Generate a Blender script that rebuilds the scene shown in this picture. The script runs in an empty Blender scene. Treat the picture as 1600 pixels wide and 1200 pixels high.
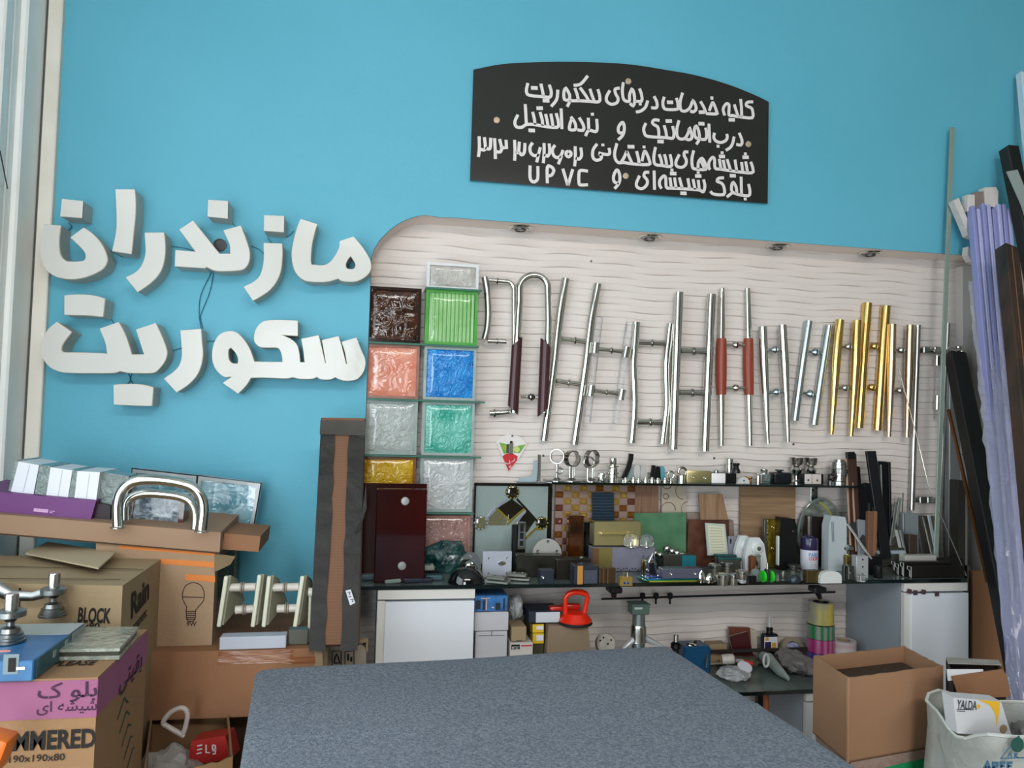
import bpy, bmesh, math, random
import numpy as np
from mathutils import Vector, Matrix
from mathutils.geometry import tessellate_polygon
random.seed(7)
rnd = random.uniform
SC = bpy.context.scene
COL = SC.collection
PI = math.pi

# ------------------------------------------------------------------ camera
FPX = 1200.0
CAM = Vector((0.0, -2.83, 1.40))
_y, _p, _r = map(math.radians, (10.29, 2.477, 1.57))
FW = Vector((math.sin(_y)*math.cos(_p), math.cos(_y)*math.cos(_p), math.sin(_p)))
_rt = Vector((math.cos(_y), -math.sin(_y), 0))
_up = _rt.cross(FW)
RT = _rt*math.cos(_r) + _up*math.sin(_r)
UP = -_rt*math.sin(_r) + _up*math.cos(_r)
cd = bpy.data.cameras.new('camera')
cd.sensor_width = 36.0
cd.lens = 36.0*FPX/1600.0
cd.clip_start = 0.05
cam = bpy.data.objects.new('camera', cd)
cam.matrix_world = Matrix(((RT.x, UP.x, -FW.x, CAM.x), (RT.y, UP.y, -FW.y, CAM.y), (RT.z, UP.z, -FW.z, CAM.z), (0, 0, 0, 1)))
COL.objects.link(cam)
SC.camera = cam

# ------------------------------------------------------------------ light
SC.view_settings.view_transform = 'Standard'
SC.view_settings.look = 'None'
SC.view_settings.gamma = 1.0
SC.view_settings.use_curve_mapping = False
SC.view_settings.exposure = 0.14
wd = bpy.data.worlds.new('world'); SC.world = wd; wd.use_nodes = True
_bg = wd.node_tree.nodes['Background']
_bg.inputs[0].default_value = (0.72, 0.84, 1.0, 1)
_bg.inputs[1].default_value = 0.8

def area(name, loc, target, sx, sy, power, color):
    l = bpy.data.lights.new(name, 'AREA'); l.shape = 'RECTANGLE'; l.size = sx; l.size_y = sy
    l.energy = power; l.color = color
    o = bpy.data.objects.new(name, l); o.location = loc
    d = Vector(target) - Vector(loc)
    o.rotation_euler = d.to_track_quat('-Z', 'Y').to_euler()
    COL.objects.link(o); return o
# daylight through the glazed left side, through the open shop front behind the camera, and an added ceiling fill, lamp unseen
area('daylight_left_window', (-1.08, -2.25, 1.45), (0.6, -1.9, 1.4), 2.3, 2.2, 50, (0.86, 0.94, 1.0))
area('daylight_shop_front', (-0.72, -6.3, 1.3), (0.4, 0, 1.5), 1.1, 2.3, 90, (0.90, 0.96, 1.0))
area('ceiling_fill_light', (0.7, -4.9, 3.42), (0.7, -2.6, 0.6), 2.6, 0.8, 100, (1.0, 0.95, 0.90))

# ------------------------------------------------------------------ rays
def ray(u, v): return FW + RT*((u-800)/FPX) - UP*((v-600)/FPX)
def W(u, v, Y):
    k = ray(u, v); return CAM + k*((Y-CAM.y)/k.y)
def H(u, v, z):
    k = ray(u, v); return CAM + k*((z-CAM.z)/k.z)
def crop(ox, oy, s): return lambda p: (ox+p[0]/s, oy+p[1]/s)

# ------------------------------------------------------------------ materials
MATS = {}
def mat(name, col, rough=.5, metal=0, trans=0, ior=1.45, alpha=1, coat=0, bump=None, noise=None, stripes=None, spec=None, emit=None, mottle=None):
    if name in MATS: return MATS[name]
    m = bpy.data.materials.new(name); MATS[name] = m; m.use_nodes = True
    nt = m.node_tree; N = nt.nodes; L = nt.links
    b = N['Principled BSDF']
    if isinstance(col, str):
        h = col.lstrip('#'); c = [int(h[i:i+2], 16)/255 for i in (0, 2, 4)]
        col = [x/12.92 if x <= .04045 else ((x+.055)/1.055)**2.4 for x in c]
    col = tuple(col)+(1,)
    b.inputs['Base Color'].default_value = col
    b.inputs['Roughness'].default_value = rough
    b.inputs['Metallic'].default_value = metal
    b.inputs['Transmission Weight'].default_value = trans
    b.inputs['IOR'].default_value = ior
    b.inputs['Alpha'].default_value = alpha
    b.inputs['Coat Weight'].default_value = coat
    if spec is not None: b.inputs['Specular IOR Level'].default_value = spec
    if emit: b.inputs['Emission Color'].default_value = col; b.inputs['Emission Strength'].default_value = emit
    tc = N.new('ShaderNodeTexCoord')
    def mix(fac, a, c2):
        x = N.new('ShaderNodeMix'); x.data_type = 'RGBA'
        L.new(fac, x.inputs[0]); 
        if isinstance(a, tuple): x.inputs[6].default_value = a
        else: L.new(a, x.inputs[6])
        x.inputs[7].default_value = c2
        return x.outputs[2]
    cur = col
    def tonum(c):
        if isinstance(c, str):
            h = c.lstrip('#'); q = [int(h[i:i+2], 16)/255 for i in (0, 2, 4)]
            return tuple([x/12.92 if x <= .04045 else ((x+.055)/1.055)**2.4 for x in q])+(1,)
        return tuple(c)+(1,)
    if noise:   # (scale, colour2, amount, stretch)
        n = N.new('ShaderNodeTexNoise'); n.inputs['Scale'].default_value = noise[0]; n.inputs['Detail'].default_value = 5
        mp = N.new('ShaderNodeMapping'); st = noise[3] if len(noise) > 3 else (1, 1, 1)
        mp.inputs['Scale'].default_value = st; L.new(tc.outputs['Object'], mp.inputs[0]); L.new(mp.outputs[0], n.inputs[0])
        r = N.new('ShaderNodeMapRange'); r.inputs[1].default_value = .35; r.inputs[2].default_value = .65
        r.inputs[3].default_value = 0; r.inputs[4].default_value = noise[2]; L.new(n.outputs[0], r.inputs[0])
        cur = mix(r.outputs[0], cur, tonum(noise[1]))
    if stripes:  # (scale, colour2, axis, distortion, amount)
        w = N.new('ShaderNodeTexWave'); w.inputs['Scale'].default_value = stripes[0]; w.bands_direction = stripes[2]
        w.inputs['Distortion'].default_value = stripes[3]; L.new(tc.outputs['Object'], w.inputs[0])
        mm = N.new('ShaderNodeMath'); mm.operation = 'MULTIPLY'; mm.inputs[1].default_value = stripes[4]; L.new(w.outputs[1], mm.inputs[0])
        cur = mix(mm.outputs[0], cur, tonum(stripes[1]))
    if mottle:  # voronoi cells (scale, colour2, amount)
        w = N.new('ShaderNodeTexVoronoi'); w.inputs['Scale'].default_value = mottle[0]; w.feature = 'SMOOTH_F1'; L.new(tc.outputs['Object'], w.inputs[0])
        mm = N.new('ShaderNodeMath'); mm.operation = 'MULTIPLY'; mm.inputs[1].default_value = mottle[2]; mm.use_clamp = True; L.new(w.outputs[0], mm.inputs[0])
        cur = mix(mm.outputs[0], cur, tonum(mottle[1]))
    if not isinstance(cur, tuple): L.new(cur, b.inputs['Base Color'])
    if bump:    # (scale, strength[, stretch[, kind]])
        kind = bump[3] if len(bump) > 3 else 'noise'
        mp = N.new('ShaderNodeMapping'); mp.inputs['Scale'].default_value = bump[2] if len(bump) > 2 and bump[2] else (1, 1, 1)
        L.new(tc.outputs['Object'], mp.inputs[0])
        if kind == 'noise':
            n = N.new('ShaderNodeTexNoise'); n.inputs['Scale'].default_value = bump[0]; n.inputs['Detail'].default_value = 4; n.inputs['Distortion'].default_value = .6; out = n.outputs[0]
        elif kind == 'vor':
            n = N.new('ShaderNodeTexVoronoi'); n.inputs['Scale'].default_value = bump[0]; out = n.outputs[0]
        elif kind == 'swirl':
            n = N.new('ShaderNodeTexNoise'); n.inputs['Scale'].default_value = bump[0]; n.inputs['Detail'].default_value = 1; n.inputs['Distortion'].default_value = 2.5; out = n.outputs[0]
        else:
            n = N.new('ShaderNodeTexWave'); n.inputs['Scale'].default_value = bump[0]; n.bands_direction = kind; out = n.outputs[1]
        L.new(mp.outputs[0], n.inputs[0])
        bb = N.new('ShaderNodeBump'); bb.inputs['Strength'].default_value = bump[1]; bb.inputs['Distance'].default_value = .01
        L.new(out, bb.inputs['Height']); L.new(bb.outputs[0], b.inputs['Normal'])
    return m

M_blue = mat('turquoise_paint', '#57a9c0', .55, noise=(1.3, '#60b0c8', .7), bump=(220, .08))
M_white = mat('white_laminate', '#dcdfe6', .32)
M_edge = mat('cream_edge_band', '#d9d6cf', .4)
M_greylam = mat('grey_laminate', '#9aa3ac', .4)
M_panel = mat('wavy_panel_plaster', '#dcd2cc', .48)
M_soff = mat('soffit_paint', '#f0e2d9', .6)
M_ceil = mat('ceiling_paint', '#d9dcda', .8)
M_floor = mat('floor_tile_stone', '#bfb8ab', .3, noise=(9, '#aca596', .6))
M_pvc = mat('window_pvc', '#f3f5f2', .35, noise=(6, '#e2e1da', .5))
M_seam = mat('rubber_seam', '#4a4d4c', .7)
M_chrome = mat('chrome', (.64, .63, .58), .10, 1)
M_steel = mat('brushed_steel', (.50, .49, .46), .24, 1)
M_darksteel = mat('dark_steel', (.16, .155, .15), .3, 1)
M_zinc = mat('zinc', (.52, .60, .62), .22, 1)
M_gold = mat('polished_gold', (.80, .56, .20), .16, 1)
M_champ = mat('champagne_metal', (.72, .55, .38), .22, 1)
M_brass = mat('brushed_brass', (.62, .54, .27), .34, 1)
M_black = mat('black_plastic', '#0b0c0e', .35)
M_blackg = mat('black_gloss', '#0a0a0c', .08, coat=.5)
M_acryl = mat('white_acrylic', '#d2d0ca', .14, spec=.28, bump=(9, .10))
M_return = mat('letter_return', '#bdb9b0', .42)
M_wire = mat('blue_wire', '#1f5a70', .5)
M_rubber = mat('rubber_black', '#101113', .7)
M_glass = mat('clear_glass', (.86, .95, .92), .02, trans=1, ior=1.3)
M_gedge = mat('green_glass_edge', '#0a1613', .12, spec=.7)
M_gtop = mat('dusty_green_glass', '#54605c', .15, noise=(14, '#6d7672', .6))
M_carton = mat('carton_brown', '#93704f', .85, noise=(5, '#7f5e42', .5), bump=(90, .15))
M_cartonL = mat('carton_light', '#9c8768', .85, noise=(4, '#8b7558', .5), bump=(60, .15))
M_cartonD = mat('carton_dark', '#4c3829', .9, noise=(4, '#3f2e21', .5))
M_cartonO = mat('carton_orange', '#946a4c', .85, noise=(3, '#855c40', .6), bump=(120, .12))
M_tape = mat('packing_tape', '#8a5432', .18, coat=.4, bump=(12, .5, (1, 1, 6)))
M_ink = mat('black_ink', '#1b1714', .8)
M_inkp = mat('purple_ink', '#3c1f3a', .8)
M_pink = mat('pink_print', '#96597a', .8, noise=(5, '#804a66', .5))
M_orange = mat('orange_print', '#d9813f', .8)
M_purple = mat('purple_card', '#71397a', .5, noise=(6, '#632f6c', .5))
M_paper = mat('white_paper', '#d9d9dd', .7)
M_yellow = mat('yellow_print', '#e3b02c', .6)
M_red = mat('red_plastic', '#e02a10', .28, coat=.3)
M_redp = mat('red_print', '#c4202a', .5)
M_green = mat('green_print', '#21935a', .5)
M_bluep = mat('blue_print', '#2b6fb3', .45, noise=(30, '#4d93c9', .6))
M_walnut = mat('walnut', '#46262a', .3, stripes=(3, '#38191d', 'X', 3, .5))
M_redwood = mat('red_wood', '#93402a', .35, noise=(30, '#7d3220', .6, (1, 1, .1)))
M_plastic = mat('clear_plastic', (.9, .9, .92), .12, trans=.85, ior=1.2, bump=(30, .8))
M_felt = mat('grey_felt', '#8d939c', .98, noise=(150, '#666c78', .9), bump=(260, .6), spec=.1)

# ------------------------------------------------------------------ geometry
def rot(rx=0, ry=0, rz=0): return Matrix.Rotation(rz, 4, 'Z') @ Matrix.Rotation(ry, 4, 'Y') @ Matrix.Rotation(rx, 4, 'X')
class G:
    def __init__(s): s.v = []; s.f = []; s.m = []
    def add(s, vs, fs, mi=0, M=None):
        o = len(s.v)
        s.v += [tuple(M @ Vector(p)) for p in vs] if M is not None else [tuple(p) for p in vs]
        s.f += [tuple(i+o for i in f) for f in fs]; s.m += [mi]*len(fs); return s
    def box(s, c, d, R=None, bev=0, mi=0, seg=1):
        """c centre, d full size, R 4x4 rotation about the centre"""
        M = Matrix.Translation(Vector(c)) @ (R if R is not None else Matrix.Identity(4))
        if bev <= 0:
            x, y, z = d[0]/2, d[1]/2, d[2]/2
            vs = [(a*x, b*y, e*z) for a in (-1, 1) for b in (-1, 1) for e in (-1, 1)]
            return s.add(vs, [(0, 1, 3, 2), (4, 6, 7, 5), (0, 4, 5, 1), (2, 3, 7, 6), (0, 2, 6, 4), (1, 5, 7, 3)], mi, M)
        bm = bmesh.new(); bmesh.ops.create_cube(bm, size=1)
        bmesh.ops.scale(bm, vec=Vector(d), verts=bm.verts)
        bmesh.ops.bevel(bm, geom=bm.edges[:], offset=min(bev, min(d)*.45), segments=seg, affect='EDGES', profile=.5)
        bm.verts.index_update()
        s.add([v.co[:] for v in bm.verts], [[v.index for v in f.verts] for f in bm.faces], mi, M); bm.free(); return s
    def tube(s, pts, r, n=12, mi=0, cap=True, closed=False, sq=None):
        P = [Vector(p) for p in pts]; k = len(P)
        R = [r]*k if not hasattr(r, '__len__') else list(r)
        T = []
        for i in range(k):
            a = P[i-1] if (i or closed) else P[0]; b = P[(i+1) % k] if (i < k-1 or closed) else P[-1]
            T.append((b-a).normalized())
        ref = Vector((0, 1, 0)) if abs(T[0].y) < .9 else Vector((1, 0, 0))
        nx = T[0].cross(ref).normalized(); vs = []; fs = []
        for i in range(k):
            nx = (nx - T[i]*nx.dot(T[i])).normalized(); ny = T[i].cross(nx)
            for j in range(n):
                a = 2*PI*j/n + (PI/4 if sq else 0)
                vs.append(P[i] + nx*(R[i]*math.cos(a)) + ny*(R[i]*math.sin(a)*(sq if sq and sq != 1 else 1)))
        for i in range(k if closed else k-1):
            for j in range(n):
                a = i*n+j; b = i*n+(j+1) % n; c = ((i+1) % k)*n+(j+1) % n; d = ((i+1) % k)*n+j
                fs.append((a, b, c, d))
        if cap and not closed: fs += [tuple(range(n))[::-1], tuple((k-1)*n+j for j in range(n))]
        return s.add(vs, fs, mi)
    def lathe(s, prof, c, ax=(0, 0, 1), n=20, mi=0, sc=(1, 1)):
        A = Vector(ax).normalized(); ref = Vector((0, 1, 0)) if abs(A.y) < .9 else Vector((1, 0, 0))
        X = A.cross(ref).normalized(); Y = A.cross(X); c = Vector(c); vs = []; fs = []
        for (r, h) in prof:
            for j in range(n):
                a = 2*PI*j/n; vs.append(c + A*h + X*(r*math.cos(a)*sc[0]) + Y*(r*math.sin(a)*sc[1]))
        k = len(prof)
        for i in range(k-1):
            for j in range(n): fs.append((i*n+j, (i+1)*n+j, (i+1)*n+(j+1) % n, i*n+(j+1) % n))
        fs += [tuple(range(n)), tuple((k-1)*n+j for j in range(n))[::-1]]
        return s.add(vs, fs, mi)
    def prism(s, loops, off, mi=0, sides=True, front=True, back=True):
        """loops: [outer, hole...] of 3-D points; off: thickness vector"""
        off = Vector(off); allp = [Vector(p) for l in loops for p in l]
        tr = tessellate_polygon([[Vector(p) for p in l] for l in loops]); n = len(allp)
        fs = []
        if front: fs += [tuple(t) for t in tr]
        if back: fs += [tuple(i+n for i in t)[::-1] for t in tr]
        if sides:
            o = 0
            for l in loops:
                k = len(l)
                for i in range(k): fs.append((o+i, o+(i+1) % k, o+(i+1) % k+n, o+i+n))
                o += k
        return s.add(allp+[p+off for p in allp], fs, mi)
    def ribbon(s, pts, w, off, mi=0, nrm=(0, -1, 0)):
        """flat stroke of width w with thickness vector off"""
        P = [Vector(p) for p in pts]; nrm = Vector(nrm); k = len(P); A = []; B = []
        for i in range(k):
            d = (P[min(i+1, k-1)]-P[max(i-1, 0)]).normalized(); q = d.cross(nrm).normalized()
            m = 1.0
            if 0 < i < k-1:
                d1 = (P[i]-P[i-1]).normalized(); d2 = (P[i+1]-P[i]).normalized()
                m = min(1/max(math.cos(d1.angle(d2, 0)/2), .5), 1.5)
            A.append(P[i]+q*w/2*m); B.append(P[i]-q*w/2*m)
        off = Vector(off); vs = A+B+[p+off for p in A+B]; fs = []
        for i in range(k-1):
            fs += [(i, i+1, k+i+1, k+i), (2*k+i, 3*k+i, 3*k+i+1, 2*k+i+1), (i, 2*k+i, 2*k+i+1, i+1), (k+i, k+i+1, 3*k+i+1, 3*k+i)]
        fs += [(0, k, 3*k, 2*k), (k-1, 3*k-1, 4*k-1, 2*k-1)]
        return s.add(vs, fs, mi)
    def sphere(s, c, r, n=12, m=8, mi=0, sc=(1, 1, 1)):
        prof = [(max(1e-5, math.sin(PI*i/m)), -math.cos(PI*i/m)) for i in range(m+1)]
        g = G(); g.lathe(prof, (0, 0, 0), n=n)
        r = (r*sc[0], r*sc[1], r*sc[2])
        return s.add([(c[0]+p[0]*r[0], c[1]+p[1]*r[1], c[2]+p[2]*r[2]) for p in g.v], g.f, mi)
    def xf(s, M):
        s.v = [tuple(M @ Vector(p)) for p in s.v]; return s

ORG = {}
def part(name, g, m, parent=None, label=None, loc=None, ang=32):
    """link geometry g (world coordinates) as one mesh object; vertices stored relative to the parent's origin"""
    me = bpy.data.meshes.new(name)
    base = ORG.get(parent.name, Vector((0, 0, 0))) if parent else Vector(loc if loc is not None else (0, 0, 0))
    V = np.array(g.v, dtype=np.float32) - np.array(base[:], dtype=np.float32)
    me.from_pydata(V.tolist(), [], g.f)
    ms = m if isinstance(m, (list, tuple)) else [m]
    for x in ms: me.materials.append(x)
    if len(ms) > 1: me.polygons.foreach_set('material_index', g.m)
    bm = bmesh.new(); bm.from_mesh(me); bmesh.ops.recalc_face_normals(bm, faces=bm.faces); bm.to_mesh(me); bm.free()
    me.polygons.foreach_set('use_smooth', [True]*len(me.polygons))
    me.set_sharp_from_angle(angle=math.radians(ang))
    o = bpy.data.objects.new(name, me); COL.objects.link(o)
    if parent: o.parent = parent
    else: o.location = base
    ORG[o.name] = base
    if label: o['label'] = label
    return o
def tag(o, label, cat, group=None):
    o['label'] = label; o['category'] = cat
    if group: o['group'] = group
    return o
def thing(name, label, cat, loc, group=None):
    o = bpy.data.objects.new(name, None); o.empty_display_size = .02; o.location = loc; COL.objects.link(o)
    ORG[o.name] = Vector(loc); return tag(o, label, cat, group)
def single(name, g, m, label, cat, group=None):
    zs = min(p[2] for p in g.v); n = len(g.v)
    c = (sum(p[0] for p in g.v)/n, sum(p[1] for p in g.v)/n, zs)
    return tag(part(name, g, m, None, None, c), label, cat, group)
def struct(name, g, m, parent=None, ang=32):
    o = part(name, g, m, parent, ang=ang)
    if not parent: o['kind'] = 'structure'
    return o
def spline(pts, n=5, closed=True):
    """Catmull-Rom through pts; a third entry marks a corner"""
    P = [Vector((p[0], p[1])) for p in pts]; C = [len(p) > 2 for p in pts]; k = len(P); out = []
    for i in range(k if closed else k-1):
        a, b = P[i], P[(i+1) % k]
        p0 = a*2-b if C[i] else P[i-1]; p3 = b*2-a if C[(i+1) % k] else P[(i+2) % k]
        if not closed:
            if i == 0: p0 = a*2-b
            if i == k-2: p3 = b*2-a
        m = 1 if (C[i] and C[(i+1) % k]) else n
        for j in range(m):
            t = j/m
            out.append(tuple(.5*((2*a)+(b-p0)*t+(2*p0-5*a+4*b-p3)*t*t+(3*a-p0-3*b+p3)*t**3)))
    if not closed: out.append(tuple(P[-1]))
    return out
_TXT = {}
def text(s, h, M, m=None, bold=.0, width=None, ext=.0008, g=None):
    """flat lettering, lower-left at the origin of M's XY plane, cap height about h; width: squeeze to this"""
    key = (s, bold)
    if key not in _TXT:
        cu = bpy.data.curves.new('t', 'FONT'); cu.body = s; cu.size = 1; cu.offset = bold; cu.resolution_u = 3
        ob = bpy.data.objects.new('t', cu); COL.objects.link(ob)
        bpy.context.view_layer.update()
        me = bpy.data.meshes.new_from_object(ob.evaluated_get(bpy.context.evaluated_depsgraph_get()))
        _TXT[key] = ([v.co[:] for v in me.vertices], [tuple(p.vertices) for p in me.polygons])
        bpy.data.objects.remove(ob); bpy.data.curves.remove(cu); bpy.data.meshes.remove(me)
    vs, fs = _TXT[key]
    x0 = min(p[0] for p in vs); x1 = max(p[0] for p in vs); y0 = min(p[1] for p in vs); y1 = max(p[1] for p in vs)
    sy = h/(y1-y0); sx = (width/(x1-x0)) if width else sy
    g = g or G()
    return g.add([((p[0]-x0)*sx, (p[1]-y0)*sy, ext) for p in vs], fs, 0, M)
def frame(o, ex, ey):
    """matrix with origin o, x axis ex, y axis ey"""
    ex = Vector(ex).normalized(); ey = Vector(ey); ey = (ey-ex*ey.dot(ex)).normalized(); ez = ex.cross(ey); o = Vector(o)
    return Matrix(((ex.x, ey.x, ez.x, o.x), (ex.y, ey.y, ez.y, o.y), (ex.z, ey.z, ez.z, o.z), (0, 0, 0, 1)))
FRONT = ((1, 0, 0), (0, 0, 1))
# ------------------------------------------------------------------ room
YP, YB = 0.0, -0.12
ZS = 0.858                       # top of the main glass shelf
xL = W(103, 0, YB).x
XR, ZC, YF = 3.7, 3.5, -6.6
g = G(); g.box(((xL+XR)/2-.5, YF/2, -.03), (XR-xL+2, -YF+1.5, .06)); struct('floor', g, M_floor)
g = G(); g.box(((xL+XR)/2, YF/2+.1, ZC+.05), (XR-xL+.4, -YF+.6, .1)); struct('ceiling', g, M_ceil)
g = G(); g.box((XR+.05, YF/2, ZC/2), (.1, -YF+.5, ZC)); struct('wall_right', g, mat('right_wall_paint', '#8f948c', .8))
g = G()
for bx, sx in ((-2.1, 1.7), (1.8, 3.9)): g.box((bx, YF+.05, ZC/2), (sx, .1, ZC))
g.box((-.7, YF+.05, 3.1), (1.4, .1, .8)); struct('wall_front', g, mat('front_wall_paint', '#6f6a62', .8))
# back wall with the niche opening cut out of it
arc = [(576, 428), (580, 406), (584, 390), (594, 374), (610, 358), (628, 346), (646, 339), (664, 335.5), (684, 335.5), (712, 339)]
ap = [W(u, v, YB) for u, v in arc]
zsof = 2.106
ap = [Vector((max(p.x, -.02), YB, p.z)) for p in ap]
ap[-1].z = zsof; ap[-2].z = zsof-.002
poly = [Vector((xL, YB, 0)), Vector((-.02, YB, 0)), Vector((-.02, YB, ap[0].z-.1))] + ap + [Vector((XR, YB, zsof)), Vector((XR, YB, ZC)), Vector((xL, YB, ZC))]
g = G(); g.prism([poly], (0, .03, 0)); struct('wall_back', g, M_blue)
# soffit and jamb of the niche
rail = [Vector((-.02, YB, 0)), Vector((-.02, YB, ap[0].z-.1))] + ap + [Vector((XR, YB, zsof))]
rail = [p+Vector((.0012, -.0005, -.0012)) for p in rail]
g = G(); n = len(rail); vs = rail + [p+Vector((0, .14, 0)) for p in rail]
fs = []
for i in range(n-1):
    fs += [(i, i+1, n+i+1, n+i)]
g.add(vs, fs); struct('trim_1', g, M_soff)
g = G(); g.box((1.7, .15, 1.5), (4.6, .05, 3.0)); struct('wall_niche', g, mat('niche_back_paint', '#a79f96', .8))
# wavy relief panel of the niche: real relief, alternate rows bulge in alternate places
PIT = .0256; xs = np.arange(-.03, 2.50, .0125); S = [0, .07, .15, .28, .48, .7, .88]
rows = int(2.14/PIT); V = []; nx = len(xs)
for k in range(rows):
    bul = .0028 + .0075*np.clip(np.sin(2*PI*xs/.40 + (k % 2)*PI + .9*math.sin(k*.21) + .5), 0, 1)**1.3
    for s_ in S:
        z = (k+s_)*PIT + .0035*np.sin(2*PI*xs/.62 + .35*math.sin(k*.13)) + .002*np.sin(2*PI*xs/.23+1.1)
        up_ = .0028 + .0075*np.clip(np.sin(2*PI*xs/.40 + ((k-1) % 2)*PI + .9*math.sin((k-1)*.21) + .5), 0, 1)**1.3
        hgt = bul*(1-s_)**1.1*min(1, s_/.15)
        V.append(np.stack([xs, -.004-hgt, np.minimum(z, 2.118)], 1))
V = np.concatenate(V); R_ = rows*len(S)
fs = [(r*nx+c, r*nx+c+1, (r+1)*nx+c+1, (r+1)*nx+c) for r in range(R_-1) for c in range(nx-1)]
g = G(); g.v = V.tolist(); g.f = fs; g.m = [0]*len(fs)
o = struct('trim_2', g, M_panel, ang=50); o['label'] = 'white relief panel with fine wavy horizontal ridges lining the niche'
# white post at the right end of the niche
g = G(); a = W(1504, 415, -.045); b = W(1526, 412, -.045)
g.box(((a.x+b.x)/2, -.018, (a.z)/2), (b.x-a.x, .054, a.z), bev=.002); o = struct('trim_3', g, mat('post_paint', '#c9c4bf', .5))
g = G(); a = W(1528, 430, -.06); b = W(1538, 430, -.06)
g.box(((a.x+b.x)/2, -.054, a.z/2), (b.x-a.x, .012, a.z)); single('glass_sheet', g, mat('frosted_green_pane', '#8c9c85', .3, noise=(4, '#7a8a74', .5)), 'narrow greenish glass sheet standing beside the white post of the niche', 'glass sheet')
g = G(); a = W(1541, 470, -.15); g.box((a.x+.03, -.1, a.z/2-.05), (.06, .05, a.z-.1)); g.box((a.x+.10, -.09, a.z/2-.1), (.05, .05, a.z-.2))
single('profile_bundle', g, mat('grey_profile', '#8f8d86', .5), 'tall dull grey profiles standing in the corner behind the wrapped bundle', 'profile')

# ------------------------------------------------------------------ left window side
x1 = W(80, 0, YB).x
g = G(); g.box(((xL+x1)/2, YB-.006, ZC/2), (xL-x1, .03, ZC), bev=.003); struct('trim_4', g, mat('cream_corner', '#e9e4d9', .55, noise=(5, '#cfc4b6', .5)))
g = G(); g.box((x1-.002, YB-.005, ZC/2), (.005, .03, ZC)); struct('trim_5', g, M_seam)
win = G(); win.box((x1-.035, -.19, ZC/2), (.06, .15, ZC), bev=.006)
win.box((x1-.055, -.285, ZC/2), (.06, .04, ZC), bev=.004)
win.box((x1-.045, -2.2, 2.86), (.07, 4.0, .12), bev=.005); win.box((x1-.045, -2.2, .06), (.07, 4.0, .12), bev=.005); win.box((x1-.045, -4.22, ZC/2), (.07, .08, ZC), bev=.005)
wo = struct('window_1', win, M_pvc)
sg = G(); sg.box((x1-.05, -.335, ZC/2), (.05, .05, ZC-.22), bev=.006); sg.box((x1-.06, -.372, ZC/2), (.02, .016, ZC-.22), bev=.003, mi=0)
sg.box((x1-.05, -2.15, 2.76), (.05, .08, .0001)) if False else None
part('window_sash', sg, M_pvc, wo)
gs = G(); gs.box((x1-.065, -.3665, ZC/2), (.02, .004, ZC-.22)); part('rubber_gasket', gs, M_seam, wo)
pg = G(); pg.box((x1-.07, -2.27, ZC/2), (.006, 3.8, ZC-.24)); part('window_pane', pg, M_glass, wo)
# street outside the window
g = G(); g.box((-6, -2, -.2), (9, 24, .1)); g.box((xL-2.5, 2, -.12), (1.8, 20, .1)); o = struct('ground', g, mat('street', '#9b9c9b', .9)); o['label'] = 'grey street outside the window'
g = G(); g.box((-7.5, 4, 3), (1, 20, 6))
for i in range(5): g.box((-6.98, -3+i*3.2, 1.5), (.06, 1.8, 1.9), mi=1); g.box((-6.98, -3+i*3.2, 4.3), (.06, 1.8, 1.2), mi=1)
g.box((-6.9, 4, 2.9), (.5, 20, .25))
single('street_facade', g, [mat('facade_render', '#a9b5b3', .8), mat('facade_window', '#5f7780', .2)], 'pale blue grey building facade across the street seen through the window', 'building')
g = G(); g.tube([W(-30, 205, -.62), W(0, 236, -.55), (x1-.02, -.30, W(60, 298, -.30).z)], .0018, 6)  # dark slanting line at the glass, built as a thin tube
single('dark_slant_line', g, M_seam, 'thin dark line slanting down across the white window frame', 'cable')

# ------------------------------------------------------------------ spotlights in the soffit
for i, (u, v, lb) in enumerate([(813, 355, 'leftmost of four'), (1014, 370, 'second from left'), (1213, 384.5, 'third from left'), (1362, 393.5, 'rightmost of four')]):
    p = H(u, v, zsof); p.y = -.055
    t = thing('recessed_spotlight', 'round chrome recessed spotlight in the niche soffit, '+lb, 'spotlight', p, 'recessed spotlights in the soffit')
    z = p.z
    g = G(); g.lathe([(.030, .004), (.047, 0), (.048, -.004), (.043, -.008), (.034, -.007), (.031, 0), (.030, .004)], (p.x, p.y, z), n=28); part('bezel', g, M_chrome, t)
    g = G(); g.lathe([(.030, 0), (.028, -.004), (.018, -.011), (.012, -.012)], (p.x, p.y, z), n=24); part('bulb_face', g, mat('lamp_lens', '#8f8c86', .15, coat=.5), t)
    g = G(); g.tube([(p.x+.02*math.cos(a), p.y+.02*math.sin(a), z-.012) for a in [k*PI/8 for k in range(16)]], .003, 6, closed=True); part('lamp_ring', g, M_darksteel, t)
for (u, v) in [(924, 408), (849, 712), (1116, 716), (1240, 694)]:
    p = W(u, v, -.008); g = G(); g.lathe([(.004, .004), (.0045, 0), (.003, -.002)], p, ax=(0, 1, 0), n=8)
    single('screw_head', g, M_darksteel, {924: 'lone screw head in the wavy panel under the left spotlights', 849: 'dark screw head low in the panel beside the ring brackets', 1116: 'screw head under the red wood handle', 1240: 'screw head under the short tilted chrome handle'}[u], 'screw')

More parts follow.
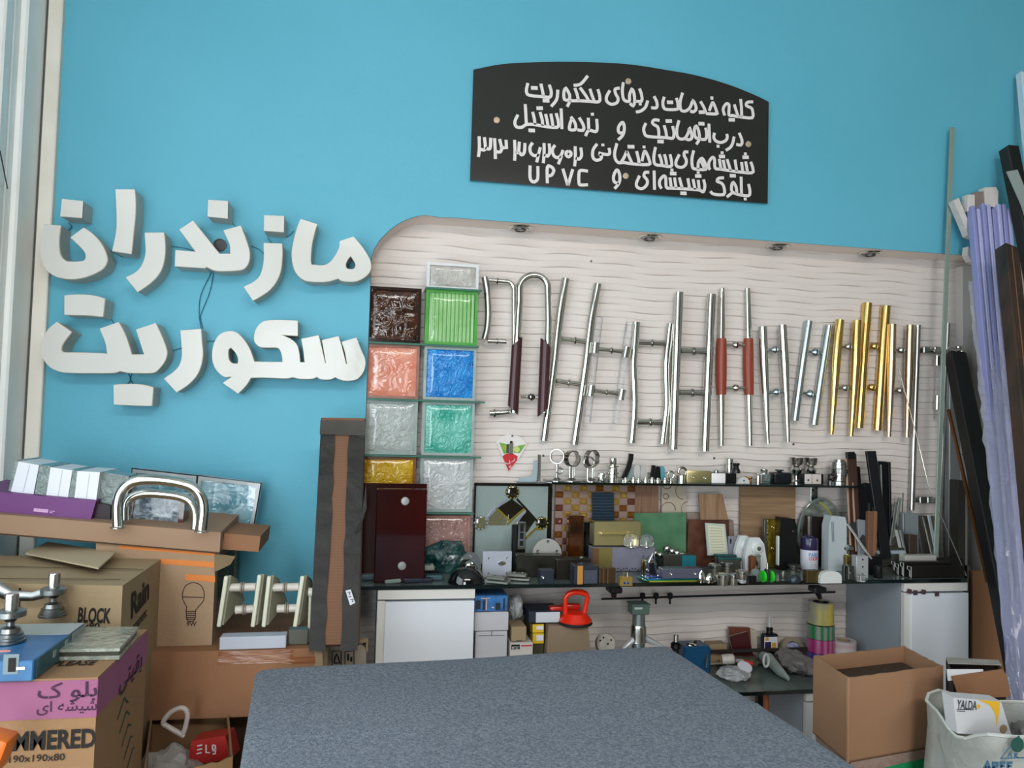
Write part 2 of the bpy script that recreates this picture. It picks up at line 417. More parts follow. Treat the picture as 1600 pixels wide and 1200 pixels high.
# ------------------------------------------------------------------ channel letters
YL = -.207
cA, cB, cC, cD = crop(50, 280, 5.3333), crop(300, 300, 5.3333), crop(50, 450, 5.3333), crop(300, 480, 5.3333)
def letter(label, name, pts, cr, hole=None, grp='white channel letters on the blue wall'):
    P = [cr(p)+tuple(p[2:]) for p in pts]
    L = [[W(u, v, YL) for u, v in spline(P, 5)]]
    if hole: L.append([W(u, v, YL) for u, v in spline([cr(p)+tuple(p[2:]) for p in hole], 4)])
    c = L[0][0]; zs = min(p.z for p in L[0]); xm = sum(p.x for p in L[0])/len(L[0])
    t = thing(name, label, 'sign letter', (xm, YB, zs), grp)
    g = G(); g.prism([[p+Vector((0, .004, 0)) for p in l] for l in L], (0, YB-YL-.004, 0), front=False); part('letter_return', g, M_return, t, 'beige aluminium side band')
    g = G(); g.prism(L, (0, .005, 0)); part('letter_face', g, M_acryl, t, 'glossy white acrylic face')
    # thin lip round the face
    g = G()
    for l in L: g.tube([p+Vector((0, .004, 0)) for p in l], .0016, 5, closed=True)
    part('letter_trim', g, mat('letter_lip', '#c9bda9', .4), t)
c = 1
letter('white boxy dot of the first word, far left above the round bowl letter', 'letter_dot', [(250, 165, c), (425, 182, c), (418, 322, c), (235, 308, c)], cA)
letter('white open bowl letter at the far left of the upper word, next to the window', 'channel_letter', [(98, 375, c), (240, 388, c), (225, 490), (228, 600), (250, 655), (285, 685, c), (340, 688), (420, 682), (447, 655), (440, 610), (400, 560), (320, 485, c), (430, 403, c), (520, 470), (590, 560), (625, 650), (620, 700), (585, 750), (500, 795), (400, 825), (300, 830), (200, 810), (120, 755), (85, 680), (68, 590), (72, 500), (85, 430)], cA)
letter('tall straight white stroke letter in the upper word', 'channel_letter', [(695, 85, c), (855, 85, c), (862, 180), (860, 300), (845, 450), (828, 622, c), (668, 598, c), (690, 500), (705, 400), (705, 280), (700, 160)], cA)
letter('white curved hook letter right of the tall stroke, without a dot', 'channel_letter', [(940, 447, c), (1100, 445, c), (1108, 530), (1108, 620), (1090, 720), (1050, 800), (980, 870), (880, 940, c), (782, 818, c), (850, 785), (900, 740), (935, 670), (948, 600), (945, 520)], cA)
letter('white joined letters shaped like a K and a cup beside the black hole', 'channel_letter', [(7, 238, c), (228, 515, c), (320, 515, c), (318, 450), (300, 400), (262, 320, c), (405, 280, c), (440, 370), (470, 460), (480, 520), (470, 590), (430, 640), (350, 655), (200, 655), (122, 623, c), (107, 633, c), (-143, 618, c), (-138, 485, c), (32, 498, c), (-40, 400), (-105, 313, c)], cB)
letter('white boxy dot in the middle of the upper word, above the black hole', 'letter_dot', [(135, 65, c), (300, 75, c), (298, 220, c), (130, 203, c)], cB)
letter('white curved hook letter under a dot, right half of the upper word', 'channel_letter', [(597, 425, c), (750, 430, c), (752, 520), (740, 650), (700, 750), (630, 830), (510, 905, c), (432, 790, c), (520, 745), (570, 690), (595, 600), (600, 510)], cB)
letter('white boxy dot directly above the right hook letter', 'letter_dot', [(602, 193, c), (768, 200, c), (765, 333, c), (598, 322, c)], cB)
letter('white joined letters with a small teardrop eye, right end of the upper word', 'channel_letter', [(905, 225, c), (1042, 268, c), (1020, 340), (998, 440), (988, 560), (995, 605, c), (1090, 612), (1150, 585), (1200, 520), (1228, 460), (1232, 410, c), (1345, 372, c), (1420, 460), (1480, 560), (1490, 640), (1450, 700), (1370, 742), (1290, 745), (1240, 735), (1222, 720, c), (1130, 745), (1030, 748), (940, 735), (880, 690), (845, 620), (832, 520), (845, 420), (870, 320)], cB,
       [(1322, 532, c), (1350, 570), (1365, 610), (1350, 638), (1320, 645), (1290, 635), (1280, 605), (1295, 565)])
letter('white flat bar with a bowed top, above the left end of the lower word', 'letter_dot', [(270, 62, c), (400, 55), (520, 65), (608, 90, c), (590, 240, c), (480, 228), (380, 225), (270, 222, c)], cC)
letter('wide white tray shaped letters with two teeth, left end of the lower word', 'channel_letter', [(205, 282, c), (330, 368, c), (280, 430), (250, 480), (245, 520), (262, 538, c), (450, 540), (628, 548, c), (610, 450), (565, 340, c), (722, 285, c), (780, 400), (832, 555, c), (935, 555, c), (905, 460), (868, 348, c), (1030, 293, c), (1080, 400), (1120, 510), (1122, 560), (1105, 610), (1060, 670), (1010, 705), (900, 708), (800, 705), (730, 690, c), (690, 705), (560, 708), (300, 705), (200, 685), (130, 640), (85, 570), (75, 500), (85, 430), (130, 350)], cC)
letter('white flat bar hanging lowest, below the tray shaped letters', 'letter_dot', [(680, 808, c), (760, 803), (900, 805), (1010, 828, c), (998, 982, c), (850, 978), (682, 970, c)], cC)
letter('white curved hook letter in the middle of the lower word', 'channel_letter', [(1237, 355, c), (1408, 342, c), (1415, 450), (1423, 540), (1410, 640), (1370, 730), (1300, 805), (1205, 868, c), (1100, 755, c), (1180, 700), (1230, 640), (1250, 560), (1245, 450)], cC)
letter('long white letters with an oval eye and three teeth ending the lower word', 'channel_letter', [(880, 112, c), (880, 238, c), (740, 230, c), (820, 265), (870, 310), (890, 370), (900, 460, c), (940, 460, c), (930, 360), (912, 265, c), (1055, 235, c), (1080, 340), (1108, 465, c), (1117, 465, c), (1085, 275, c), (1220, 242, c), (1250, 340), (1283, 472, c), (1294, 472, c), (1275, 370), (1250, 290, c), (1370, 255, c), (1410, 360), (1440, 430), (1442, 490), (1420, 550), (1370, 600), (1290, 612), (1230, 600), (1195, 582, c), (1150, 600), (1080, 600), (1040, 580, c), (1000, 595), (900, 595), (840, 582, c), (780, 592), (600, 585), (490, 587, c), (450, 650), (385, 718, c), (258, 630, c), (330, 580), (270, 578), (210, 530), (175, 460), (170, 370), (190, 290), (230, 230), (300, 202), (370, 212), (430, 270), (480, 350), (518, 455, c), (650, 458), (755, 458, c), (750, 400), (720, 340), (640, 335), (570, 330), (525, 290), (520, 230), (545, 165), (600, 118), (700, 108)], cD,
       [(325, 335, c), (365, 380), (385, 430), (382, 472, c), (335, 468), (308, 440), (300, 390), (305, 350)])
# black hole with cable behind the letters, and the blue wires
p = W(344, 383, YB); g = G(); g.lathe([(.021, -.002), (.021, -.006), (.018, -.006), (.018, -.001)], p, ax=(0, 1, 0), n=24)
g.lathe([(.001, -.0021), (.018, -.002), (.018, -.001)], p, ax=(0, 1, 0), n=24); single('wall_hole_grommet', g, M_black, 'black round cable hole in the blue wall behind the upper word', 'cable hole')
wires = [([(107, 349), (112, 354), (106, 360), (101, 357)], 'short blue wire hanging under the far left dot'), ([(160, 382), (180, 396), (192, 402)], 'blue wire between bowl letter and tall stroke'),
         ([(264, 384), (290, 388), (305, 393)], 'blue wire between hook letter and the K shaped letters'), ([(393, 384), (405, 390), (412, 397)], 'blue wire running to the right hook letter'),
         ([(360, 346), (366, 352), (371, 358)], 'blue wire under the middle dot'), ([(418, 371), (424, 380)], 'blue wire under the dot of the right hook letter'), ([(446, 371), (452, 368), (459, 361)], 'thin blue wire left of the teardrop letters'),
         ([(331, 424), (314, 460), (311, 490), (314, 514)], 'long left strand of blue wire joining upper and lower word'), ([(334, 424), (328, 455), (318, 480), (313, 496), (317, 514)], 'long right strand of blue wire joining upper and lower word'),
         ([(172, 496), (178, 505)], 'short blue wire right of the upper flat bar'), ([(200, 584), (204, 592), (199, 601)], 'left blue wire above the lowest bar'), ([(206, 584), (203, 592), (209, 601)], 'right blue wire above the lowest bar'),
         ([(265, 549), (276, 546), (286, 543)], 'blue wire between tray letters and lower hook'), ([(322, 533), (336, 533)], 'blue wire between lower hook and the oval letter')]
for pts, lb in wires:
    g = G(); g.tube([W(u, v, YB-.006) for u, v in spline(pts, 4, closed=False)], .0012, 5); single('letter_wire', g, M_wire, lb, 'wire', 'blue wires of the channel letters')

# ------------------------------------------------------------------ black glass sign with white hand-cut lettering
YSG = -.135
cS = crop(700, 80, 2.963)
P = [cS(p)+tuple(p[2:]) for p in [(118, 85, c), (250, 60), (400, 51), (550, 49), (700, 52), (850, 62), (1000, 85), (1150, 112), (1300, 155), (1420, 203), (1485, 235, c), (1480, 705, c), (102, 597, c)]]
L = [W(u, v, YSG) for u, v in spline(P, 4)]
t = thing('shop_sign', 'black glass sign with curved top and white Persian lettering', 'sign', (L[-1].x, YSG, min(p.z for p in L)))
g = G(); g.prism([L], (0, .008, 0)); part('sign_board', g, mat('black_sign_glass', '#15130f', .06, coat=.6, noise=(3, '#1c1a17', .5)), t)
s1, s2, s3, s4, s5 = crop(1020, 100, 8.889), crop(800, 100, 6.667), crop(990, 200, 8), crop(740, 200, 8), crop(900, 160, 8)
ST = [(s1, [(1395, 525), (1325, 528), (1298, 555), (1310, 585), (1365, 608), (1388, 655), (1382, 745), (1240, 738), (1185, 730)]), (s1, [(1220, 485), (1232, 600), (1235, 735)]),
 (s1, [(1132, 560), (1160, 650), (1182, 728), (1120, 715), (1060, 708), (1060, 620), (1058, 565), (1025, 550), (985, 600), (980, 650), (1000, 715)]), (s1, [(1055, 775), (1140, 775)]),
 (s1, [(785, 650), (822, 548), (845, 548), (885, 650), (885, 692), (740, 688)]), (s1, [(662, 518), (712, 605), (742, 688)]), (s1, [(738, 668), (640, 670)]), (s1, [(820, 450), (822, 495)]),
 (s1, [(415, 398), (385, 500), (380, 590), (400, 645), (460, 652), (520, 600), (560, 510), (600, 590), (598, 635), (560, 665), (520, 650)]),
 (s1, [(160, 455), (140, 530), (150, 600), (190, 630), (330, 630), (350, 600), (345, 530), (328, 470)]), (s1, [(198, 530), (283, 532)]),
 (s2, [(1480, 335), (1510, 400), (1505, 455), (1450, 455)]), (s2, [(1415, 380), (1390, 450), (1340, 490), (1292, 500)]),
 (s2, [(1328, 255), (1350, 320), (1350, 385), (1285, 388)]), (s2, [(1335, 402), (1337, 430)]),
 (s2, [(1160, 190), (1150, 280), (1165, 370), (1220, 388), (1225, 320), (1250, 262), (1272, 310), (1278, 390), (1262, 435), (1228, 408)]),
 (s2, [(1122, 250), (1075, 262), (1080, 310), (1105, 355), (1095, 400), (1040, 420), (990, 390), (985, 340), (1020, 275)]),
 (s2, [(895, 262), (915, 340), (905, 392), (820, 390), (700, 382), (605, 378), (600, 320), (560, 252), (540, 300), (548, 370), (600, 382), (575, 445)]), (s2, [(812, 258), (835, 330), (858, 388)]), (s2, [(708, 245), (770, 330), (800, 385)]), (s2, [(655, 250), (680, 320), (692, 380)]),
 (s2, [(790, 122), (740, 185), (700, 215), (642, 222)]), (s2, [(478, 268), (465, 370), (408, 442)]),
 (s2, [(388, 215), (410, 290), (395, 345), (325, 340), (180, 325), (150, 280), (165, 198)]), (s2, [(300, 205), (318, 280), (328, 340)]), (s2, [(198, 248), (268, 251)]), (s2, [(320, 380), (390, 383)]),
 (s1, [(1200, 955), (1240, 1060), (1225, 1125), (1160, 1115)]), (s1, [(1130, 1008), (1110, 1100), (1075, 1160), (1015, 1198)]),
 (s1, [(858, 955), (848, 1020), (880, 1070), (945, 1090), (1010, 1065), (1035, 1020), (1028, 970)]), (s1, [(906, 1122), (908, 1162)]), (s1, [(780, 828), (792, 1092)]),
 (s1, [(735, 885), (748, 970), (730, 1045), (625, 1035), (585, 1000), (580, 900), (605, 862), (635, 920), (648, 1000), (640, 1060), (605, 1115)]), (s1, [(635, 828), (718, 832)]),
 (s1, [(365, 783), (335, 900), (340, 1000), (385, 1042), (450, 1028), (495, 950), (510, 890), (540, 970), (540, 1030), (500, 1052), (450, 1035)]),
 (s5, [(1208, 295), (1225, 380), (1210, 447), (1130, 440), (900, 425), (855, 380), (848, 320), (875, 258)]), (s5, [(1102, 285), (1125, 370), (1135, 440)]), (s5, [(1045, 225), (980, 218), (955, 250), (975, 278), (1020, 305), (1035, 360), (1035, 432)]), (s5, [(1120, 232), (1200, 232)]), (s5, [(1018, 487), (1097, 490)]),
 (s5, [(527, 468), (585, 410), (605, 330), (597, 268), (575, 250), (535, 300), (530, 360), (560, 385), (592, 375)]),
 (s2, [(882, 572), (888, 670), (870, 705), (800, 690), (765, 750)]), (s2, [(795, 560), (800, 690)]), (s2, [(836, 508), (840, 538)]), (s2, [(700, 558), (745, 640), (740, 690), (682, 685)]),
 (s2, [(612, 548), (650, 600), (665, 650), (655, 685), (600, 680), (605, 620), (625, 570)]), (s2, [(512, 463), (520, 678)]),
 (s2, [(460, 512), (482, 600), (470, 660), (330, 648), (230, 630), (150, 630), (100, 660), (45, 652), (30, 600), (62, 528)]), (s2, [(405, 518), (420, 600), (428, 655)]), (s2, [(350, 520), (368, 600), (375, 650)]), (s2, [(292, 500), (315, 580), (320, 642)]), (s2, [(255, 460), (322, 460)]), (s2, [(215, 498), (235, 580), (238, 630)]), (s2, [(138, 418), (150, 625)]), (s2, [(172, 690), (240, 693)]),
 (s3, [(1397, 306), (1399, 338)]), (s3, [(1362, 365), (1440, 365)]), (s3, [(1465, 422), (1490, 500), (1478, 560), (1290, 545), (1090, 515), (1020, 500), (1012, 390), (985, 368), (945, 420), (940, 490), (958, 520)]),
 (s3, [(1400, 418), (1415, 490), (1425, 555)]), (s3, [(1350, 425), (1365, 545)]), (s3, [(1268, 395), (1290, 540)]), (s3, [(1168, 388), (1215, 535)]), (s3, [(1120, 398), (1145, 520)]), (s3, [(1072, 385), (1092, 512)]), (s3, [(1203, 595), (1278, 597)]), (s3, [(1068, 355), (1143, 355)]), (s3, [(1106, 292), (1108, 325)]),
 (s3, [(752, 280), (730, 380), (735, 480), (770, 512), (905, 515), (895, 440), (855, 378), (812, 425), (805, 515)]), (s3, [(835, 395), (890, 510)]), (s3, [(685, 300), (640, 300), (633, 345), (660, 400), (650, 460), (600, 492), (540, 475), (530, 420), (572, 330)]),
 (s3, [(455, 328), (475, 420), (465, 480), (350, 468), (290, 462), (258, 430), (255, 340), (275, 238)]), (s3, [(385, 328), (405, 400), (415, 475)]), (s3, [(320, 328), (345, 400), (355, 465)]),
 (s5, [(825, 735), (850, 622), (875, 622), (915, 720), (905, 777), (680, 765), (600, 750), (530, 752), (490, 700), (485, 620), (512, 512)]), (s5, [(850, 540), (852, 575)]), (s5, [(758, 608), (780, 700), (792, 770)]), (s5, [(645, 553), (730, 555)]), (s5, [(635, 610), (600, 690), (565, 745)]), (s5, [(635, 610), (700, 760)]),
 (s5, [(265, 518), (215, 590), (210, 680), (250, 722), (305, 710), (320, 675), (292, 640), (400, 652), (422, 620), (412, 568)]), (s5, [(335, 515), (338, 548)]),
 (s4, [(70, 103), (72, 260), (60, 360)]), (s4, [(78, 262), (130, 275), (148, 240), (135, 115)]), (s4, [(148, 245), (180, 262), (208, 245), (215, 122)]), (s4, [(262, 128), (270, 260), (272, 387)]), (s4, [(272, 290), (330, 300), (350, 250), (325, 138)]), (s4, [(345, 250), (390, 245)]), (s4, [(406, 148), (412, 262)]),
 (s4, [(512, 148), (518, 290), (513, 408)]), (s4, [(522, 290), (560, 300), (572, 170)]), (s4, [(562, 290), (600, 335), (635, 300), (642, 188)]), (s4, [(738, 183), (705, 240), (715, 310), (760, 345), (808, 330), (835, 240)]), (s4, [(815, 325), (788, 428)]),
 (s4, [(880, 188), (882, 300), (872, 440)]), (s4, [(885, 330), (925, 352), (952, 300), (945, 193)]), (s4, [(1018, 213), (985, 270), (1000, 340), (1050, 372), (1095, 335), (1118, 275)]), (s4, [(1100, 345), (1060, 452)]),
 (s4, [(1187, 288), (1215, 305), (1215, 340), (1187, 360), (1158, 340), (1158, 305), (1187, 288)]), (s4, [(1270, 228), (1272, 380), (1262, 478)]), (s4, [(1275, 375), (1320, 388), (1350, 340), (1340, 243)]),
 (s4, [(706, 468), (706, 620), (740, 672), (780, 662), (803, 620), (803, 476)]), (s4, [(922, 690), (922, 488), (975, 488), (1003, 530), (975, 588), (925, 598)]), (s4, [(1115, 508), (1178, 718)]), (s4, [(1240, 515), (1180, 718)]), (s4, [(1430, 540), (1345, 530), (1318, 560), (1318, 690), (1345, 712), (1430, 708)]),
 (s3, [(1438, 700), (1455, 790), (1440, 845), (1345, 838), (1290, 825), (1232, 795), (1225, 725), (1245, 680), (1282, 735), (1290, 812)]), (s3, [(1230, 812), (1165, 862)]), (s3, [(1345, 608), (1350, 838)]), (s3, [(1395, 870), (1398, 905)]),
 (s3, [(1130, 622), (1065, 628), (1045, 665), (1100, 690), (1130, 740), (1128, 830), (1000, 825), (960, 790)]),
 (s3, [(807, 540), (809, 572)]), (s3, [(770, 600), (848, 600)]), (s3, [(875, 642), (892, 720), (878, 790), (855, 795), (820, 775), (610, 758), (470, 752), (410, 740), (402, 625), (375, 600), (330, 650), (325, 710), (350, 757)]),
 (s3, [(808, 648), (822, 772)]), (s3, [(743, 638), (770, 770)]), (s3, [(678, 628), (702, 765)]), (s3, [(572, 618), (610, 758)]), (s3, [(512, 618), (532, 755)]), (s3, [(455, 618), (472, 750)]), (s3, [(585, 815), (663, 818)]), (s3, [(455, 568), (535, 570)]), (s3, [(479, 508), (481, 542)]),
 (s3, [(257, 532), (262, 772)]), (s3, [(195, 555), (145, 555), (130, 600), (170, 650), (165, 710), (110, 757), (50, 742), (35, 690), (75, 595)]),
 (s5, [(482, 1078), (540, 1005), (548, 920), (528, 855), (502, 850), (470, 920), (475, 985), (510, 1008), (540, 1000)])]
g = G()
for cr, pts in ST:
    q = [cr(p) for p in pts]
    if len(q) > 2: q = spline(q, 3, closed=False)
    bar = len(pts) == 2 and abs(pts[0][1]-pts[1][1]) < 8 and abs(pts[0][0]-pts[1][0]) > 60
    g.ribbon([W(u, v, YSG-.0015) for u, v in q], .0135 if bar else .0112, (0, .0015, 0))
part('sign_lettering', g, mat('sign_white', '#ddd6d4', .45), t, 'white hand-cut lettering in four lines')
for u, v in [(981.5, 127.5), (977.5, 275.2), (1169, 225.5), (776, 188)]:
    g = G(); g.lathe([(.0115, 0), (.0118, -.003), (.010, -.0045), (.001, -.005)], W(u, v, YSG), ax=(0, 1, 0), n=18); part('sign_stud', g, mat('stud_cap', '#b9a58b', .35, .3), t)
# ------------------------------------------------------------------ helpers for things placed from their contact point
def scl(p): return (Vector(p)-CAM).dot(FW)/FPX        # metres per pixel at p
def dims(u0, u1, vt, vb, z=ZS):
    p = H((u0+u1)/2, vb, z); s = scl(p); return p, (u1-u0)*s, (vb-vt)*s
def beam(g, P0, P1, w, t, bev=0, mi=0, face=(0, -1, 0)):
    P0, P1 = Vector(P0), Vector(P1); z = (P1-P0); L = z.length; z.normalize()
    x = z.cross(Vector(face)).normalized(); y = z.cross(x)
    M = Matrix(((x.x, y.x, z.x, 0), (x.y, y.y, z.y, 0), (x.z, y.z, z.z, 0), (0, 0, 0, 1)))
    return g.box((P0+P1)/2, (w, t, L), M, bev, mi)

# ------------------------------------------------------------------ glass block tower
XA, XB, BW, YBF = -.026, .177, .186, -.10
shelfz = [1.8505, 1.6475, 1.450, 1.2535, 1.055]
def block(name, label, x, z0, h, rim, face, w=BW, yf=YBF, dep=.08, group='glass blocks stacked in the niche', rings=None):
    t = thing(name, label, 'glass block', (x+w/2, yf, z0), group)
    def ring(a, y): return [Vector((x+a, y, z0+a)), Vector((x+w-a, y, z0+a)), Vector((x+w-a, y, z0+h-a)), Vector((x+a, y, z0+h-a))]
    g = G(); g.prism([ring(0, yf), ring(.010, yf)], (0, .008, 0)); g.prism([ring(.004, yf+.008), ring(.010, yf+.008)], (0, dep-.016, 0)); g.prism([ring(0, yf+dep-.008), ring(.010, yf+dep-.008)], (0, .008, 0))
    part('rim', g, rim, t)
    g = G(); n = 14; F = lambda i: (x+.010+(w-.020)*i/n); K = lambda j: z0+.010+(h-.020)*j/n
    vs = []
    for j in range(n+1):
        for i in range(n+1):
            e = min(i, j, n-i, n-j); d = .007 if e == 0 else (.003 if e == 1 else .0015+.0012*math.sin(i*2.1+j)*math.cos(j*1.7-i))
            vs.append((F(i), yf+d, K(j)))
    g.add(vs, [(j*(n+1)+i, j*(n+1)+i+1, (j+1)*(n+1)+i+1, (j+1)*(n+1)+i) for j in range(n) for i in range(n)])
    g.box((x+w/2, yf+dep/2+.004, z0+h/2), (w-.022, dep-.012, h-.022))
    part('glass_face', g, face, t, ang=60)
    if rings:
        g = G(); R2 = random.Random(3+len(label))
        for a in range(6):
            for b in range(6):
                rr = R2.choice([.007, .010, .013]) if R2.random() < .5 else 0
                if rr: g.tube([(x+.030+a*(w-.06)/5+rr*math.cos(q), yf+.002, z0+.030+b*(h-.06)/5+rr*math.sin(q)) for q in [k*PI/6 for k in range(12)]], .0018, 5, closed=True)
        o = part('embossed_rings', g, rings, t); o['kind'] = 'stuff'
    return t
RIM = mat('clear_block_rim', '#a9b5b1', .12, coat=.5, noise=(12, '#8b9a97', .7))
RIMD = mat('dark_block_rim', '#2a1a17', .12, coat=.5); RIMG = mat('green_block_rim', '#62ad55', .12, coat=.5, noise=(12, '#458f46', .7))
RIMR = mat('pink_block_rim', '#a98074', .12, coat=.5, noise=(12, '#7d4c40', .6))
def gl(n, c1, c2, bump, sc=14, am=.9): return mat(n, c1, .09, coat=.6, noise=(sc, c2, am), bump=bump)
block('glass_block', 'half height clear glass block on top of the right column', XB, shelfz[0]+.001, .094, mat('white_block_rim', '#cfd0d2', .2), gl('crackle_clear', '#a8a59d', '#d0ccc4', (70, .8)))
block('glass_block', 'dark brown glass block with ring pattern, top of the left column', XA, shelfz[1]+.004, .196, RIMD, gl('brown_glass', '#4a2a1c', '#22120e', (20, .5, None, 'swirl'), 20), rings=mat('brown_rings', '#5d3a22', .08, coat=.8))
block('glass_block', 'bright green ribbed glass block in the right column', XB, shelfz[1]+.004, .196, RIMG, mat('green_glass', '#a3d391', .09, coat=.6, noise=(9, '#79bb68', .8), bump=(22, .7, None, 'X')))
block('glass_block', 'salmon red wavy glass block in the left column', XA, shelfz[2]+.004, .190, RIMR, gl('salmon_glass', '#d9836a', '#e5a692', (16, .7, None, 'swirl')))
block('glass_block', 'bright blue rippled glass block in the right column', XB, shelfz[2]+.004, .190, RIM, gl('blue_glass', '#0d74c4', '#2b95df', (40, .8, None, 'swirl'), 25))
block('glass_block', 'clear grey glass block with embossed rings in the left column', XA, shelfz[3]+.004, .190, RIM, gl('ring_clear', '#b5bcb8', '#a3aaa6', (40, .6)), rings=mat('clear_rings', '#c3cac6', .06, coat=.8))
block('glass_block', 'teal green swirled glass block in the right column', XB, shelfz[3]+.004, .190, RIM, gl('teal_glass', '#2f9f8a', '#8bd3c4', (28, .9, None, 'swirl'), 10))
block('glass_block', 'amber yellow glass block partly behind the dark red glass', XA, shelfz[4]+.004, .192, mat('amber_rim', '#8a5a3a', .12, coat=.5), gl('amber_glass', '#c99508', '#e0b83a', (24, 1.0, None, 'swirl'), 16))
block('glass_block', 'white frosted swirled glass block in the right column', XB, shelfz[4]+.004, .192, RIM, gl('frost_glass', '#d4d5d6', '#b4b8b9', (24, 1.0, None, 'swirl'), 14))
block('glass_block', 'dusty pink crinkled glass block at the foot of the right column', XB-.004, ZS+.001, .188, RIMR, gl('pink_glass', '#b48d85', '#94706a', (26, 1.0, None, 'swirl'), 14))
for z, lb, x0, x1 in [(shelfz[0], 'dark green, on top of the green block', XB-.006, XB+BW+.012), (shelfz[1], 'under the green and brown blocks', XA-.006, XB+BW+.006), (shelfz[2], 'under the blue block, jutting out right', XA-.006, XB+BW+.034),
                  (shelfz[3], 'under the teal block, jutting out right', XA-.006, XB+BW+.026), (shelfz[4], 'under the white frosted block', XA-.006, XB+BW+.006)]:
    g = G(); g.box(((x0+x1)/2, -.062, z), (x1-x0, .108, .0065), bev=.001); single('glass_shelf', g, mat('teal_shelf_glass', '#4b7a6c', .1, coat=.5), 'thin green glass shelf of the block tower, '+lb, 'glass shelf', 'thin glass shelves of the block tower')

# ------------------------------------------------------------------ main shelf and upper shelf
xa, xb = W(556, 918, -.355).x, W(1511, 902, -.355).x
t = thing('long_glass_shelf', 'long dusty glass shelf crossing the niche, full of fittings', 'shelf', ((xa+xb)/2, -.18, ZS-.012))
g = G(); g.box(((xa+xb)/2, -.181, ZS-.006), (xb-xa, .340, .012)); part('shelf_plate', g, M_gtop, t)
g = G(); g.box(((xa+xb)/2, -.3535, ZS-.006), (xb-xa, .006, .0125), bev=.001); part('front_edge', g, M_gedge, t, 'dark green polished front edge')
for u, lb in [(967, 'left'), (1290, 'right')]:
    p = H(u, 920, ZS-.012); t2 = thing('shelf_clamp', 'black shelf clamp under the long shelf, '+lb+' one', 'clamp', (p.x, p.y+.05, p.z-.05))
    g = G(); g.box((p.x, p.y+.05, p.z-.012), (.045, .05, .020), bev=.004); part('clamp_body', g, M_black, t2)
    g = G(); g.tube([(p.x, p.y+.05, p.z-.018), (p.x+(.0 if lb == 'left' else .012), p.y+.05, p.z-.045)], [.012, .007], 10); part('clamp_screw', g, M_black, t2)
g = G(); g.tube([W(940, 936, -.10), W(1305, 925, -.10)], .004, 6); single('support_rod', g, M_rubber, 'thin black rod running under the long shelf', 'rod')
for u, lb in [(1004, 'left'), (1025, 'middle'), (1047, 'right')]:
    p = W(u, 931, -.10); g = G(); g.box(p, (.018, .014, .022), bev=.003); g.tube([p, p-Vector((0, 0, .03))], .004, 6); single('cable_clip', g, M_rubber, 'black cable clip on the thin rod, '+lb+' of three', 'clip', 'black clips on the rod')
Z2 = 1.173
x0, x1_ = W(862, 757, -.15).x, W(1342, 760, -.15).x
t = thing('upper_glass_shelf', 'narrow green glass shelf above the tile samples carrying small chrome fittings', 'shelf', ((x0+x1_)/2, -.08, Z2-.008))
g = G(); g.box(((x0+x1_)/2, -.078, Z2-.004), (x1_-x0, .140, .008)); part('shelf_plate', g, mat('upper_glass', '#78908a', .12, trans=.35, coat=.3), t)
g = G(); g.box(((x0+x1_)/2, -.150, Z2-.004), (x1_-x0, .004, .0082)); part('front_edge', g, M_gedge, t)
for u in (1272, 900):
    a = W(u, 766, -.012); g = G(); g.box((a.x, -.012, Z2-.06), (.030, .004, .09), bev=.001); g.box((a.x, -.05, Z2-.011), (.02, .08, .005)); part('bracket', g, M_zinc, t)
    g = G(); g.tube([(a.x-.006, -.012, Z2-.03), (a.x-.006, -.018, Z2-.03)], .004, 8); g.tube([(a.x+.007, -.012, Z2-.022), (a.x+.007, -.018, Z2-.022)], .004, 8); part('bracket_screws', g, M_black, t)

# ------------------------------------------------------------------ pull handles hung on the panel
YH = -.034
NP = 0
def pull(label, bars, conns, group='pull handles on the wavy panel', Y=None, hook=None):
    """bars: (name, pixel points, pixel radii, material, square); conns: (p0, p1, radius, kind, material)"""
    global NP
    NP += 1
    if Y is None: Y = (-.030, -.052)[NP % 2]
    P0 = W(bars[0][1][0][0], bars[0][1][0][1], Y); zs = min(W(p[0], p[1], Y).z for b in bars for p in b[1])
    t = thing('pull_handle', label, 'door handle', (P0.x, Y, zs), group)
    for nm, pts, r, m, sq in bars:
        P = [W(p[0], p[1], Y+(p[2] if len(p) > 2 else 0)) for p in pts]; s = scl(P[0])
        R = [x*s*1.12 for x in r] if hasattr(r, '__len__') else r*s*1.12
        if m is M_glass or m is ACR: R = R
        g = G(); g.tube(P, R, 4 if sq else 18, sq=sq); part(nm, g, m, t)
    for a, b, r, kind, m in conns:
        A, B = W(a[0], a[1], Y), W(b[0], b[1], Y); s = scl(A); g = G(); C = (A+B)/2; d = (B-A)
        if kind == 'pin': g.tube([A, B], r*s*1.2, 14)
        else: g.tube([A, A+d*.3, B-d*.3, B], [r*s*.9, r*s*.7, r*s*.7, r*s*.9], 14)
        cpart = part('connector', g, m, t); g = G(); ax = d.normalized()
        if kind == 'pin': g.lathe([(r*s, -.004), (r*s*1.65, -.003), (r*s*1.65, -.001), (r*s*1.25, 0), (r*s*1.65, .001), (r*s*1.65, .003), (r*s, .004)], C, ax, 16)
        elif kind == 'ball': g.sphere(C, r*s*1.9, 16, 10)
        else: g.lathe([(r*s*.7, -.014), (r*s*1.7, -.008), (r*s*2.1, -.003), (r*s*1.3, -.001), (r*s*1.3, .001), (r*s*2.1, .003), (r*s*1.7, .008), (r*s*.7, .014)], C, ax, 16)
        part('collar', g, m, cpart)
    a = conns[0][0]; b = conns[0][1]; C = (W(a[0], a[1], Y)+W(b[0], b[1], Y))/2
    g = G(); g.tube([C+Vector((0, .024, .006)), C+Vector((0, -.006, .008)), C+Vector((0, -.014, -.002)), C+Vector((-.002, -.012, -.014))], .0022, 6)
    part('tie', g, M_black, t)
    return t
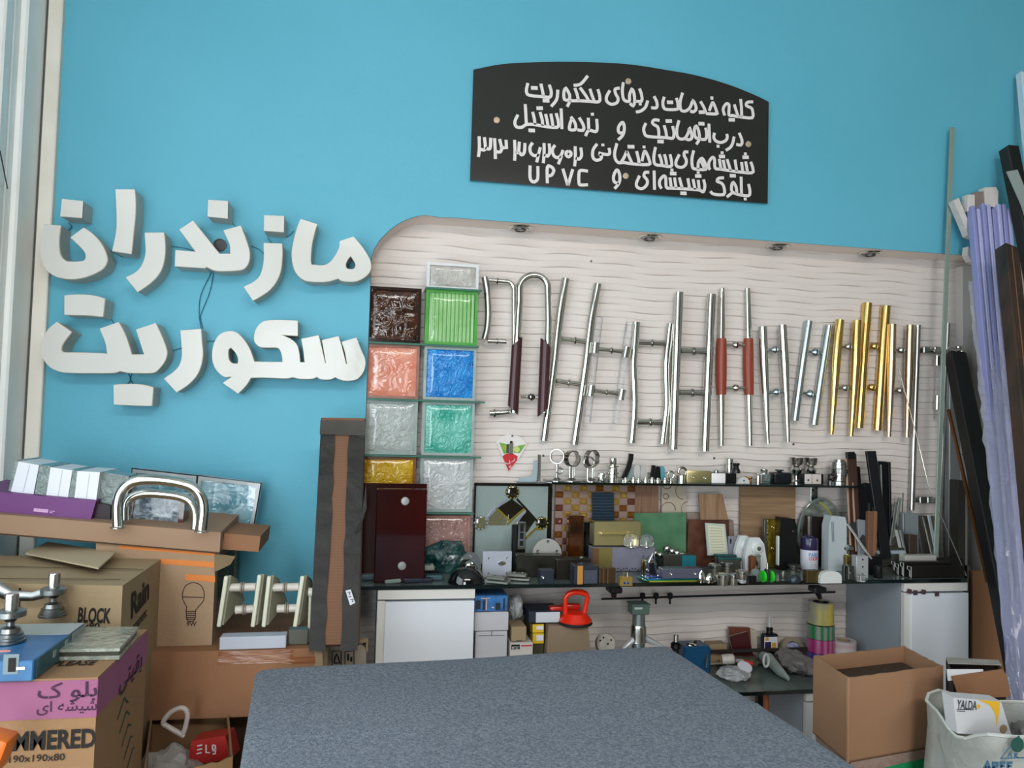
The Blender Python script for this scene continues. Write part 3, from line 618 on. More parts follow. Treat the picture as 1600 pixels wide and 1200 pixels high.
ACR = mat('acrylic_rod', (.93, .92, .93), .03, trans=.9, ior=1.25)
h = crop(830, 420, 4); h2 = crop(1100, 420, 3.81); h0 = crop(540, 380, 4.444)
def arcp(cx, cy, rx, ry, a0, a1, n=8): return [(cx+rx*math.cos(math.radians(a0+(a1-a0)*i/n)), cy-ry*math.sin(math.radians(a0+(a1-a0)*i/n))) for i in range(n+1)]
pull('chrome pull handle with a bowed tube beside the green glass block', [('bar', spline([(757, 433), (761, 455), (763, 490), (761, 515), (757, 530)], 4, False), 4.6, M_steel, None)],
     [((764, 438), (790, 440), 3.0, 'pin', M_chrome), ((762, 533), (791, 534), 3.2, 'pin', M_chrome)])
pull('chrome pull handle bent at both ends, standing behind the left dark wood sleeve',
     [('bar', [(768, 439), (782, 440)]+arcp(790, 453, 13, 13, 90, 0)+[(803, 520), (803, 600)]+arcp(793, 632, 10, 12, 0, -90)[::1]+[(772, 646), (766, 646)], 3.6, M_chrome, None)],
     [((765, 646), (780, 645), 4.2, 'pin', M_chrome)])
pull('inverted U chrome pull handle with two dark walnut sleeves', [('bar', [(803, 645), (806, 560), (812, 470)]+arcp(834, 450, 22, 20, 180, 0, 14)+[(857, 500), (855, 560), (850, 645)], 5.0, M_chrome, None)],
     [((814, 620), (846, 621), 3.0, 'cone', M_chrome)])
t = [o for o in bpy.data.objects if o.name.startswith('pull_handle') and not o.parent][-1]
for a, b, sd in [((808, 533), (801.5, 641), -1), ((852.5, 536), (848, 644), 1)]:
    A, B = W(a[0], a[1], -.060), W(b[0], b[1], -.060); s = scl(A); r = 8.4*s; n = 18; g = G(); vs = []
    for P, sg in ((A, 1), (B, -1)):
        for j in range(n):
            q = 2*PI*j/n; vs.append(P+Vector((r*math.cos(q), r*math.sin(q)*.9, -r*math.cos(q)*.9*sd if sg > 0 else r*math.cos(q)*.9*sd)))
    g.add(vs, [(j, (j+1) % n, n+(j+1) % n, n+j) for j in range(n)]+[tuple(range(n)), tuple(range(n, 2*n))[::-1]]); part('wood_sleeve', g, M_walnut, t, 'dark walnut sleeve cut at a slant')
pull('long straight tilted chrome pull handle, tallest of the left half', [('bar', [h((215, 62)), h((180, 290)), h((148, 560)), h((80, 1075))], 5.9, M_chrome, None), ('bar', [h((415, 95)), h((375, 330)), h((343, 590)), h((270, 1098))], 5.9, M_chrome, None)],
     [(h((195, 438)), h((350, 458)), 3.6, 'pin', M_chrome), (h((158, 702)), h((310, 724)), 3.6, 'pin', M_chrome)])
pull('clear acrylic rod pull handle with chrome collars', [('bar', [h((428, 305)), h((352, 960))], 4.6, ACR, None), ('bar', [h((612, 335)), h((527, 975))], 4.6, ACR, None),
     ('end_collar', [h((405, 462)), h((397, 528))], 5.8, M_chrome, None), ('end_collar', [h((378, 730)), h((368, 795))], 5.8, M_chrome, None), ('end_collar', [h((602, 490)), h((588, 556))], 5.8, M_chrome, None), ('end_collar', [h((570, 755)), h((558, 820))], 5.8, M_chrome, None)],
     [(h((420, 502)), h((580, 518)), 3.0, 'pin', M_chrome), (h((393, 762)), h((548, 782)), 3.0, 'pin', M_chrome)])
pull('bowed chrome pull handle with two gently curved bars', [('bar', spline([h((657, 335)), h((648, 470)), h((637, 600)), h((643, 720)), h((646, 850)), h((640, 960)), h((628, 1088))], 3, False), 5.9, M_chrome, None), ('bar', spline([h((872, 345)), h((858, 470)), h((843, 600)), h((845, 720)), h((848, 850)), h((836, 960)), h((820, 1095))], 3, False), 5.9, M_chrome, None)],
     [(h((665, 462)), h((842, 466)), 3.8, 'pin', M_chrome), (h((658, 958)), h((825, 962)), 4.2, 'pin', M_chrome)])
pull('long chrome pull handle with slant cut ends, left of the red wood pair', [('bar', [h((925, 147)), h((908, 560)), h((888, 1128))], 6.2, M_chrome, None), ('bar', [h((1128, 160)), h((1108, 600)), h((1085, 1140))], 6.2, M_chrome, None)],
     [(h((935, 513)), h((1095, 517)), 4.0, 'pin', M_steel), (h((925, 773)), h((1088, 776)), 4.0, 'pin', M_steel)])
tp = lambda x0, x1, x2, x3: [('bar', [h((x0, 122)), h((x1, 436))], [3.6, 5.2], M_chrome, None), ('wood_grip', spline([h((x1, 436)), h((x1-2, 610)), h((x2, 788))], 4, False), [6.4, 6.9, 7.3, 7.5, 7.5, 7.5, 7.3, 6.9, 6.4], M_redwood, None), ('bar', [h((x2, 788)), h((x3, 1105))], [5.2, 3.4], M_chrome, None)]
pull('tapered chrome pull handle with red brown wooden grips', tp(1193, 1190, 1188, 1189)+tp(1352, 1358, 1361, 1367), [(h((1215, 475)), h((1340, 478)), 3.0, 'cone', M_chrome), (h((1215, 745)), h((1338, 745)), 3.0, 'cone', M_chrome)])
pull('chrome pull handle with slanted tops tapering to thin feet', [('bar', [h2((350, 345)), h2((358, 560)), h2((380, 1040))], [6, 6.4, 2.8], M_chrome, None), ('bar', [h2((467, 335)), h2((480, 560)), h2((500, 1030))], [6, 6.4, 2.8], M_chrome, None)],
     [(h2((375, 483)), h2((465, 480)), 3.0, 'cone', M_zinc), (h2((383, 737)), h2((475, 732)), 3.0, 'cone', M_zinc)])
pull('short straight tilted pull handle of bluish chrome', [('bar', [h2((622, 312)), h2((540, 905))], 5.6, M_zinc, None), ('bar', [h2((742, 338)), h2((655, 930))], 5.6, M_zinc, None)],
     [(h2((608, 492)), h2((712, 503)), 3.2, 'cone', M_zinc), (h2((580, 738)), h2((680, 752)), 3.2, 'cone', M_zinc)])
pull('gold pull handle with slanted tops and tapering feet', [('bar', [h2((808, 305)), h2((785, 560)), h2((758, 985))], [6, 6.6, 3], M_gold, None), ('bar', [h2((912, 308)), h2((903, 560)), h2((875, 998))], [6, 6.6, 3], M_gold, None)],
     [(h2((815, 465)), h2((900, 464)), 3.0, 'ball', M_chrome), (h2((790, 708)), h2((885, 712)), 3.0, 'ball', M_chrome)])
pull('tall straight polished gold pull handle', [('bar', [h2((972, 205)), h2((922, 948))], 6.6, M_gold, None), ('bar', [h2((1082, 222)), h2((1033, 962))], 6.6, M_gold, None)],
     [(h2((960, 462)), h2((1065, 462)), 3.2, 'ball', M_gold), (h2((945, 705)), h2((1050, 708)), 3.2, 'ball', M_gold)])
pull('champagne coloured tapering pull handle right of the gold ones', [('bar', [h2((1122, 330)), h2((1115, 600)), h2((1100, 1000))], [5.2, 5.8, 3], M_champ, None), ('bar', [h2((1227, 335)), h2((1220, 600)), h2((1207, 1003))], [5.2, 5.8, 3], M_champ, None)],
     [(h2((1125, 483)), h2((1220, 487)), 3.0, 'ball', M_chrome), (h2((1118, 725)), h2((1212, 727)), 3.0, 'ball', M_chrome)])
t = pull('very long slim silver pull handle with square plates, right end', [('bar', [(1434, 508), (1424, 797)], 4.0, M_steel, None), ('bar', [(1481, 505), (1467, 820)], 3.2, M_steel, None)],
     [((1438, 548), (1478, 549), 3.4, 'pin', M_steel), ((1428, 781), (1470, 782), 3.4, 'pin', M_steel)])
for (u, v) in [(1446, 547), (1463, 547), (1440, 781), (1452, 781)]:
    g = G(); p = W(u, v, YH); s = scl(p); g.box(p, (11*s, .02, 10*s), bev=.002); part('square_plate', g, M_steel, t)
t = thing('crystal_pull', 'small clear crystal handle with chrome ends beside the tall thin strip', 'door handle', W(1464, 655, YH))
g = G(); g.tube([W(1465, 555, YH), W(1464, 655, YH)], 4*.0024, 8); part('crystal_bar', g, ACR, t)
for v0, v1 in ((556, 571), (618, 640)):
    g = G(); g.tube([W(1464.5, v0, YH), W(1464, v1, YH)], 4.6*.0024, 14); g.tube([W(1464.5, (v0+v1)/2, YH), W(1464.5, (v0+v1)/2, 0)], .006, 10); part('chrome_end', g, M_chrome, t)
g = G(); g.box(W(1500, 557, -.05), (.012, .03, .05), bev=.003); g.box(W(1496, 543, -.045), (.02, .03, .012), bev=.003); single('door_catch', g, M_chrome, 'small chrome catch fixed to the edge of the white post', 'catch')

# hanging diamond tag and grey shelf bracket
t = thing('price_tag', 'diamond shaped white, green and red hanging card tag on the panel', 'tag', W(795, 737, -.012))
o = [(775, 690), (784, 681), (797, 679), (813, 682), (824, 694), (811, 716), (794, 737), (785, 714)]
g = G(); g.prism([[W(u, v, -.014) for u, v in o]], (0, .003, 0)); part('card', g, mat('card_white', '#e3dcd8', .5), t)
g = G(); g.prism([[W(u, v, -.0155) for u, v in [(785, 713), (790, 709), (800, 708), (809, 713), (808, 719), (794.5, 736)]]], (0, .001, 0)); part('red_field', g, M_redp, t)
g = G(); g.prism([[W(u, v, -.0152) for u, v in [(780, 691), (792, 694), (792, 708), (787, 709)]]], (0, .0008, 0)); g.prism([[W(u, v, -.0152) for u, v in [(803, 698), (822, 694), (812, 708), (803, 707)]]], (0, .0008, 0)); part('green_field', g, mat('lime_print', '#9fae3e', .5, noise=(30, '#4fa04a', .9)), t)
g = G(); g.lathe([(.001, -.001), (.011, -.001), (.011, 0)], W(807.5, 702, -.0155), (0, 1, 0), 16); part('yellow_dot', g, mat('pale_lime', '#c9cf7a', .5), t)
for u0, u1, v0, v1, m in ((791.5, 796, 694, 708, M_darksteel), (796, 802, 692, 709, M_steel), (797, 801, 689, 693, M_black)):
    a, b = W(u0, v1, -.02), W(u1, v0, -.02); g = G(); g.box(((a.x+b.x)/2, -.018, (a.z+b.z)/2), (b.x-a.x, .006, b.z-a.z), bev=.0015); part('hardware_sample', g, m, t)
g = G(); [g.ribbon([W(u, v, -.0165) for u, v in q], .0022, (0, .0006, 0)) for q in ([(789, 723), (793, 725), (797, 724), (796, 719)], [(799, 722), (803, 720), (805, 716)], [(795, 730), (798, 727), (799, 731), (795, 730)])]; part('tag_writing', g, M_paper, t)
g = G(); g.tube([W(800.5, 681, -.016), W(800.5, 681, 0)], .004, 10); part('tag_nail', g, M_black, t)
t = thing('shelf_bracket', 'grey steel angle bracket with a thin upright rod, standing on the framed glass', 'bracket', W(838, 752, -.06))
g = G(); g.prism([[W(u, v, -.06) for u, v in spline([(811, 752, 1), (811, 746, 1), (828, 745), (833, 738), (834, 721, 1), (840, 719, 1), (839, 745), (836, 752, 1)], 3)]], (0, .004, 0)); part('bracket_arm', g, mat('pale_zinc', '#a9b9c0', .35, .4), t)
g = G(); g.box(W(842, 731, -.055), (.011, .018, .098), bev=.002); part('bracket_rod', g, M_steel, t)
g = G(); a = W(806, 752.5, -.08); b = W(860, 753, -.08); g.box(((a.x+b.x)/2, -.075, a.z), (b.x-a.x, .05, .003), bev=.001); part('bracket_foot', g, M_zinc, t)
# ------------------------------------------------------------------ builders for small goods
def bolt(g, p, ax, r, mi=0): g.lathe([(r, .0), (r, -.0015), (r*.75, -.0025), (r*.3, -.0015), (.0005, -.001)], p, ax, 10, mi)
def clampbox(label, u0, u1, vt, vb, dep, m, yaw=0, z=ZS, cat='patch fitting', name='glass_patch_fitting', screws=2, gap=True, group=None, side=None):
    """two bevelled metal plates with a gasket gap and bolt heads"""
    p, w, h_ = dims(u0, u1, vt, vb, z); p.z = z
    t = thing(name, label, cat, p, group); R = rot(0, 0, yaw); M = Matrix.Translation(p) @ R
    k = dep*.4 if gap else dep
    g = G(); g.box((0, k/2, h_/2), (w, k, h_), bev=.0018); part('front_plate', g.xf(M), m, t)
    if gap:
        g = G(); g.box((0, dep/2, h_/2), (w*.94, dep*.22, h_*.94)); part('gasket', g.xf(M), M_rubber, t)
        g = G(); g.box((0, dep-k/2, h_/2), (w, k, h_), bev=.0018); part('back_plate', g.xf(M), m, t)
    if screws:
        g = G()
        for i in range(screws): bolt(g, (-w*.3+w*.6*i/max(1, screws-1), 0, h_*.5), (0, 1, 0), min(.005, h_*.14))
        part('screws', g.xf(M), M_steel, t)
    return t
def lathe_thing(name, label, cat, parts, u, vb, z=ZS, group=None, y=None, dv=0):
    """parts: (part name, [(r px, h px)...], material) stacked from the contact point up; pixel units"""
    p = H(u, vb, z); p.z = z; s = scl(p); t = thing(name, label, cat, p, group)
    for nm, prof, m in parts:
        g = G(); g.lathe([(r*s, h_*s) for r, h_ in prof], p, n=24); part(nm, g, m, t)
    return t
def slab(name, label, cat, quad, thick, m, Y, group=None, lean=0, det=None):
    """flat sample: quad of image corners on the plane Y, bottom edge stands on the shelf"""
    P = [W(u, v, Y) for u, v in quad]; g = G(); g.prism([P], (0, thick, 0))
    zb = min(p.z for p in P); t = thing(name, label, cat, (sum(p.x for p in P)/len(P), Y, zb), group)
    part('sheet', g, m, t); return t, P
def lean_panel(x0, x1, z0, z1, y0, y1, th):
    """box leaning from (y0,z0) back to (y1,z1)"""
    g = G(); g.add([(x0, y0, z0), (x1, y0, z0), (x1, y0+th, z0), (x0, y0+th, z0), (x0, y1, z1), (x1, y1, z1), (x1, y1+th, z1), (x0, y1+th, z1)],
                   [(0, 1, 5, 4), (1, 2, 6, 5), (2, 3, 7, 6), (3, 0, 4, 7), (4, 5, 6, 7), (0, 3, 2, 1)]); return g

# ------------------------------------------------------------------ things on the main shelf: back row samples
M_redglass = mat('dark_red_glass', '#1e0203', .07, coat=.5, noise=(2.5, '#420506', .8))
a, b = W(562, 800, -.24), W(668, 757, -.24)
t = thing('red_glass_panel', 'dark red glass panel standing behind the one with steel discs', 'glass panel', ((a.x+b.x)/2, -.24, ZS+.001), 'dark red glass panels')
g = lean_panel(a.x, b.x, ZS+.001, b.z, -.245, -.215, .010); part('pane', g, M_redglass, t)
g = G(); g.box((a.x+.003, -.235, (ZS+b.z)/2), (.003, .006, b.z-ZS-.02)); part('edge_band', g, mat('dull_red_edge', '#5b2028', .3), t)
b0, b1, tL, tR = H(586, 912, ZS), H(663, 905, ZS), None, None
Yf = b0.y; a, b = W(589, 763, Yf), W(668, 758, Yf)
t = thing('red_glass_panel', 'front dark red glass panel with two steel discs', 'glass panel', ((a.x+b.x)/2, Yf, ZS+.001), 'dark red glass panels')
g = G(); g.box(((a.x+b.x)/2, Yf+.008, (ZS+a.z)/2), (b.x-a.x, .016, a.z-ZS-.002), bev=.003); part('pane', g, M_redglass, t)
for (u, v) in ((633, 783), (628, 884)):
    p = W(u, v, Yf); g = G(); g.lathe([(.0135, .001), (.0138, -.002), (.012, -.0035), (.001, -.004)], p, (0, 1, 0), 24); part('steel_disc', g, mat('satin_disc', '#8e8f8c', .35, .5), t)
# framed bevelled glass with gold beaded diamond
a, b = W(738, 866, -.06), W(862, 756, -.06)
t = thing('bevelled_glass_panel', 'framed clear glass panel with gold and dark diamond motif', 'glass panel', ((a.x+b.x)/2, -.07, ZS+.001))
zt = b.z
g = G()
for cx, cz, w, h_ in (((a.x+b.x)/2, zt-.004, b.x-a.x, .010), ((a.x+b.x)/2, ZS+.006, b.x-a.x, .010)): g.box((cx, -.06, cz), (w, .016, h_), bev=.002)
g.box((a.x+.003, -.06, (ZS+zt)/2), (.006, .016, zt-ZS-.004)); g.box((b.x-.006, -.06, (ZS+zt)/2), (.016, .018, zt-ZS-.004), bev=.002); part('dark_frame', g, mat('bronze_frame', '#1d1812', .25, .4), t)
g = G(); g.box(((a.x+b.x)/2, -.058, (ZS+zt)/2), (b.x-a.x-.012, .006, zt-ZS-.012)); part('clear_pane', g, mat('bevel_glass', '#a4b4b1', .05, coat=.6, trans=.25), t)
c7 = crop(700, 700, 5.215); q7 = lambda p, y=-.0625: W(*c7(p), y)
dk = mat('dark_bevel', '#1e1a12', .06, coat=.8); go = mat('gold_bevel', '#b3a03f', .12, .6, coat=.5); si = mat('silver_bevel', '#a8b0c4', .08, .4, coat=.6)
for pts, m in (([(520, 415), (620, 490), (510, 590), (400, 490)], dk), ([(640, 510), (710, 590), (640, 690), (575, 600)], dk), ([(330, 570), (400, 500), (480, 590), (470, 630), (330, 630)], mat('olive_bevel', '#6d6a50', .1, coat=.6))):
    g = G(); g.prism([[q7(p) for p in pts]], (0, .003, 0)); part('bevel_piece', g, m, t)
for pts, m in (([(320, 570), (390, 490), (490, 415)], si), ([(395, 490), (500, 590)], go), ([(480, 625), (560, 550), (630, 490)], go), ([(545, 600), (630, 520)], si), ([(560, 415), (640, 500), (720, 590)], dk), ([(630, 740), (720, 650)], go), ([(720, 660), (780, 660)], go)):
    g = G(); g.ribbon([q7(p, -.0645) for p in pts], .008, (0, .003, 0)); part('bevel_strip', g, m, t)
for (x, y, r, m) in ((525, 360, 58, dk), (265, 610, 60, mat('olive_bevel', '#6d6a50')), (765, 610, 52, dk)):
    p = q7((x, y), -.0625); R = r/5.215*scl(p); g = G(); g.lathe([(R, 0), (R*.9, -.005), (R*.55, -.008), (.001, -.008)], p, (0, 1, 0), 14); part('round_bevel', g, m, t)
    g = G()
    for k in range(10): q = k*2*PI/10; g.sphere((p.x+R*.86*math.cos(q), p.y-.005, p.z+R*.86*math.sin(q)), R*.17, 6, 4)
    part('gold_beads', g, go if x != 265 else si, t)
# checkered mirror mosaic tile: each little square is its own piece
c7b = crop(840, 690, 5)
t = thing('mosaic_tile', 'checkered mosaic tile of brown squares and gold mirror facets', 'tile sample', W(930, 900, -.05) .lerp(W(930, 900, -.05), 1))
t.location = (t.location.x, -.05, ZS+.001); ORG[t.name] = Vector(t.location)
A, B = W(868, 757, -.05), W(990, 900, -.05); B.z = ZS+.003
g = G(); g.box(((A.x+B.x)/2, -.046, (A.z+B.z)/2), (B.x-A.x, .006, A.z-B.z)); part('backing', g, mat('mosaic_back', '#8f6a5c', .5), t)
nxm, nzm = 10, 12; cw = (B.x-A.x)/nxm; ch = (A.z-B.z)/nzm
mg1, mg2, mg3, mb1 = mat('mosaic_gold', '#d7a93c', .08, .7, noise=(90, '#f1d98a', .9)), mat('mosaic_amber', '#8f5f2c', .08, .5), mat('mosaic_copper', '#7a4a3c', .12, .4), mat('mosaic_taupe', '#8a756c', .5)
me_p = me_f = None
for j in range(nzm):
    for i in range(nxm):
        cx, cz = A.x+(i+.5)*cw, A.z-(j+.5)*ch
        if (i+j) % 2 == 0:
            g = G(); g.box((cx, -.050, cz), (cw*.94, .004, ch*.94), bev=.0006)
            part('mosaic_square', g, mb1, t)
        else:
            g = G(); r = .5; g.add([(cx+a*cw*.47, -.049, cz+b*ch*.47) for a, b in ((-1, -1), (1, -1), (1, 1), (-1, 1))]+[(cx+a*cw*.22, -.056, cz+b*ch*.22) for a, b in ((-1, -1), (1, -1), (1, 1), (-1, 1))],
                           [(0, 1, 5, 4), (1, 2, 6, 5), (2, 3, 7, 6), (3, 0, 4, 7), (4, 5, 6, 7)])
            part('mirror_facet', g, mg1 if 0 < i < 9 and random.random() < .62 else (mg2 if random.random() < .6 else mg3), t, ang=5)
def smp(name, label, quad, m, Y, th=.008): return slab(name, label, 'material sample', quad, th, m, Y)
t, P = smp('louvre_sample', 'small dark blue ribbed louvre sample in front of the mosaic tile', [(925, 770), (959, 770), (960, 813), (926, 813)], mat('navy_slat', '#1f2b38', .3), -.075)
for k in range(9):
    z = P[3].z+(k+.5)*(P[0].z-P[3].z)/9; g = G(); g.box(((P[0].x+P[1].x)/2, -.078, z), (P[1].x-P[0].x-.002, .004, .0085), rot(.35), bev=.001); part('slat', g, mat('navy_slat2', '#2c3d4d', .25), t)
g = G(); g.box(((P[0].x+P[1].x)/2, -.072, (P[3].z+ZS)/2), (.03, .006, P[3].z-ZS)); part('stand', g, M_darksteel, t)
wood = lambda n, c1, c2: mat(n, c1, .45, stripes=(6, c2, 'Z', 7, .5), noise=(18, c2, .4, (6, 6, .6)))
W1 = mat('wood_brown', '#937059', .5, noise=(90, '#6f4f3d', 1, (1, 1, .04)))
W2 = mat('wood_oak', '#9c7f62', .5, noise=(60, '#83674a', 1, (.06, 1, 1)))
W3 = mat('wood_pale', '#a08064', .5, noise=(80, '#7f6047', 1, (1, 1, .06)))
smp('wood_sample', 'brown striped wood sample right of the mosaic tile under the shelf', [(990, 757), (1029, 757), (1029, 801), (1028, 900), (990, 900)], W1, -.035)
t, P = smp('ring_pattern_sample', 'beige sample tile with thin brown rings', [(1034, 759), (1072, 759), (1072, 803), (1072, 898), (1034, 898)], mat('beige_tile', '#b6ac9a', .3), -.030)
for u, v, r, a0, a1 in ((1040.5, 775.5, 4.3, 0, 360), (1068, 767, 13, 90, 270), (1044, 797, 12, 0, 200), (1075, 795, 11, 90, 270), (1042, 757, 7, 180, 360)):
    g = G(); s = scl(W(u, v, -.03)); g.tube([W(u, v, -.0315)+Vector((r*s*math.cos(math.radians(a0+(a1-a0)*k/14)), 0, r*s*math.sin(math.radians(a0+(a1-a0)*k/14)))) for k in range(15)], .0014, 5); part('brown_ring', g, mat('ring_brown', '#7d4d2c', .4), t)
t, P = smp('green_tile', 'green marbled glass tile behind the chrome balls', [(991, 802), (1072, 801), (1072, 898), (991, 898)], mat('green_marble', '#5b8564', .35, coat=.2, noise=(16, '#426f50', .8)), -.065)
smp('grey_tile_sample', 'worn grey brown tile sample peeping out under the tilted wood piece', [(1073, 801), (1100, 801), (1146, 813), (1149, 860), (1149, 897), (1073, 897)], mat('worn_tile', '#94877a', .6, noise=(25, '#7c6a5a', .9)), -.040)
t, P = smp('brown_stone_tile', 'dark reddish brown stone tile behind the framed paper', [(1076, 812), (1139, 812), (1140, 897), (1073, 897)], mat('brown_stone', '#4d2c22', .3, coat=.3, noise=(22, '#6b4436', .8)), -.075)
smp('wood_sample', 'small tilted pale wood sample above the brown stone tile', [(1092, 772), (1129, 772), (1138, 812), (1095, 812)], W3, -.085)
smp('wood_sample', 'large plain oak veneer sheet under the right half of the upper shelf', [(1157, 760), (1243, 761), (1243, 897), (1156, 897)], W2, -.035)
t = thing('framed_paper', 'small framed paper with lines of tiny writing', 'framed paper', W(1119, 880, -.12)); t.location.z = ZS; ORG[t.name] = Vector(t.location)
q = [(1102, 817), (1133, 819), (1138, 866), (1106, 868)]; P = [W(u, v, -.12) for u, v in q]
g = G(); g.prism([P], (0, .006, 0)); part('paper_frame', g, mat('frame_grey', '#b3bcb4', .4), t)
q = [(1105.5, 820), (1131, 822), (1135, 863), (1109, 865)]; P = [W(u, v, -.1215) for u, v in q]
g = G(); g.prism([P], (0, .001, 0)); part('paper', g, mat('cream_paper', '#cfcdb4', .7), t)
g = G()
for k in range(9):
    A_ = P[0].lerp(P[3], (k+1)/10); B_ = P[1].lerp(P[2], (k+1)/10); n = 12
    g.ribbon([A_.lerp(B_, .1+.8*i/n)+Vector((0, -.0008, .0012*math.sin(i*2.3+k))) for i in range(n+1)], .0011, (0, .0005, 0))
part('writing_lines', g, mat('faint_ink', '#8b8a62', .8), t)
g = G(); g.box((P[2].x-.02, -.10, ZS+.012), (.045, .03, .024), bev=.002); part('stand', g, M_darksteel, t)
# oval glass plate with marbled edge
c0, rr = W(1283, 836, -.05), 40
s = scl(c0); t = thing('round_glass_plate', 'round grey glass plate with black and yellow painted veins', 'glass plate', (c0.x, -.05, ZS+.001))
o = [c0+Vector((38*s*math.cos(q), 0, 56*s*math.sin(q)*1.0)) for q in [k*PI/24 for k in range(49)]]
o = [p for p in o if p.z > ZS]; g = G(); g.prism([[Vector((o[-1].x, -.05, ZS+.001))]+o[::-1]+[Vector((o[0].x, -.05, ZS+.001))]] if False else [o+[Vector((o[-1].x, -.05, ZS+.001)), Vector((o[0].x, -.05, ZS+.001))]], (0, .008, 0))
part('plate', g, mat('veined_glass', '#8b948b', .1, coat=.6, noise=(14, '#33382f', .9, (1, 1, 2.4))), t)
g = G(); g.tube([p+Vector((0, .003, 0)) for p in o], .0045, 8); part('plate_rim', g, mat('grey_rim', '#747f7c', .15, coat=.5), t)
g = G(); g.ribbon([W(u, v, -.0515) for u, v in spline([(1281, 785), (1290, 792), (1300, 806)], 4, False)], .006, (0, .001, 0)); part('yellow_vein', g, mat('yellow_vein', '#a9a23a', .2), t)

# ------------------------------------------------------------------ middle and front row
t = thing('gold_mirror_frame', 'tall dark box with amber glass and thin gold frame', 'display box', W(905, 892, -.13)); t.location.z = ZS; ORG[t.name] = Vector(t.location)
P = [W(u, v, -.13) for u, v in ((889, 806), (913, 808), (911, 890), (887, 890))]; zb = ZS+.001
g = G(); g.box(((P[0].x+P[1].x)/2, -.115, (P[0].z+zb)/2), (P[1].x-P[0].x, .03, P[0].z-zb), bev=.002); part('case', g, mat('dark_amber', '#24120a', .07, coat=.7, noise=(10, '#5a2e10', .9)), t)
g = G(); L_ = [(P[0].x+.004, -.132, zb+.01), (P[1].x-.004, -.132, zb+.01), (P[1].x-.004, -.132, P[0].z-.006), (P[0].x+.004, -.132, P[0].z-.006)]; g.tube([Vector(p) for p in L_], .0013, 4, closed=True); part('gold_line', g, M_gold, t)
p = W(918, 846, -.11); g = G(); g.box((p.x+.002, -.105, (P[0].z-.02+zb)/2), (.028, .03, P[0].z-.03-zb), bev=.002)
single('black_lock_case', g, M_blackg, 'glossy black upright lock case between amber box and brass box', 'lock')
a, b = W(928, 850, -.13), W(1002, 816, -.13)
# grey writing box and brass box on it
p0, p1 = W(925, 890, -.17), W(1024, 855, -.17)
t = thing('silver_box', 'silver grey box with handwriting and an olive left end', 'box', ((p0.x+p1.x)/2, -.17, ZS+.001)); zt = p1.z
g = G(); g.box(((p0.x+p1.x)/2, -.135, (zt+ZS)/2), (p1.x-p0.x, .07, zt-ZS-.002), bev=.002); part('box_body', g, mat('silver_card', '#8c8c9c', .3, .2, noise=(12, '#7a7686', .6)), t)
w = p1.x-p0.x
g = G(); g.box((p0.x+w*.155, -.1711, (zt+ZS)/2), (w*.31, .002, zt-ZS-.003)); part('end_panel', g, mat('olive_card', '#857a45', .35, .3), t)
g = G(); g.box((p0.x+w*.05, -.1725, (zt+ZS)/2), (w*.10, .001, zt-ZS-.003)); part('copper_end', g, mat('copper_card', '#7a5638', .4, .3), t)
g = G(); [g.ribbon([W(u, v, -.1715) for u, v in q], .0018, (0, .0006, 0)) for q in ([(1006, 868), (1004, 873), (1003, 877)], [(1008, 877), (1009, 873), (1012, 877), (1011, 871)], [(1013, 870), (1018, 868), (1016, 876)], [(1003, 880), (1010, 880)])]; part('handwriting', g, M_ink, t)
g = G(); [g.box((p0.x+w*(.36+.045*k), -.174, ZS+.010+.003*math.sin(k*2.2)), (.004, .003, .004)) for k in range(13)]; part('torn_edge', g, M_darksteel, t)
q0, q1 = W(928, 853, -.15), W(1002, 815, -.15)
t = thing('brass_plate_box', 'brushed brass plated box lying on the silver box', 'box', ((q0.x+q1.x)/2, -.15, zt+.001))
g = G(); g.box(((q0.x+q1.x)/2, -.13, (q1.z+zt)/2+.001), (q1.x-q0.x, .04, q1.z-zt-.002), bev=.002); part('box_body', g, M_brass, t)
g = G(); g.box(((q0.x+q1.x)/2-.012, -.160, (q1.z+zt)/2+.002), ((q1.x-q0.x)*.6, .020, .006), bev=.002); part('lever', g, mat('pale_brass', '#c9b978', .25, .8), t)
g = G(); g.box(((q0.x+q1.x)/2+.048, -.156, (q1.z+zt)/2-.004), (.024, .012, .024), bev=.003); part('lever_foot', g, M_brass, t)
for i, (u, v, r, lb) in enumerate([(986, 843, 12.5, 'left'), (1010, 843, 11.5, 'right')]):
    p = W(u, v, -.175); s = scl(p)
    t2 = thing('crystal_stopper', 'faceted clear glass knob on the silver box, '+lb+' one', 'knob', (p.x, -.165, zt+.001), 'glass knobs on the silver box')
    g = G(); R = r*s; g.lathe([(R*.2, R*.0), (R*.9, R*.25), (R, R*.8), (R*.8, R*1.5), (R*.3, R*1.75)], (p.x, -.178, zt), n=9); part('knob_crystal', g, ACR, t2, ang=5)
    g = G(); g.lathe([(R*.35, 0), (R*.35, R*.2), (R*.15, R*.3), (R*.15, R*.9)], (p.x, -.178, zt), n=12); part('knob_post', g, M_chrome, t2)
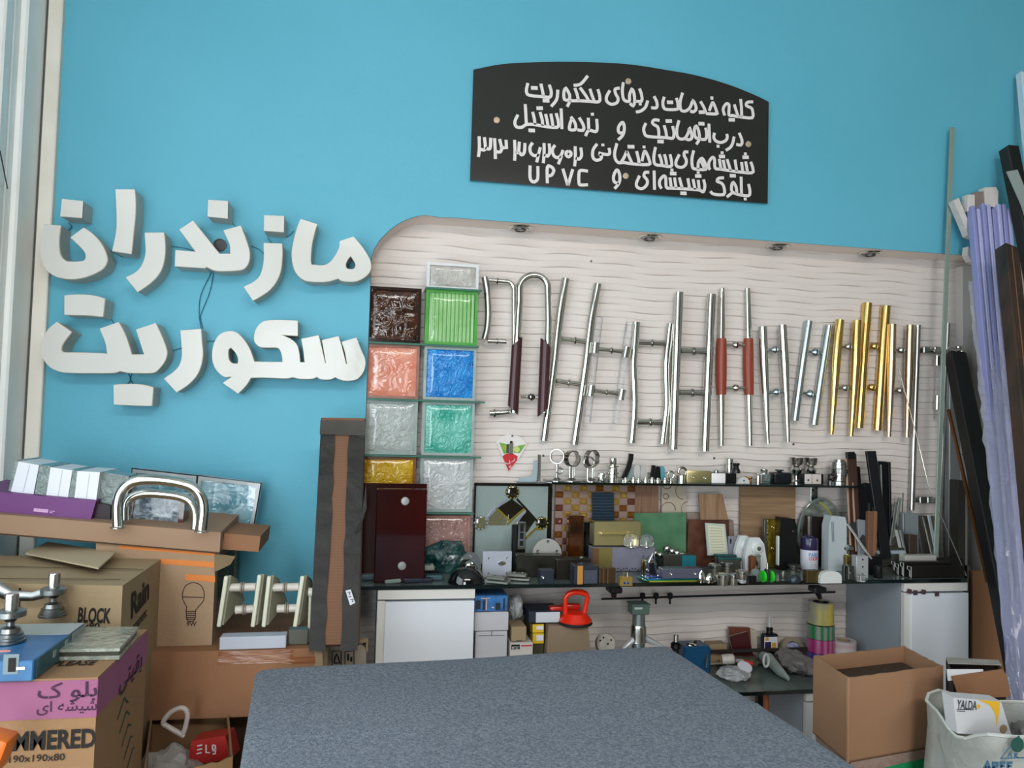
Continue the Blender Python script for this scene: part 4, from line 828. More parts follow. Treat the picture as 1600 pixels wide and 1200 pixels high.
# teal glass rock
p = H(697, 897, ZS); g = G(); s = scl(p)
bm = bmesh.new(); bmesh.ops.create_icosphere(bm, subdivisions=3, radius=1); RR = random.Random(5)
from mathutils import noise as mnoise
for v in bm.verts:
    d = 1+.35*mnoise.noise(v.co*1.7)+.12*mnoise.noise(v.co*5); v.co = Vector((v.co.x*38*s*d, v.co.y*.03*d, v.co.z*27*s*d))
g.add([tuple(v.co+Vector((p.x, p.y+.035, ZS+22*s))) for v in bm.verts], [[v.index for v in f.verts] for f in bm.faces]); bm.free()
g.v = [(x, y, max(z, ZS+.001)) for x, y, z in g.v]
o = single('glass_rock', g, mat('teal_rock_glass', '#0a2627', .06, coat=.9, noise=(30, '#1f5250', .9), bump=(50, .8)), 'dark teal lump of slag glass in front of the pink block', 'glass rock'); 
for me_ in (o.data,): me_.polygons.foreach_set('use_smooth', [False]*len(me_.polygons))
for (u0, u1, vt, vb, c_, lb) in [(564, 592, 896, 908, '#56646c', 'bluish grey glass chip left of the front red panel'), (598, 640, 896, 905, '#5d7484', 'blue glass chip resting before the front red panel'), (600, 626, 904, 913, '#7b8c86', 'pale green glass chip at the shelf edge'), (622, 660, 892, 902, '#7d8078', 'grey glass chip of the small pile'), (641, 678, 886, 897, '#8a8d82', 'topmost pale grey glass chip of the pile'), (630, 676, 902, 912, '#2b2c3a', 'dark violet glass strip lying at the shelf edge'), (665, 692, 897, 908, '#3f5a60', 'teal grey glass chip beside the glass rock')]:
    p, w, h_ = dims(u0, u1, vt, vb); zz = ZS
    if vb < 900: p = H((u0+u1)/2, 906, ZS); zz = ZS+.027
    elif vb in (905, 902): p = H((u0+u1)/2, 908, ZS); zz = ZS+(.016 if vb == 902 else 0)+.001
    g = G(); g.box((p.x, p.y+.02, zz+h_*.4), (w, .035, h_*.7), rot(rnd(-.03, .03), rnd(-.05, .05), rnd(-.3, .3)), bev=.004)
    single('glass_chip', g, mat('chip'+c_, c_, .15, coat=.5), lb, 'glass chip', 'glass chips on the left end of the shelf')
# oval chrome rose with black dome suction handle in front
p = W(735, 885, -.26); t = thing('oval_rose', 'oval chrome door knob rose standing behind the black dome', 'door knob', (p.x, -.26, ZS+.001)); s = scl(p)
o = [Vector((p.x+17*s*math.cos(q), -.26, p.z+(22*s*math.sin(q) if math.sin(q) > 0 else 0))) for q in [k*PI/14 for k in range(15)]]
g = G(); g.prism([o+[Vector((p.x-17*s, -.26, ZS+.001)), Vector((p.x+17*s, -.26, ZS+.001))]], (0, .006, 0)); part('rose_plate', g, M_chrome, t)
g = G(); g.lathe([(.012, 0), (.012, -.008), (.018, -.016), (.016, -.026), (.001, -.030)], W(735, 886, -.262), (0, 1, 0), 20); part('knob', g, M_chrome, t)
g = G(); bolt(g, W(735, 869, -.2605), (0, 1, 0), .004); part('rose_screw', g, M_steel, t)
p, w, h_ = dims(701, 760, 890, 914); g = G(); g.lathe([(w/2, 0), (w/2, .006), (w*.44, h_*.5), (w*.3, h_*.85), (w*.12, h_), (.0005, h_*1.02)], (p.x, p.y+.03, ZS+.001), n=28, sc=(1, .75))
t = thing('black_dome_cap', 'glossy black dome shaped cover at the shelf edge', 'cover', (p.x, p.y+.03, ZS+.001)); part('dome', g, M_blackg, t)
g = G(); g.box((p.x+w*.1, p.y+.035, ZS+h_), (.03, .018, .010), bev=.003); part('grip', g, M_black, t)
# white lock plate
p = W(776, 884, -.25); a, b = W(753, 905, -.25), W(800, 861, -.25)
t = thing('lock_plate', 'square white metal lock plate with oval cylinder and four screws', 'lock', ((a.x+b.x)/2, -.25, ZS+.001))
g = G(); g.box(((a.x+b.x)/2, -.246, (ZS+b.z)/2), (b.x-a.x, .010, b.z-ZS-.002), bev=.001); part('plate', g, mat('lock_white', '#b9bcc8', .3, .3), t)
g = G(); g.box(((a.x+b.x)/2, -.225, (ZS+b.z)/2-.004), ((b.x-a.x)*.9, .035, b.z-ZS-.014), bev=.002); part('lock_case', g, M_steel, t)
cx = a.x+(b.x-a.x)*.66; g = G(); g.lathe([(.0125, 0), (.0125, -.004), (.010, -.006), (.001, -.006)], (cx, -.251, (ZS+b.z)/2+.004), (0, 1, 0), 20, sc=(1, 1) if False else (.62, 1)); part('cylinder', g, M_chrome, t)
g = G(); g.box((cx, -.259, (ZS+b.z)/2+.005), (.006, .003, .014), bev=.001); part('keyhole', g, M_gold, t)
g = G(); [bolt(g, (x, -.2512, z), (0, 1, 0), .0042) for x in (a.x+.022, b.x-.016) for z in (b.z-.024, ZS+.016)]; part('screws', g, M_steel, t)
for (u0, u1, vt, vb, lb, yw) in [(760, 800, 900, 914, 'flat grey hinge lying below the lock plate', -.5), (792, 832, 893, 909, 'grey clamp lying right of the lock plate', -.35)]:
    p, w, h_ = dims(u0, u1, vt, vb); t = thing('hinge', lb, 'hinge', (p.x, p.y, ZS+.001))
    M = Matrix.Translation((p.x, p.y+.025, ZS+.002)) @ rot(0, .0, yw)
    g = G(); g.box((0, 0, .004), (w*.95, .04, .007), bev=.0015); part('leaf', g.xf(M), mat('dusty_zinc', '#8a8c86', .4, .5), t)
    g = G(); g.box((-.004, .0, .016), (w*.8, .034, .012), bev=.003); part('upper_leaf', g.xf(M), mat('dusty_zinc2', '#77786f', .4, .5), t)
    g = G(); bolt(g, (-.012, -.0, .0225), (0, 0, -1), .005); bolt(g, (.014, .0, .0225), (0, 0, -1), .005); part('hinge_screws', g.xf(M), M_steel, t)
# tall latch, pipes, D plate and patch fittings
a, b = W(808, 850, -.16), W(822, 815, -.16); t = thing('sliding_latch', 'upright chrome latch with black slots on a black holder', 'latch', ((a.x+b.x)/2, -.16, ZS+.001))
g = G(); g.box(((a.x+b.x)/2, -.155, (ZS+b.z)/2), (b.x-a.x, .012, b.z-ZS-.002), bev=.002); part('latch_plate', g, M_chrome, t)
for f0, f1 in ((.80, .96), (.66, .78), (.52, .62)): g = G(); z0_, z1_ = ZS+(b.z-ZS)*f0, ZS+(b.z-ZS)*f1; g.box(((a.x+b.x)/2, -.1615, (z0_+z1_)/2), ((b.x-a.x)*.45, .003, z1_-z0_), bev=.001); part('slot', g, M_black, t)
g = G(); g.box((a.x-.008, -.145, (ZS+b.z)/2-.006), (.018, .02, b.z-ZS-.012), bev=.002); part('holder', g, M_black, t)
clampbox('stack of grey door clamps behind the tall latch', 783, 820, 846, 880, .05, mat('dusty_dark', '#5b5d58', .35, .6), z=ZS, screws=3)
a, b = W(832, 868, -.19), W(878, 842, -.19); s = scl(a); cx = (a.x+b.x)/2; R = (b.x-a.x)/2
t = thing('half_round_plate', 'white half round metal plate with three holes', 'plate', (cx, -.19, ZS+.001))
o = [Vector((cx+R*math.cos(q), -.19, W(855, 866, -.19).z+(b.z-a.z)*math.sin(q)*.95)) for q in [k*PI/16 for k in range(17)]]
g = G(); g.prism([o+[Vector((cx-R, -.19, ZS+.002)), Vector((cx+R, -.19, ZS+.002))]], (0, .004, 0)); part('plate', g, mat('satin_white', '#c4c2bd', .3, .5), t)
for u, v in ((856, 846), (840, 861), (870, 861)): g = G(); bolt(g, W(u, v, -.191), (0, 1, 0), .0048); part('plate_screw', g, M_darksteel, t)
DD = mat('dusty_steel', '#37362f', .25, .7); D2 = mat('dusty_steel_light', '#62625b', .28, .7); D3 = mat('slate_metal', '#3a404b', .3, .5)
clampbox('wide dark steel patch fitting below the half round plate', 806, 879, 868, 902, .05, DD, yaw=-.08, screws=0)
clampbox('small slate grey cube shaped clamp at the shelf edge', 843, 866, 891, 913, .035, D3, screws=1)
t = clampbox('brown steel patch fitting with a round nut on top', 868, 925, 874, 905, .05, mat('brown_steel', '#3f3932', .3, .6), yaw=.12, screws=0)
p = W(908, 872, -.27); g = G(); g.lathe([(.006, 0), (.008, .004), (.008, .012), (.004, .016)], (p.x, -.275, W(900, 876, -.27).z), n=14); part('nut', g, M_chrome, t)
t = clampbox('blue grey hinge block with an orange band', 896, 936, 884, 913, .055, D3, screws=0, cat='hinge', name='hinge_block')
p, w, h_ = dims(896, 936, 884, 913); g = G(); g.box((p.x-w*.26, p.y-.001, ZS+h_/2), (w*.22, .003, h_*.98)); part('orange_band', g, mat('dull_orange', '#b98038', .5), t)
g = G(); g.box((p.x+w*.15, p.y-.003, ZS+h_*.40), (w*.55, .008, h_*.72), bev=.002); [bolt(g, (p.x+w*.15+dx, p.y-.0075, ZS+h_*.32), (0, 1, 0), .004) for dx in (-.012, .008)]; part('hinge_face', g, mat('slate_face', '#59606e', .3, .5), t)
for k, (u0, u1) in enumerate([(936, 943), (942, 948), (948, 963)]):
    clampbox(['narrow brown clip, left of three behind the gold block', 'narrow brown clip, middle of three', 'wider dark brown clip nearest the gold block'][k], u0, u1, 888, 912, .03, mat('brown_clip', '#5c4632', .4, .5), yaw=.3, screws=0, gap=False, cat='clip', name='brown_clip', group='brown clips')
t = clampbox('small gold block with two ring marks at the shelf edge', 968, 989, 902, 916, .02, mat('dull_gold', '#b89a55', .3, .7), screws=0, gap=False, cat='lock', name='gold_block')
p, w, h_ = dims(968, 989, 902, 916)
for dx in (-.006, .006): g = G(); g.lathe([(.0045, 0), (.0045, -.001), (.003, -.001), (.003, 0)], (p.x+dx, p.y, ZS+h_*.35), (0, 1, 0), 14); part('ring_mark', g, M_bluep, t)
g = G(); g.tube([(p.x-.008, p.y+.008, ZS+h_), (p.x-.008, p.y+.008, ZS+h_+.014), (p.x+.006, p.y+.008, ZS+h_+.014), (p.x+.006, p.y+.008, ZS+h_)], .0022, 8); part('shackle', g, M_gold, t)
t = clampbox('upright chrome spring clamp before the silver box', 1007, 1026, 876, 905, .03, M_chrome, yaw=.2, screws=1, cat='clamp', name='chrome_clamp')
p, w, h_ = dims(1007, 1026, 876, 905); g = G(); g.tube([(p.x-.008, p.y, ZS+h_*.9), (p.x+.004, p.y-.002, ZS+h_*1.35), (p.x+.018, p.y, ZS+h_*.8), (p.x+.03, p.y, ZS+.006)], .0035, 8); part('clamp_arm', g, M_chrome, t)
for i, (u, vb, r) in enumerate([(1042, 866, 6.2), (1050, 870, 5.4), (1058, 873, 5.6), (1066, 876, 5.8), (1031, 876, 5.2), (1024, 873, 4.6)]):
    p = W(u, vb-9, -.13); s = scl(p); lb = ['topmost', 'second from top', 'third from top', 'lowest right', 'front left', 'front leftmost'][i]
    t = thing('ball_stud', 'chrome ball headed stud before the green tile, '+lb+' of six', 'stud', (p.x, -.12, ZS+.001), 'chrome ball studs before the green tile')
    g = G(); g.sphere(p, r*s, 14, 10); part('ball', g, M_chrome, t); g = G(); g.tube([(p.x, p.y, ZS+.001), (p.x, p.y, ZS+.006), (p.x, p.y, p.z)], [r*s*.8, r*s*.45, r*s*.4], 10); part('post', g, M_darksteel, t)
clampbox('large grey clamp with teal film, behind the coloured sheets', 1036, 1088, 867, 892, .05, D2, screws=0)
t = [o for o in bpy.data.objects if o.name.startswith('glass_patch_fitting') and not o.parent][-1]
a, b = W(1064, 888, -.20), W(1092, 868, -.20); p, w, h_ = dims(1036, 1088, 867, 892); g = G(); g.box((p.x+w*.28, p.y-.003, ZS+h_*.55), (w*.45, .003, h_*.8), bev=.001); part('teal_film', g, mat('teal_film', '#20707c', .3), t)
# coloured acrylic sheets
for k, (u0, u1, vb, c_, lb) in enumerate([(1025, 1114, 915.5, '#b8b23a', 'lowest, yellow'), (1012, 1108, 914, '#1f8a5c', 'second, green'), (1012, 1104, 910, '#2a6fa8', 'third, blue'), (1018, 1102, 907, '#4a4680', 'topmost, violet')]):
    A_, B_ = H(u0, vb, ZS), H(u1, vb, ZS); g = G(); g.box(((A_.x+B_.x)/2, max(A_.y, -.345)+.035, ZS+.002+.0038*k), (B_.x-A_.x, .07, .0032), rot(0, 0, .02*k), bev=.0008)
    single('acrylic_sheet', g, mat('acr'+c_, c_, .1, coat=.5), 'thin acrylic sample sheet in the small flat stack, '+lb, 'acrylic sheet', 'stacked acrylic sheets')
clampbox('long clear fronted hinge lying on the acrylic sheets', 1034, 1100, 889, 904, .045, mat('violet_steel', '#6f7084', .2, .5), z=ZS+.016, screws=2)
M_can = mat('satin_can', '#a39c92', .28, .9)
for i, (u, vt, vb, r, lb) in enumerate([(1116, 881, 899, 10, 'back left'), (1136, 878, 896, 9.5, 'back middle'), (1129, 896, 914, 9.5, 'front left'), (1145.5, 896, 914, 7.5, 'front right'), (1159, 878, 891, 9.5, 'back right, on the crystal')]):
    z_ = ZS if i < 4 else ZS+.028; h_ = (vb-vt)
    lathe_thing('steel_standoff', 'round steel cap like a small drum with a lid, '+lb, 'standoff', [('drum', [(r*.85, 0), (r*.88, 1), (r*.88, h_*.62)], M_can), ('lid', [(r, h_*.62), (r*1.04, h_*.68), (r*1.04, h_*.9), (r*.8, h_), (.1, h_)], M_steel)], u, vb if i < 4 else 904, z=z_, group='steel drum standoffs')
lathe_thing('crystal_stopper', 'faceted clear crystal knob under a steel cap', 'knob', [('crystal', [(4, 0), (9, 3), (8.5, 12), (6, 17), (2, 18)], ACR)], 1160, 911)
t = lathe_thing('clear_disc', 'dull clear round disc standing beside the black cube', 'disc', [('foot', [(6, 0), (6, 1.5), (1, 2)], M_steel)], 1181, 908)
p = H(1181, 906, ZS); g = G(); g.lathe([(.001, 0), (.018, 0), (.018, .006), (.001, .006)], (p.x, p.y, ZS+.020), (0, 1, 0), 24); part('disc', g, mat('milky_glass', '#8f9d9e', .12, trans=.3), t)
clampbox('small matte black cube at the shelf edge', 1169, 1183, 900, 914, .025, M_black, screws=0, gap=False, cat='bumper', name='rubber_cube')
t = thing('green_roller', 'glass roller with two bright green wheels', 'roller', H(1201, 912, ZS))
for u in (1194.5, 1207): p = H(u, 911, ZS); g = G(); g.lathe([(.008, 0), (.0195, .001), (.0195, .009), (.008, .010)], (p.x-.005, p.y+.01, ZS+.0205), (1, 0, 0), 26); part('wheel', g, mat('lime_wheel', '#25c52a', .35), t)
p = H(1201, 911, ZS); g = G(); g.box((p.x, p.y+.01, ZS+.024), (.014, .022, .044), bev=.003); part('fork', g, M_darksteel, t); g = G(); g.tube([(p.x, p.y+.01, ZS+.04), (p.x, p.y+.01, ZS+.066)], .003, 8); part('axle_post', g, M_steel, t)
t = thing('bronze_bracket', 'bracket with a copper side and bright chrome edge', 'bracket', H(1182, 897, ZS)); p = H(1182, 898, ZS); s = scl(p)
g = G(); g.box((p.x-.008, p.y+.02, ZS+.033), (.016, .025, .062), bev=.002); part('copper_side', g, mat('copper_side', '#8b5433', .3, .4), t)
g = G(); g.box((p.x+.010, p.y+.012, ZS+.033), (.020, .010, .064), bev=.002); g.box((p.x+.004, p.y+.012, ZS+.066), (.034, .014, .005), bev=.001); part('chrome_edge', g, M_chrome, t)
# white roller housings
Wh = mat('white_plastic', '#cfd2d2', .35)
for (u0, u1, vt, vb, Y, lb) in [(1149, 1180, 837, 884, -.16, 'rear left'), (1164, 1199, 840, 893, -.20, 'front right, showing its axle')]:
    P = [W(u, v, Y) for u, v in ((u0+8, vt), (u1-12, vt), (u1-5, vt+10), (u1, vb-12), (u1-1, vb), (u0+1, vb), (u0, vb-22), (u0+3, vt+12))]
    zb = ZS+.001; P[4].z = P[5].z = zb; t = thing('roller_housing', 'white plastic shower roller housing, '+lb, 'roller', ((P[4].x+P[5].x)/2, Y, zb), 'white roller housings')
    g = G(); g.prism([P], (0, .018, 0)); part('housing', g, Wh, t)
    c0 = W((u0+u1)/2+1.5, vt+16, Y); g = G(); g.lathe([(.024, 0), (.023, -.004), (.015, -.007), (.015, -.012), (.011, -.013), (.001, -.013)], c0, (0, 1, 0), 26); part('hub', g, Wh, t)
    g = G(); g.lathe([(.008, -.013), (.008, -.016), (.005, -.017), (.001, -.0165)], c0, (0, 1, 0), 16); part('axle', g, M_steel, t)
for k, (v, lb) in enumerate([(868, 'rear'), (873, 'front')]):
    A_, B_ = W(1116+5*k, v, -.19-.02*k), W(1150+8*k, v+1, -.19-.02*k); t = thing('tube_holder', 'short teal and chrome tube holder on grey block, '+lb, 'holder', ((A_.x+B_.x)/2, A_.y, ZS+.001), 'teal tube holders')
    g = G(); g.tube([A_, B_], .006, 12); part('holder_tube', g, mat('teal_chrome', '#3a6b70', .15, .7), t); g = G(); g.box(((A_.x+B_.x)/2, A_.y, (ZS+A_.z)/2), (B_.x-A_.x-.006, .012, A_.z-ZS-.004), bev=.002); part('holder_block', g, D2, t)
t = thing('grey_switch_plate', 'grey plate leaning beside the framed paper', 'plate', W(1145, 880, -.13)); t.location.z = ZS; ORG[t.name] = Vector(t.location)
P = [W(u, v, -.13) for u, v in ((1138, 838), (1156, 838), (1156, 880), (1140, 880))]; P[2].z = P[3].z = ZS+.001; g = G(); g.prism([P], (0, .006, 0)); part('plate', g, mat('violet_grey', '#85838d', .4), t)
g = G(); g.box((P[0].x+.009, -.132, P[0].z-.018), (.005, .004, .018), bev=.001); part('slot', g, M_black, t)
# chrome small parts between
for (u0, u1, vt, vb, lb, m) in [(1092, 1104, 893, 912, 'chrome bean shaped clip right of the acrylic sheets', M_chrome), (1104, 1118, 898, 912, 'small chrome clip beside the steel drums', M_chrome), (1222, 1232, 893, 905, 'grey rubber wheel behind the silver block', D2), (1236, 1254, 900, 912, 'small silver block with dark window', D3)]:
    p, w, h_ = dims(u0, u1, vt, vb); g = G(); g.lathe([(w*.5, 0), (w*.55, h_*.3), (w*.45, h_*.7), (w*.2, h_)], (p.x, p.y+.012, ZS+.001), n=14, sc=(1, .7)); single('metal_clip', g, m, lb, 'clip')
# gold plate, black and white housings, spray can
P = [W(u, v, -.13) for u, v in ((1199, 811), (1216, 808), (1215, 885), (1200, 885))]; zb = ZS+.001; cx = (P[0].x+P[1].x)/2
t = thing('gold_door_plate', 'tall shiny gold door plate beside the black housing', 'plate', (cx, -.13, zb)); g = G(); g.box((cx, -.125, (P[0].z+zb)/2), (P[1].x-P[0].x, .012, P[0].z-zb), bev=.003); part('plate', g, mat('olive_gold', '#8f7a26', .12, .8, bump=(25, .5)), t)
g = G(); g.box((cx-.026, -.12, (P[0].z+zb)/2), (.014, .016, P[0].z-zb), bev=.003); part('steel_back', g, D2, t)
g = G(); [bolt(g, (cx, -.1315, z), (0, 1, 0), .006) for z in (P[0].z-.03, P[0].z-.11)]; part('plate_screws', g, M_gold, t)
P = [W(u, v, -.17) for u, v in ((1221, 809), (1242, 811), (1246, 826), (1245, 892), (1218, 892), (1219, 826))]; P[3].z = P[4].z = zb; cx = (P[3].x+P[4].x)/2
t = thing('black_housing', 'tall matte black housing with tapered top', 'housing', (cx, -.17, zb)); g = G(); g.prism([P], (0, .045, 0)); part('case', g, M_black, t)
g = G(); g.box((P[4].x-.003, -.16, zb+.07), (.007, .02, .11), bev=.003); part('side_tab', g, Wh, t); g = G(); g.sphere((cx+.016, -.172, P[0].z-.05), .004, 8, 6); part('button', g, D2, t)
P = [W(u, v, -.20) for u, v in ((1299, 806), (1321, 808), (1323, 818), (1323, 892), (1294, 892), (1295, 822))]; P[3].z = P[4].z = zb; cx = (P[3].x+P[4].x)/2
t = thing('white_housing', 'tall white housing with a narrow slot and tapered top', 'housing', (cx, -.20, zb)); g = G(); g.prism([P], (0, .045, 0)); part('case', g, mat('cool_white', '#b4bcc0', .35), t)
a_ = W(1301, 848, -.2015); g = G(); g.tube([W(1300.5, 815, -.2015), W(1301.5, 846, -.2015)], .004, 8); part('slot', g, mat('grey_slot', '#7f888c', .4), t)
P = [W(u, v, -.10) for u, v in ((1262, 806), (1288, 808), (1292, 880), (1260, 880))]; P[2].z = P[3].z = zb
t = thing('chrome_door_box', 'upright dark chrome profile box behind the spray can', 'profile', ((P[2].x+P[3].x)/2, -.10, zb)); g = G(); g.prism([P], (0, .02, 0)); part('case', g, mat('smoky_chrome', '#4a4240', .12, .7), t)
g = G(); g.box((P[0].x+.006, -.105, (P[0].z+zb)/2), (.016, .012, P[0].z-zb), bev=.002); part('silver_strip', g, M_steel, t)
p, w, h_ = dims(1258, 1285, 838, 893); R = w/2; p.y += R
t = thing('spray_can', 'spray can with a dark purple cap and white label', 'spray can', (p.x, p.y, ZS+.001))
g = G(); g.lathe([(R*.95, .001), (R, .004), (R, h_*.56), (R*.95, h_*.585)], p, n=32); part('can_body', g, mat('label_white', '#c9c9d3', .3), t)
g = G(); g.lathe([(R*.96, h_*.585), (R*.98, h_*.6), (R*.98, h_*.86), (R*.85, h_*.93), (R*.5, h_*.95), (R*.35, h_*.99), (.001, h_)], p, n=32); part('cap', g, mat('purple_cap', '#2b2548', .25, coat=.3), t)
def curved(gg, C, R, extra=.0006):   # wrap flat lettering (x along arc) round a vertical cylinder facing the camera
    gg.v = [(C.x+(R+extra)*math.sin(x/R), C.y-(R+extra)*math.cos(x/R), z) for x, y, z in gg.v]; return gg
g = G(); text('PARS', .016, frame((-.019, 0, ZS+h_*.40), *FRONT), width=.037, g=g, bold=.02); part('blue_letters', curved(g, p, R), M_bluep, t, 'blue lettering')
g = G(); text('COLOR', .012, frame((-.018, 0, ZS+h_*.31), *FRONT), width=.036, g=g, bold=.03); part('red_letters', curved(g, p, R), M_redp, t, 'red lettering')
g = G(); [g.add([(-.011+.003*j, 0, ZS+h_*(.12+.06*k)), (.011-.003*j, 0, ZS+h_*(.12+.06*k)), (.011-.003*j, 0, ZS+h_*(.135+.06*k)), (-.011+.003*j, 0, ZS+h_*(.135+.06*k))], [(0, 1, 2, 3)]) for j, k in ((0, 0), (1, 1), (0, 2))]; part('small_print', curved(g, p, R), M_ink, t)
p, w, h_ = dims(1280, 1317, 893, 912); g = G(); o = [Vector((p.x+w/2*math.cos(q)*(1 if abs(math.cos(q)) < .8 else 1), p.y, ZS+.001+h_*(.25+.75*math.sin(q)**.6))) for q in [k*PI/16 for k in range(17)]]
g.prism([o+[Vector((p.x-w/2, p.y, ZS+.001)), Vector((p.x+w/2, p.y, ZS+.001))]], (0, .02, 0)); single('white_end_cap', g, mat('bright_white', '#d3d5d2', .3), 'low white rounded end cap at the shelf edge', 'end cap')
clampbox('olive brass block left of the white end cap', 1260, 1282, 892, 911, .03, mat('olive_brass', '#5b4c2c', .25, .6), screws=0, gap=False, cat='block', name='brass_block')
lathe_thing('brass_standoff', 'brass cylinder with a flat mushroom top', 'standoff', [('brass_body', [(9, 0), (9.5, 1), (9.5, 24), (8, 26)], mat('satin_brass', '#8d7c4d', .25, .8)), ('mushroom_top', [(4, 26), (4, 31), (9, 34), (9, 37), (5, 41), (.5, 42)], M_chrome)], 1324, 892)
t = clampbox('white metal block with three screw holes', 1337, 1358, 869, 904, .03, mat('satin_white2', '#b9bcbd', .3, .4), screws=0, gap=False, cat='block', name='hinge_block')
p, w, h_ = dims(1337, 1358, 869, 904); g = G(); [bolt(g, (p.x, p.y-.0005, ZS+h_*f), (0, 1, 0), .003) for f in (.2, .52, .84)]; part('screw_holes', g, M_black, t)
clampbox('grey chamfered clamp beside the white block', 1324, 1337, 885, 906, .03, D2, yaw=.3, screws=1)
lathe_thing('clear_cube_stop', 'small clear door stop before the white block', 'door stop', [('base', [(7, 0), (7, 9), (6, 10)], ACR), ('screw', [(2, 1), (2, 9)], M_steel)], 1345, 908)
lathe_thing('black_rollers', 'pair of black rollers right of the white block', 'roller', [('roller', [(6, 0), (6.5, 1), (6.5, 18), (3, 20)], M_black)], 1372, 903)
clampbox('dark block behind the white screw block', 1358, 1380, 870, 898, .04, M_black, screws=0, cat='block', name='dark_block')
for (u, vb, r, lb) in [(1240, 893, 10, 'steel disc pile behind the silver block'), (1306, 886, 7, 'brass nut cluster below the white housing')]:
    lathe_thing('disc_pile', lb, 'fitting', [('disc', [(r, 0), (r, 3), (r*.7, 4), (r*.7, 7), (r*.9, 8), (r*.9, 11), (r*.3, 12)], D2)], u, vb)
# ------------------------------------------------------------------ small fittings on the upper glass shelf
YU = -.095
def U(u): p = W(u, 757, YU); p.z = Z2+.0005; return p
SU = scl(U(1080))
def ring_bracket(label, u, cv, r, band, posts, baser, tilt=.0, small=None):
    p = U(u); t = thing('ring_bracket', label, 'pipe bracket', p, 'steel ring brackets on the upper shelf'); cz = W(u, cv, YU).z; R = r*SU
    n = 28; g = G(); M = Matrix.Translation((p.x, p.y, cz)) @ rot(0, 0, tilt); vs = []
    for k in range(n):
        a = 2*PI*k/n
        for (rr, y) in ((R, -band/2), (R, band/2), (R*.87, band/2), (R*.87, -band/2)): vs.append((rr*math.cos(a), y, rr*math.sin(a)))
    g.add(vs, [(4*k+i, 4*((k+1) % n)+i, 4*((k+1) % n)+(i+1) % 4, 4*k+(i+1) % 4) for k in range(n) for i in range(4)], M=M); part('ring', g, M_dsteel, t)
    for dx in posts:
        g = G(); g.tube([(p.x+dx*SU, p.y, Z2), (p.x+dx*SU, p.y, cz-R*.93)], 1.9*SU, 10); part('post', g, M_chrome, t)
    g = G(); g.lathe([(baser*SU, 0), (baser*SU, .002), (baser*.5*SU, .005), (baser*.3*SU, .012)], (p.x, p.y, Z2), n=20); part('base', g, M_dsteel, t)
    if small:
        q = W(small[0], small[1], YU); g = G(); g.tube([(q.x+small[2]*SU*math.cos(2*PI*k/16), q.y-.012, q.z+small[2]*SU*math.sin(2*PI*k/16)) for k in range(16)], .0035, 8, closed=True); part('small_ring', g, M_chrome, t)
M_dsteel = mat('smoked_steel', (.36, .34, .32), .18, 1)
ring_bracket('thin steel ring bracket, left of the three, with a small clamp below', 870, 713, 11.5, .016, [0], 14, -.5, (873, 735, 4.5))
ring_bracket('steel ring bracket with wide band, middle of the three', 893, 716.5, 12.5, .024, [-2.5, 2.5], 15, .4)
ring_bracket('steel ring bracket with an extra inner ring, right of the three', 924, 716, 13, .020, [-6, 2], 15, .5, (919, 722, 8))
def ul(name, label, cat, u, parts, group=None):
    p = U(u); t = thing(name, label, cat, p, group)
    for nm, prof, m in parts: g = G(); g.lathe([(r*SU, h_*SU) for r, h_ in prof], p, n=22); part(nm, g, m, t)
    return t
ul('round_standoff', 'short chrome standoff left of the stepped chrome post', 'standoff', 940, [('barrel', [(6, 0), (6.5, 1), (6.5, 10), (5.5, 13)], M_chrome)])
ul('stepped_post', 'stepped chrome post with round flange, tallest small fitting in the left half', 'standoff', 957, [('base_drum', [(8, 0), (8, 4), (7, 5), (7, 11), (9.5, 12), (9.5, 14)], M_chrome), ('neck', [(6.5, 14), (7, 20), (6, 22), (9.5, 22.5), (9.5, 24), (5, 25)], M_chrome), ('top_barrel', [(5, 25), (5.5, 26), (5.5, 35), (4.5, 36)], M_chrome)])
def lever(label, u0, u1, vt, m, w=6):
    P = [W(u1-1, vt, YU), W(u1-2, vt+9, YU), W((u0+u1)/2+1, vt+22, YU), W(u0, 748, YU)]
    P[-1].z = max(P[-1].z, Z2+.008); t = thing('glass_clip_lever', label, 'lever', (P[-1].x, YU, Z2)); g = G(); g.ribbon(P, w*SU, (0, .012, 0)); part('blade', g, m, t)
    g = G(); g.lathe([(5*SU, 0), (5*SU, 3*SU), (3*SU, 5*SU)], (P[-1].x, YU, Z2), n=14); part('foot', g, M_chrome, t)
lever('tall bent black lever standing beside the stepped chrome post', 975, 988, 709, M_black, 7)
lever('short bent black lever before the dark wedge', 1016, 1023, 727, M_black, 5)
for i, (u0, u1, vt, c_, lb) in enumerate([(983, 992, 729, '#8fa3a5', 'pale teal, left of two white ones'), (991, 1002, 727, '#c6c4c0', 'white, left'), (1001, 1013, 728, '#bfbcb8', 'white, right'), (1025, 1034, 729, '#15161a', 'black, right of the short lever'), (1032, 1041, 729, '#5f9aa3', 'bright teal, rightmost')]):
    p = U((u0+u1)/2); y = p.y+.012; t = thing('glass_clip', 'small wedge shaped glass clip, '+lb, 'clip', (p.x, y, p.z), 'wedge clips on the upper shelf')
    g = G(); w = (u1-u0)*SU*.85; zt = W(u0, vt, YU).z; g.prism([[Vector((p.x-w/2-.003, y, Z2+.006)), Vector((p.x+w/2+.003, y, Z2+.006)), Vector((p.x+w/2, y, zt-.006)), Vector((p.x+w/4, y, zt)), Vector((p.x-w/4, y, zt)), Vector((p.x-w/2, y, zt-.006))]], (0, .014, 0)); part('wedge', g, mat('wedge'+c_, c_, .3, .1), t)
    g = G(); g.box((p.x, y+.004, Z2+.004), (w*1.2, .022, .008), bev=.002); part('clip_base', g, M_chrome, t)
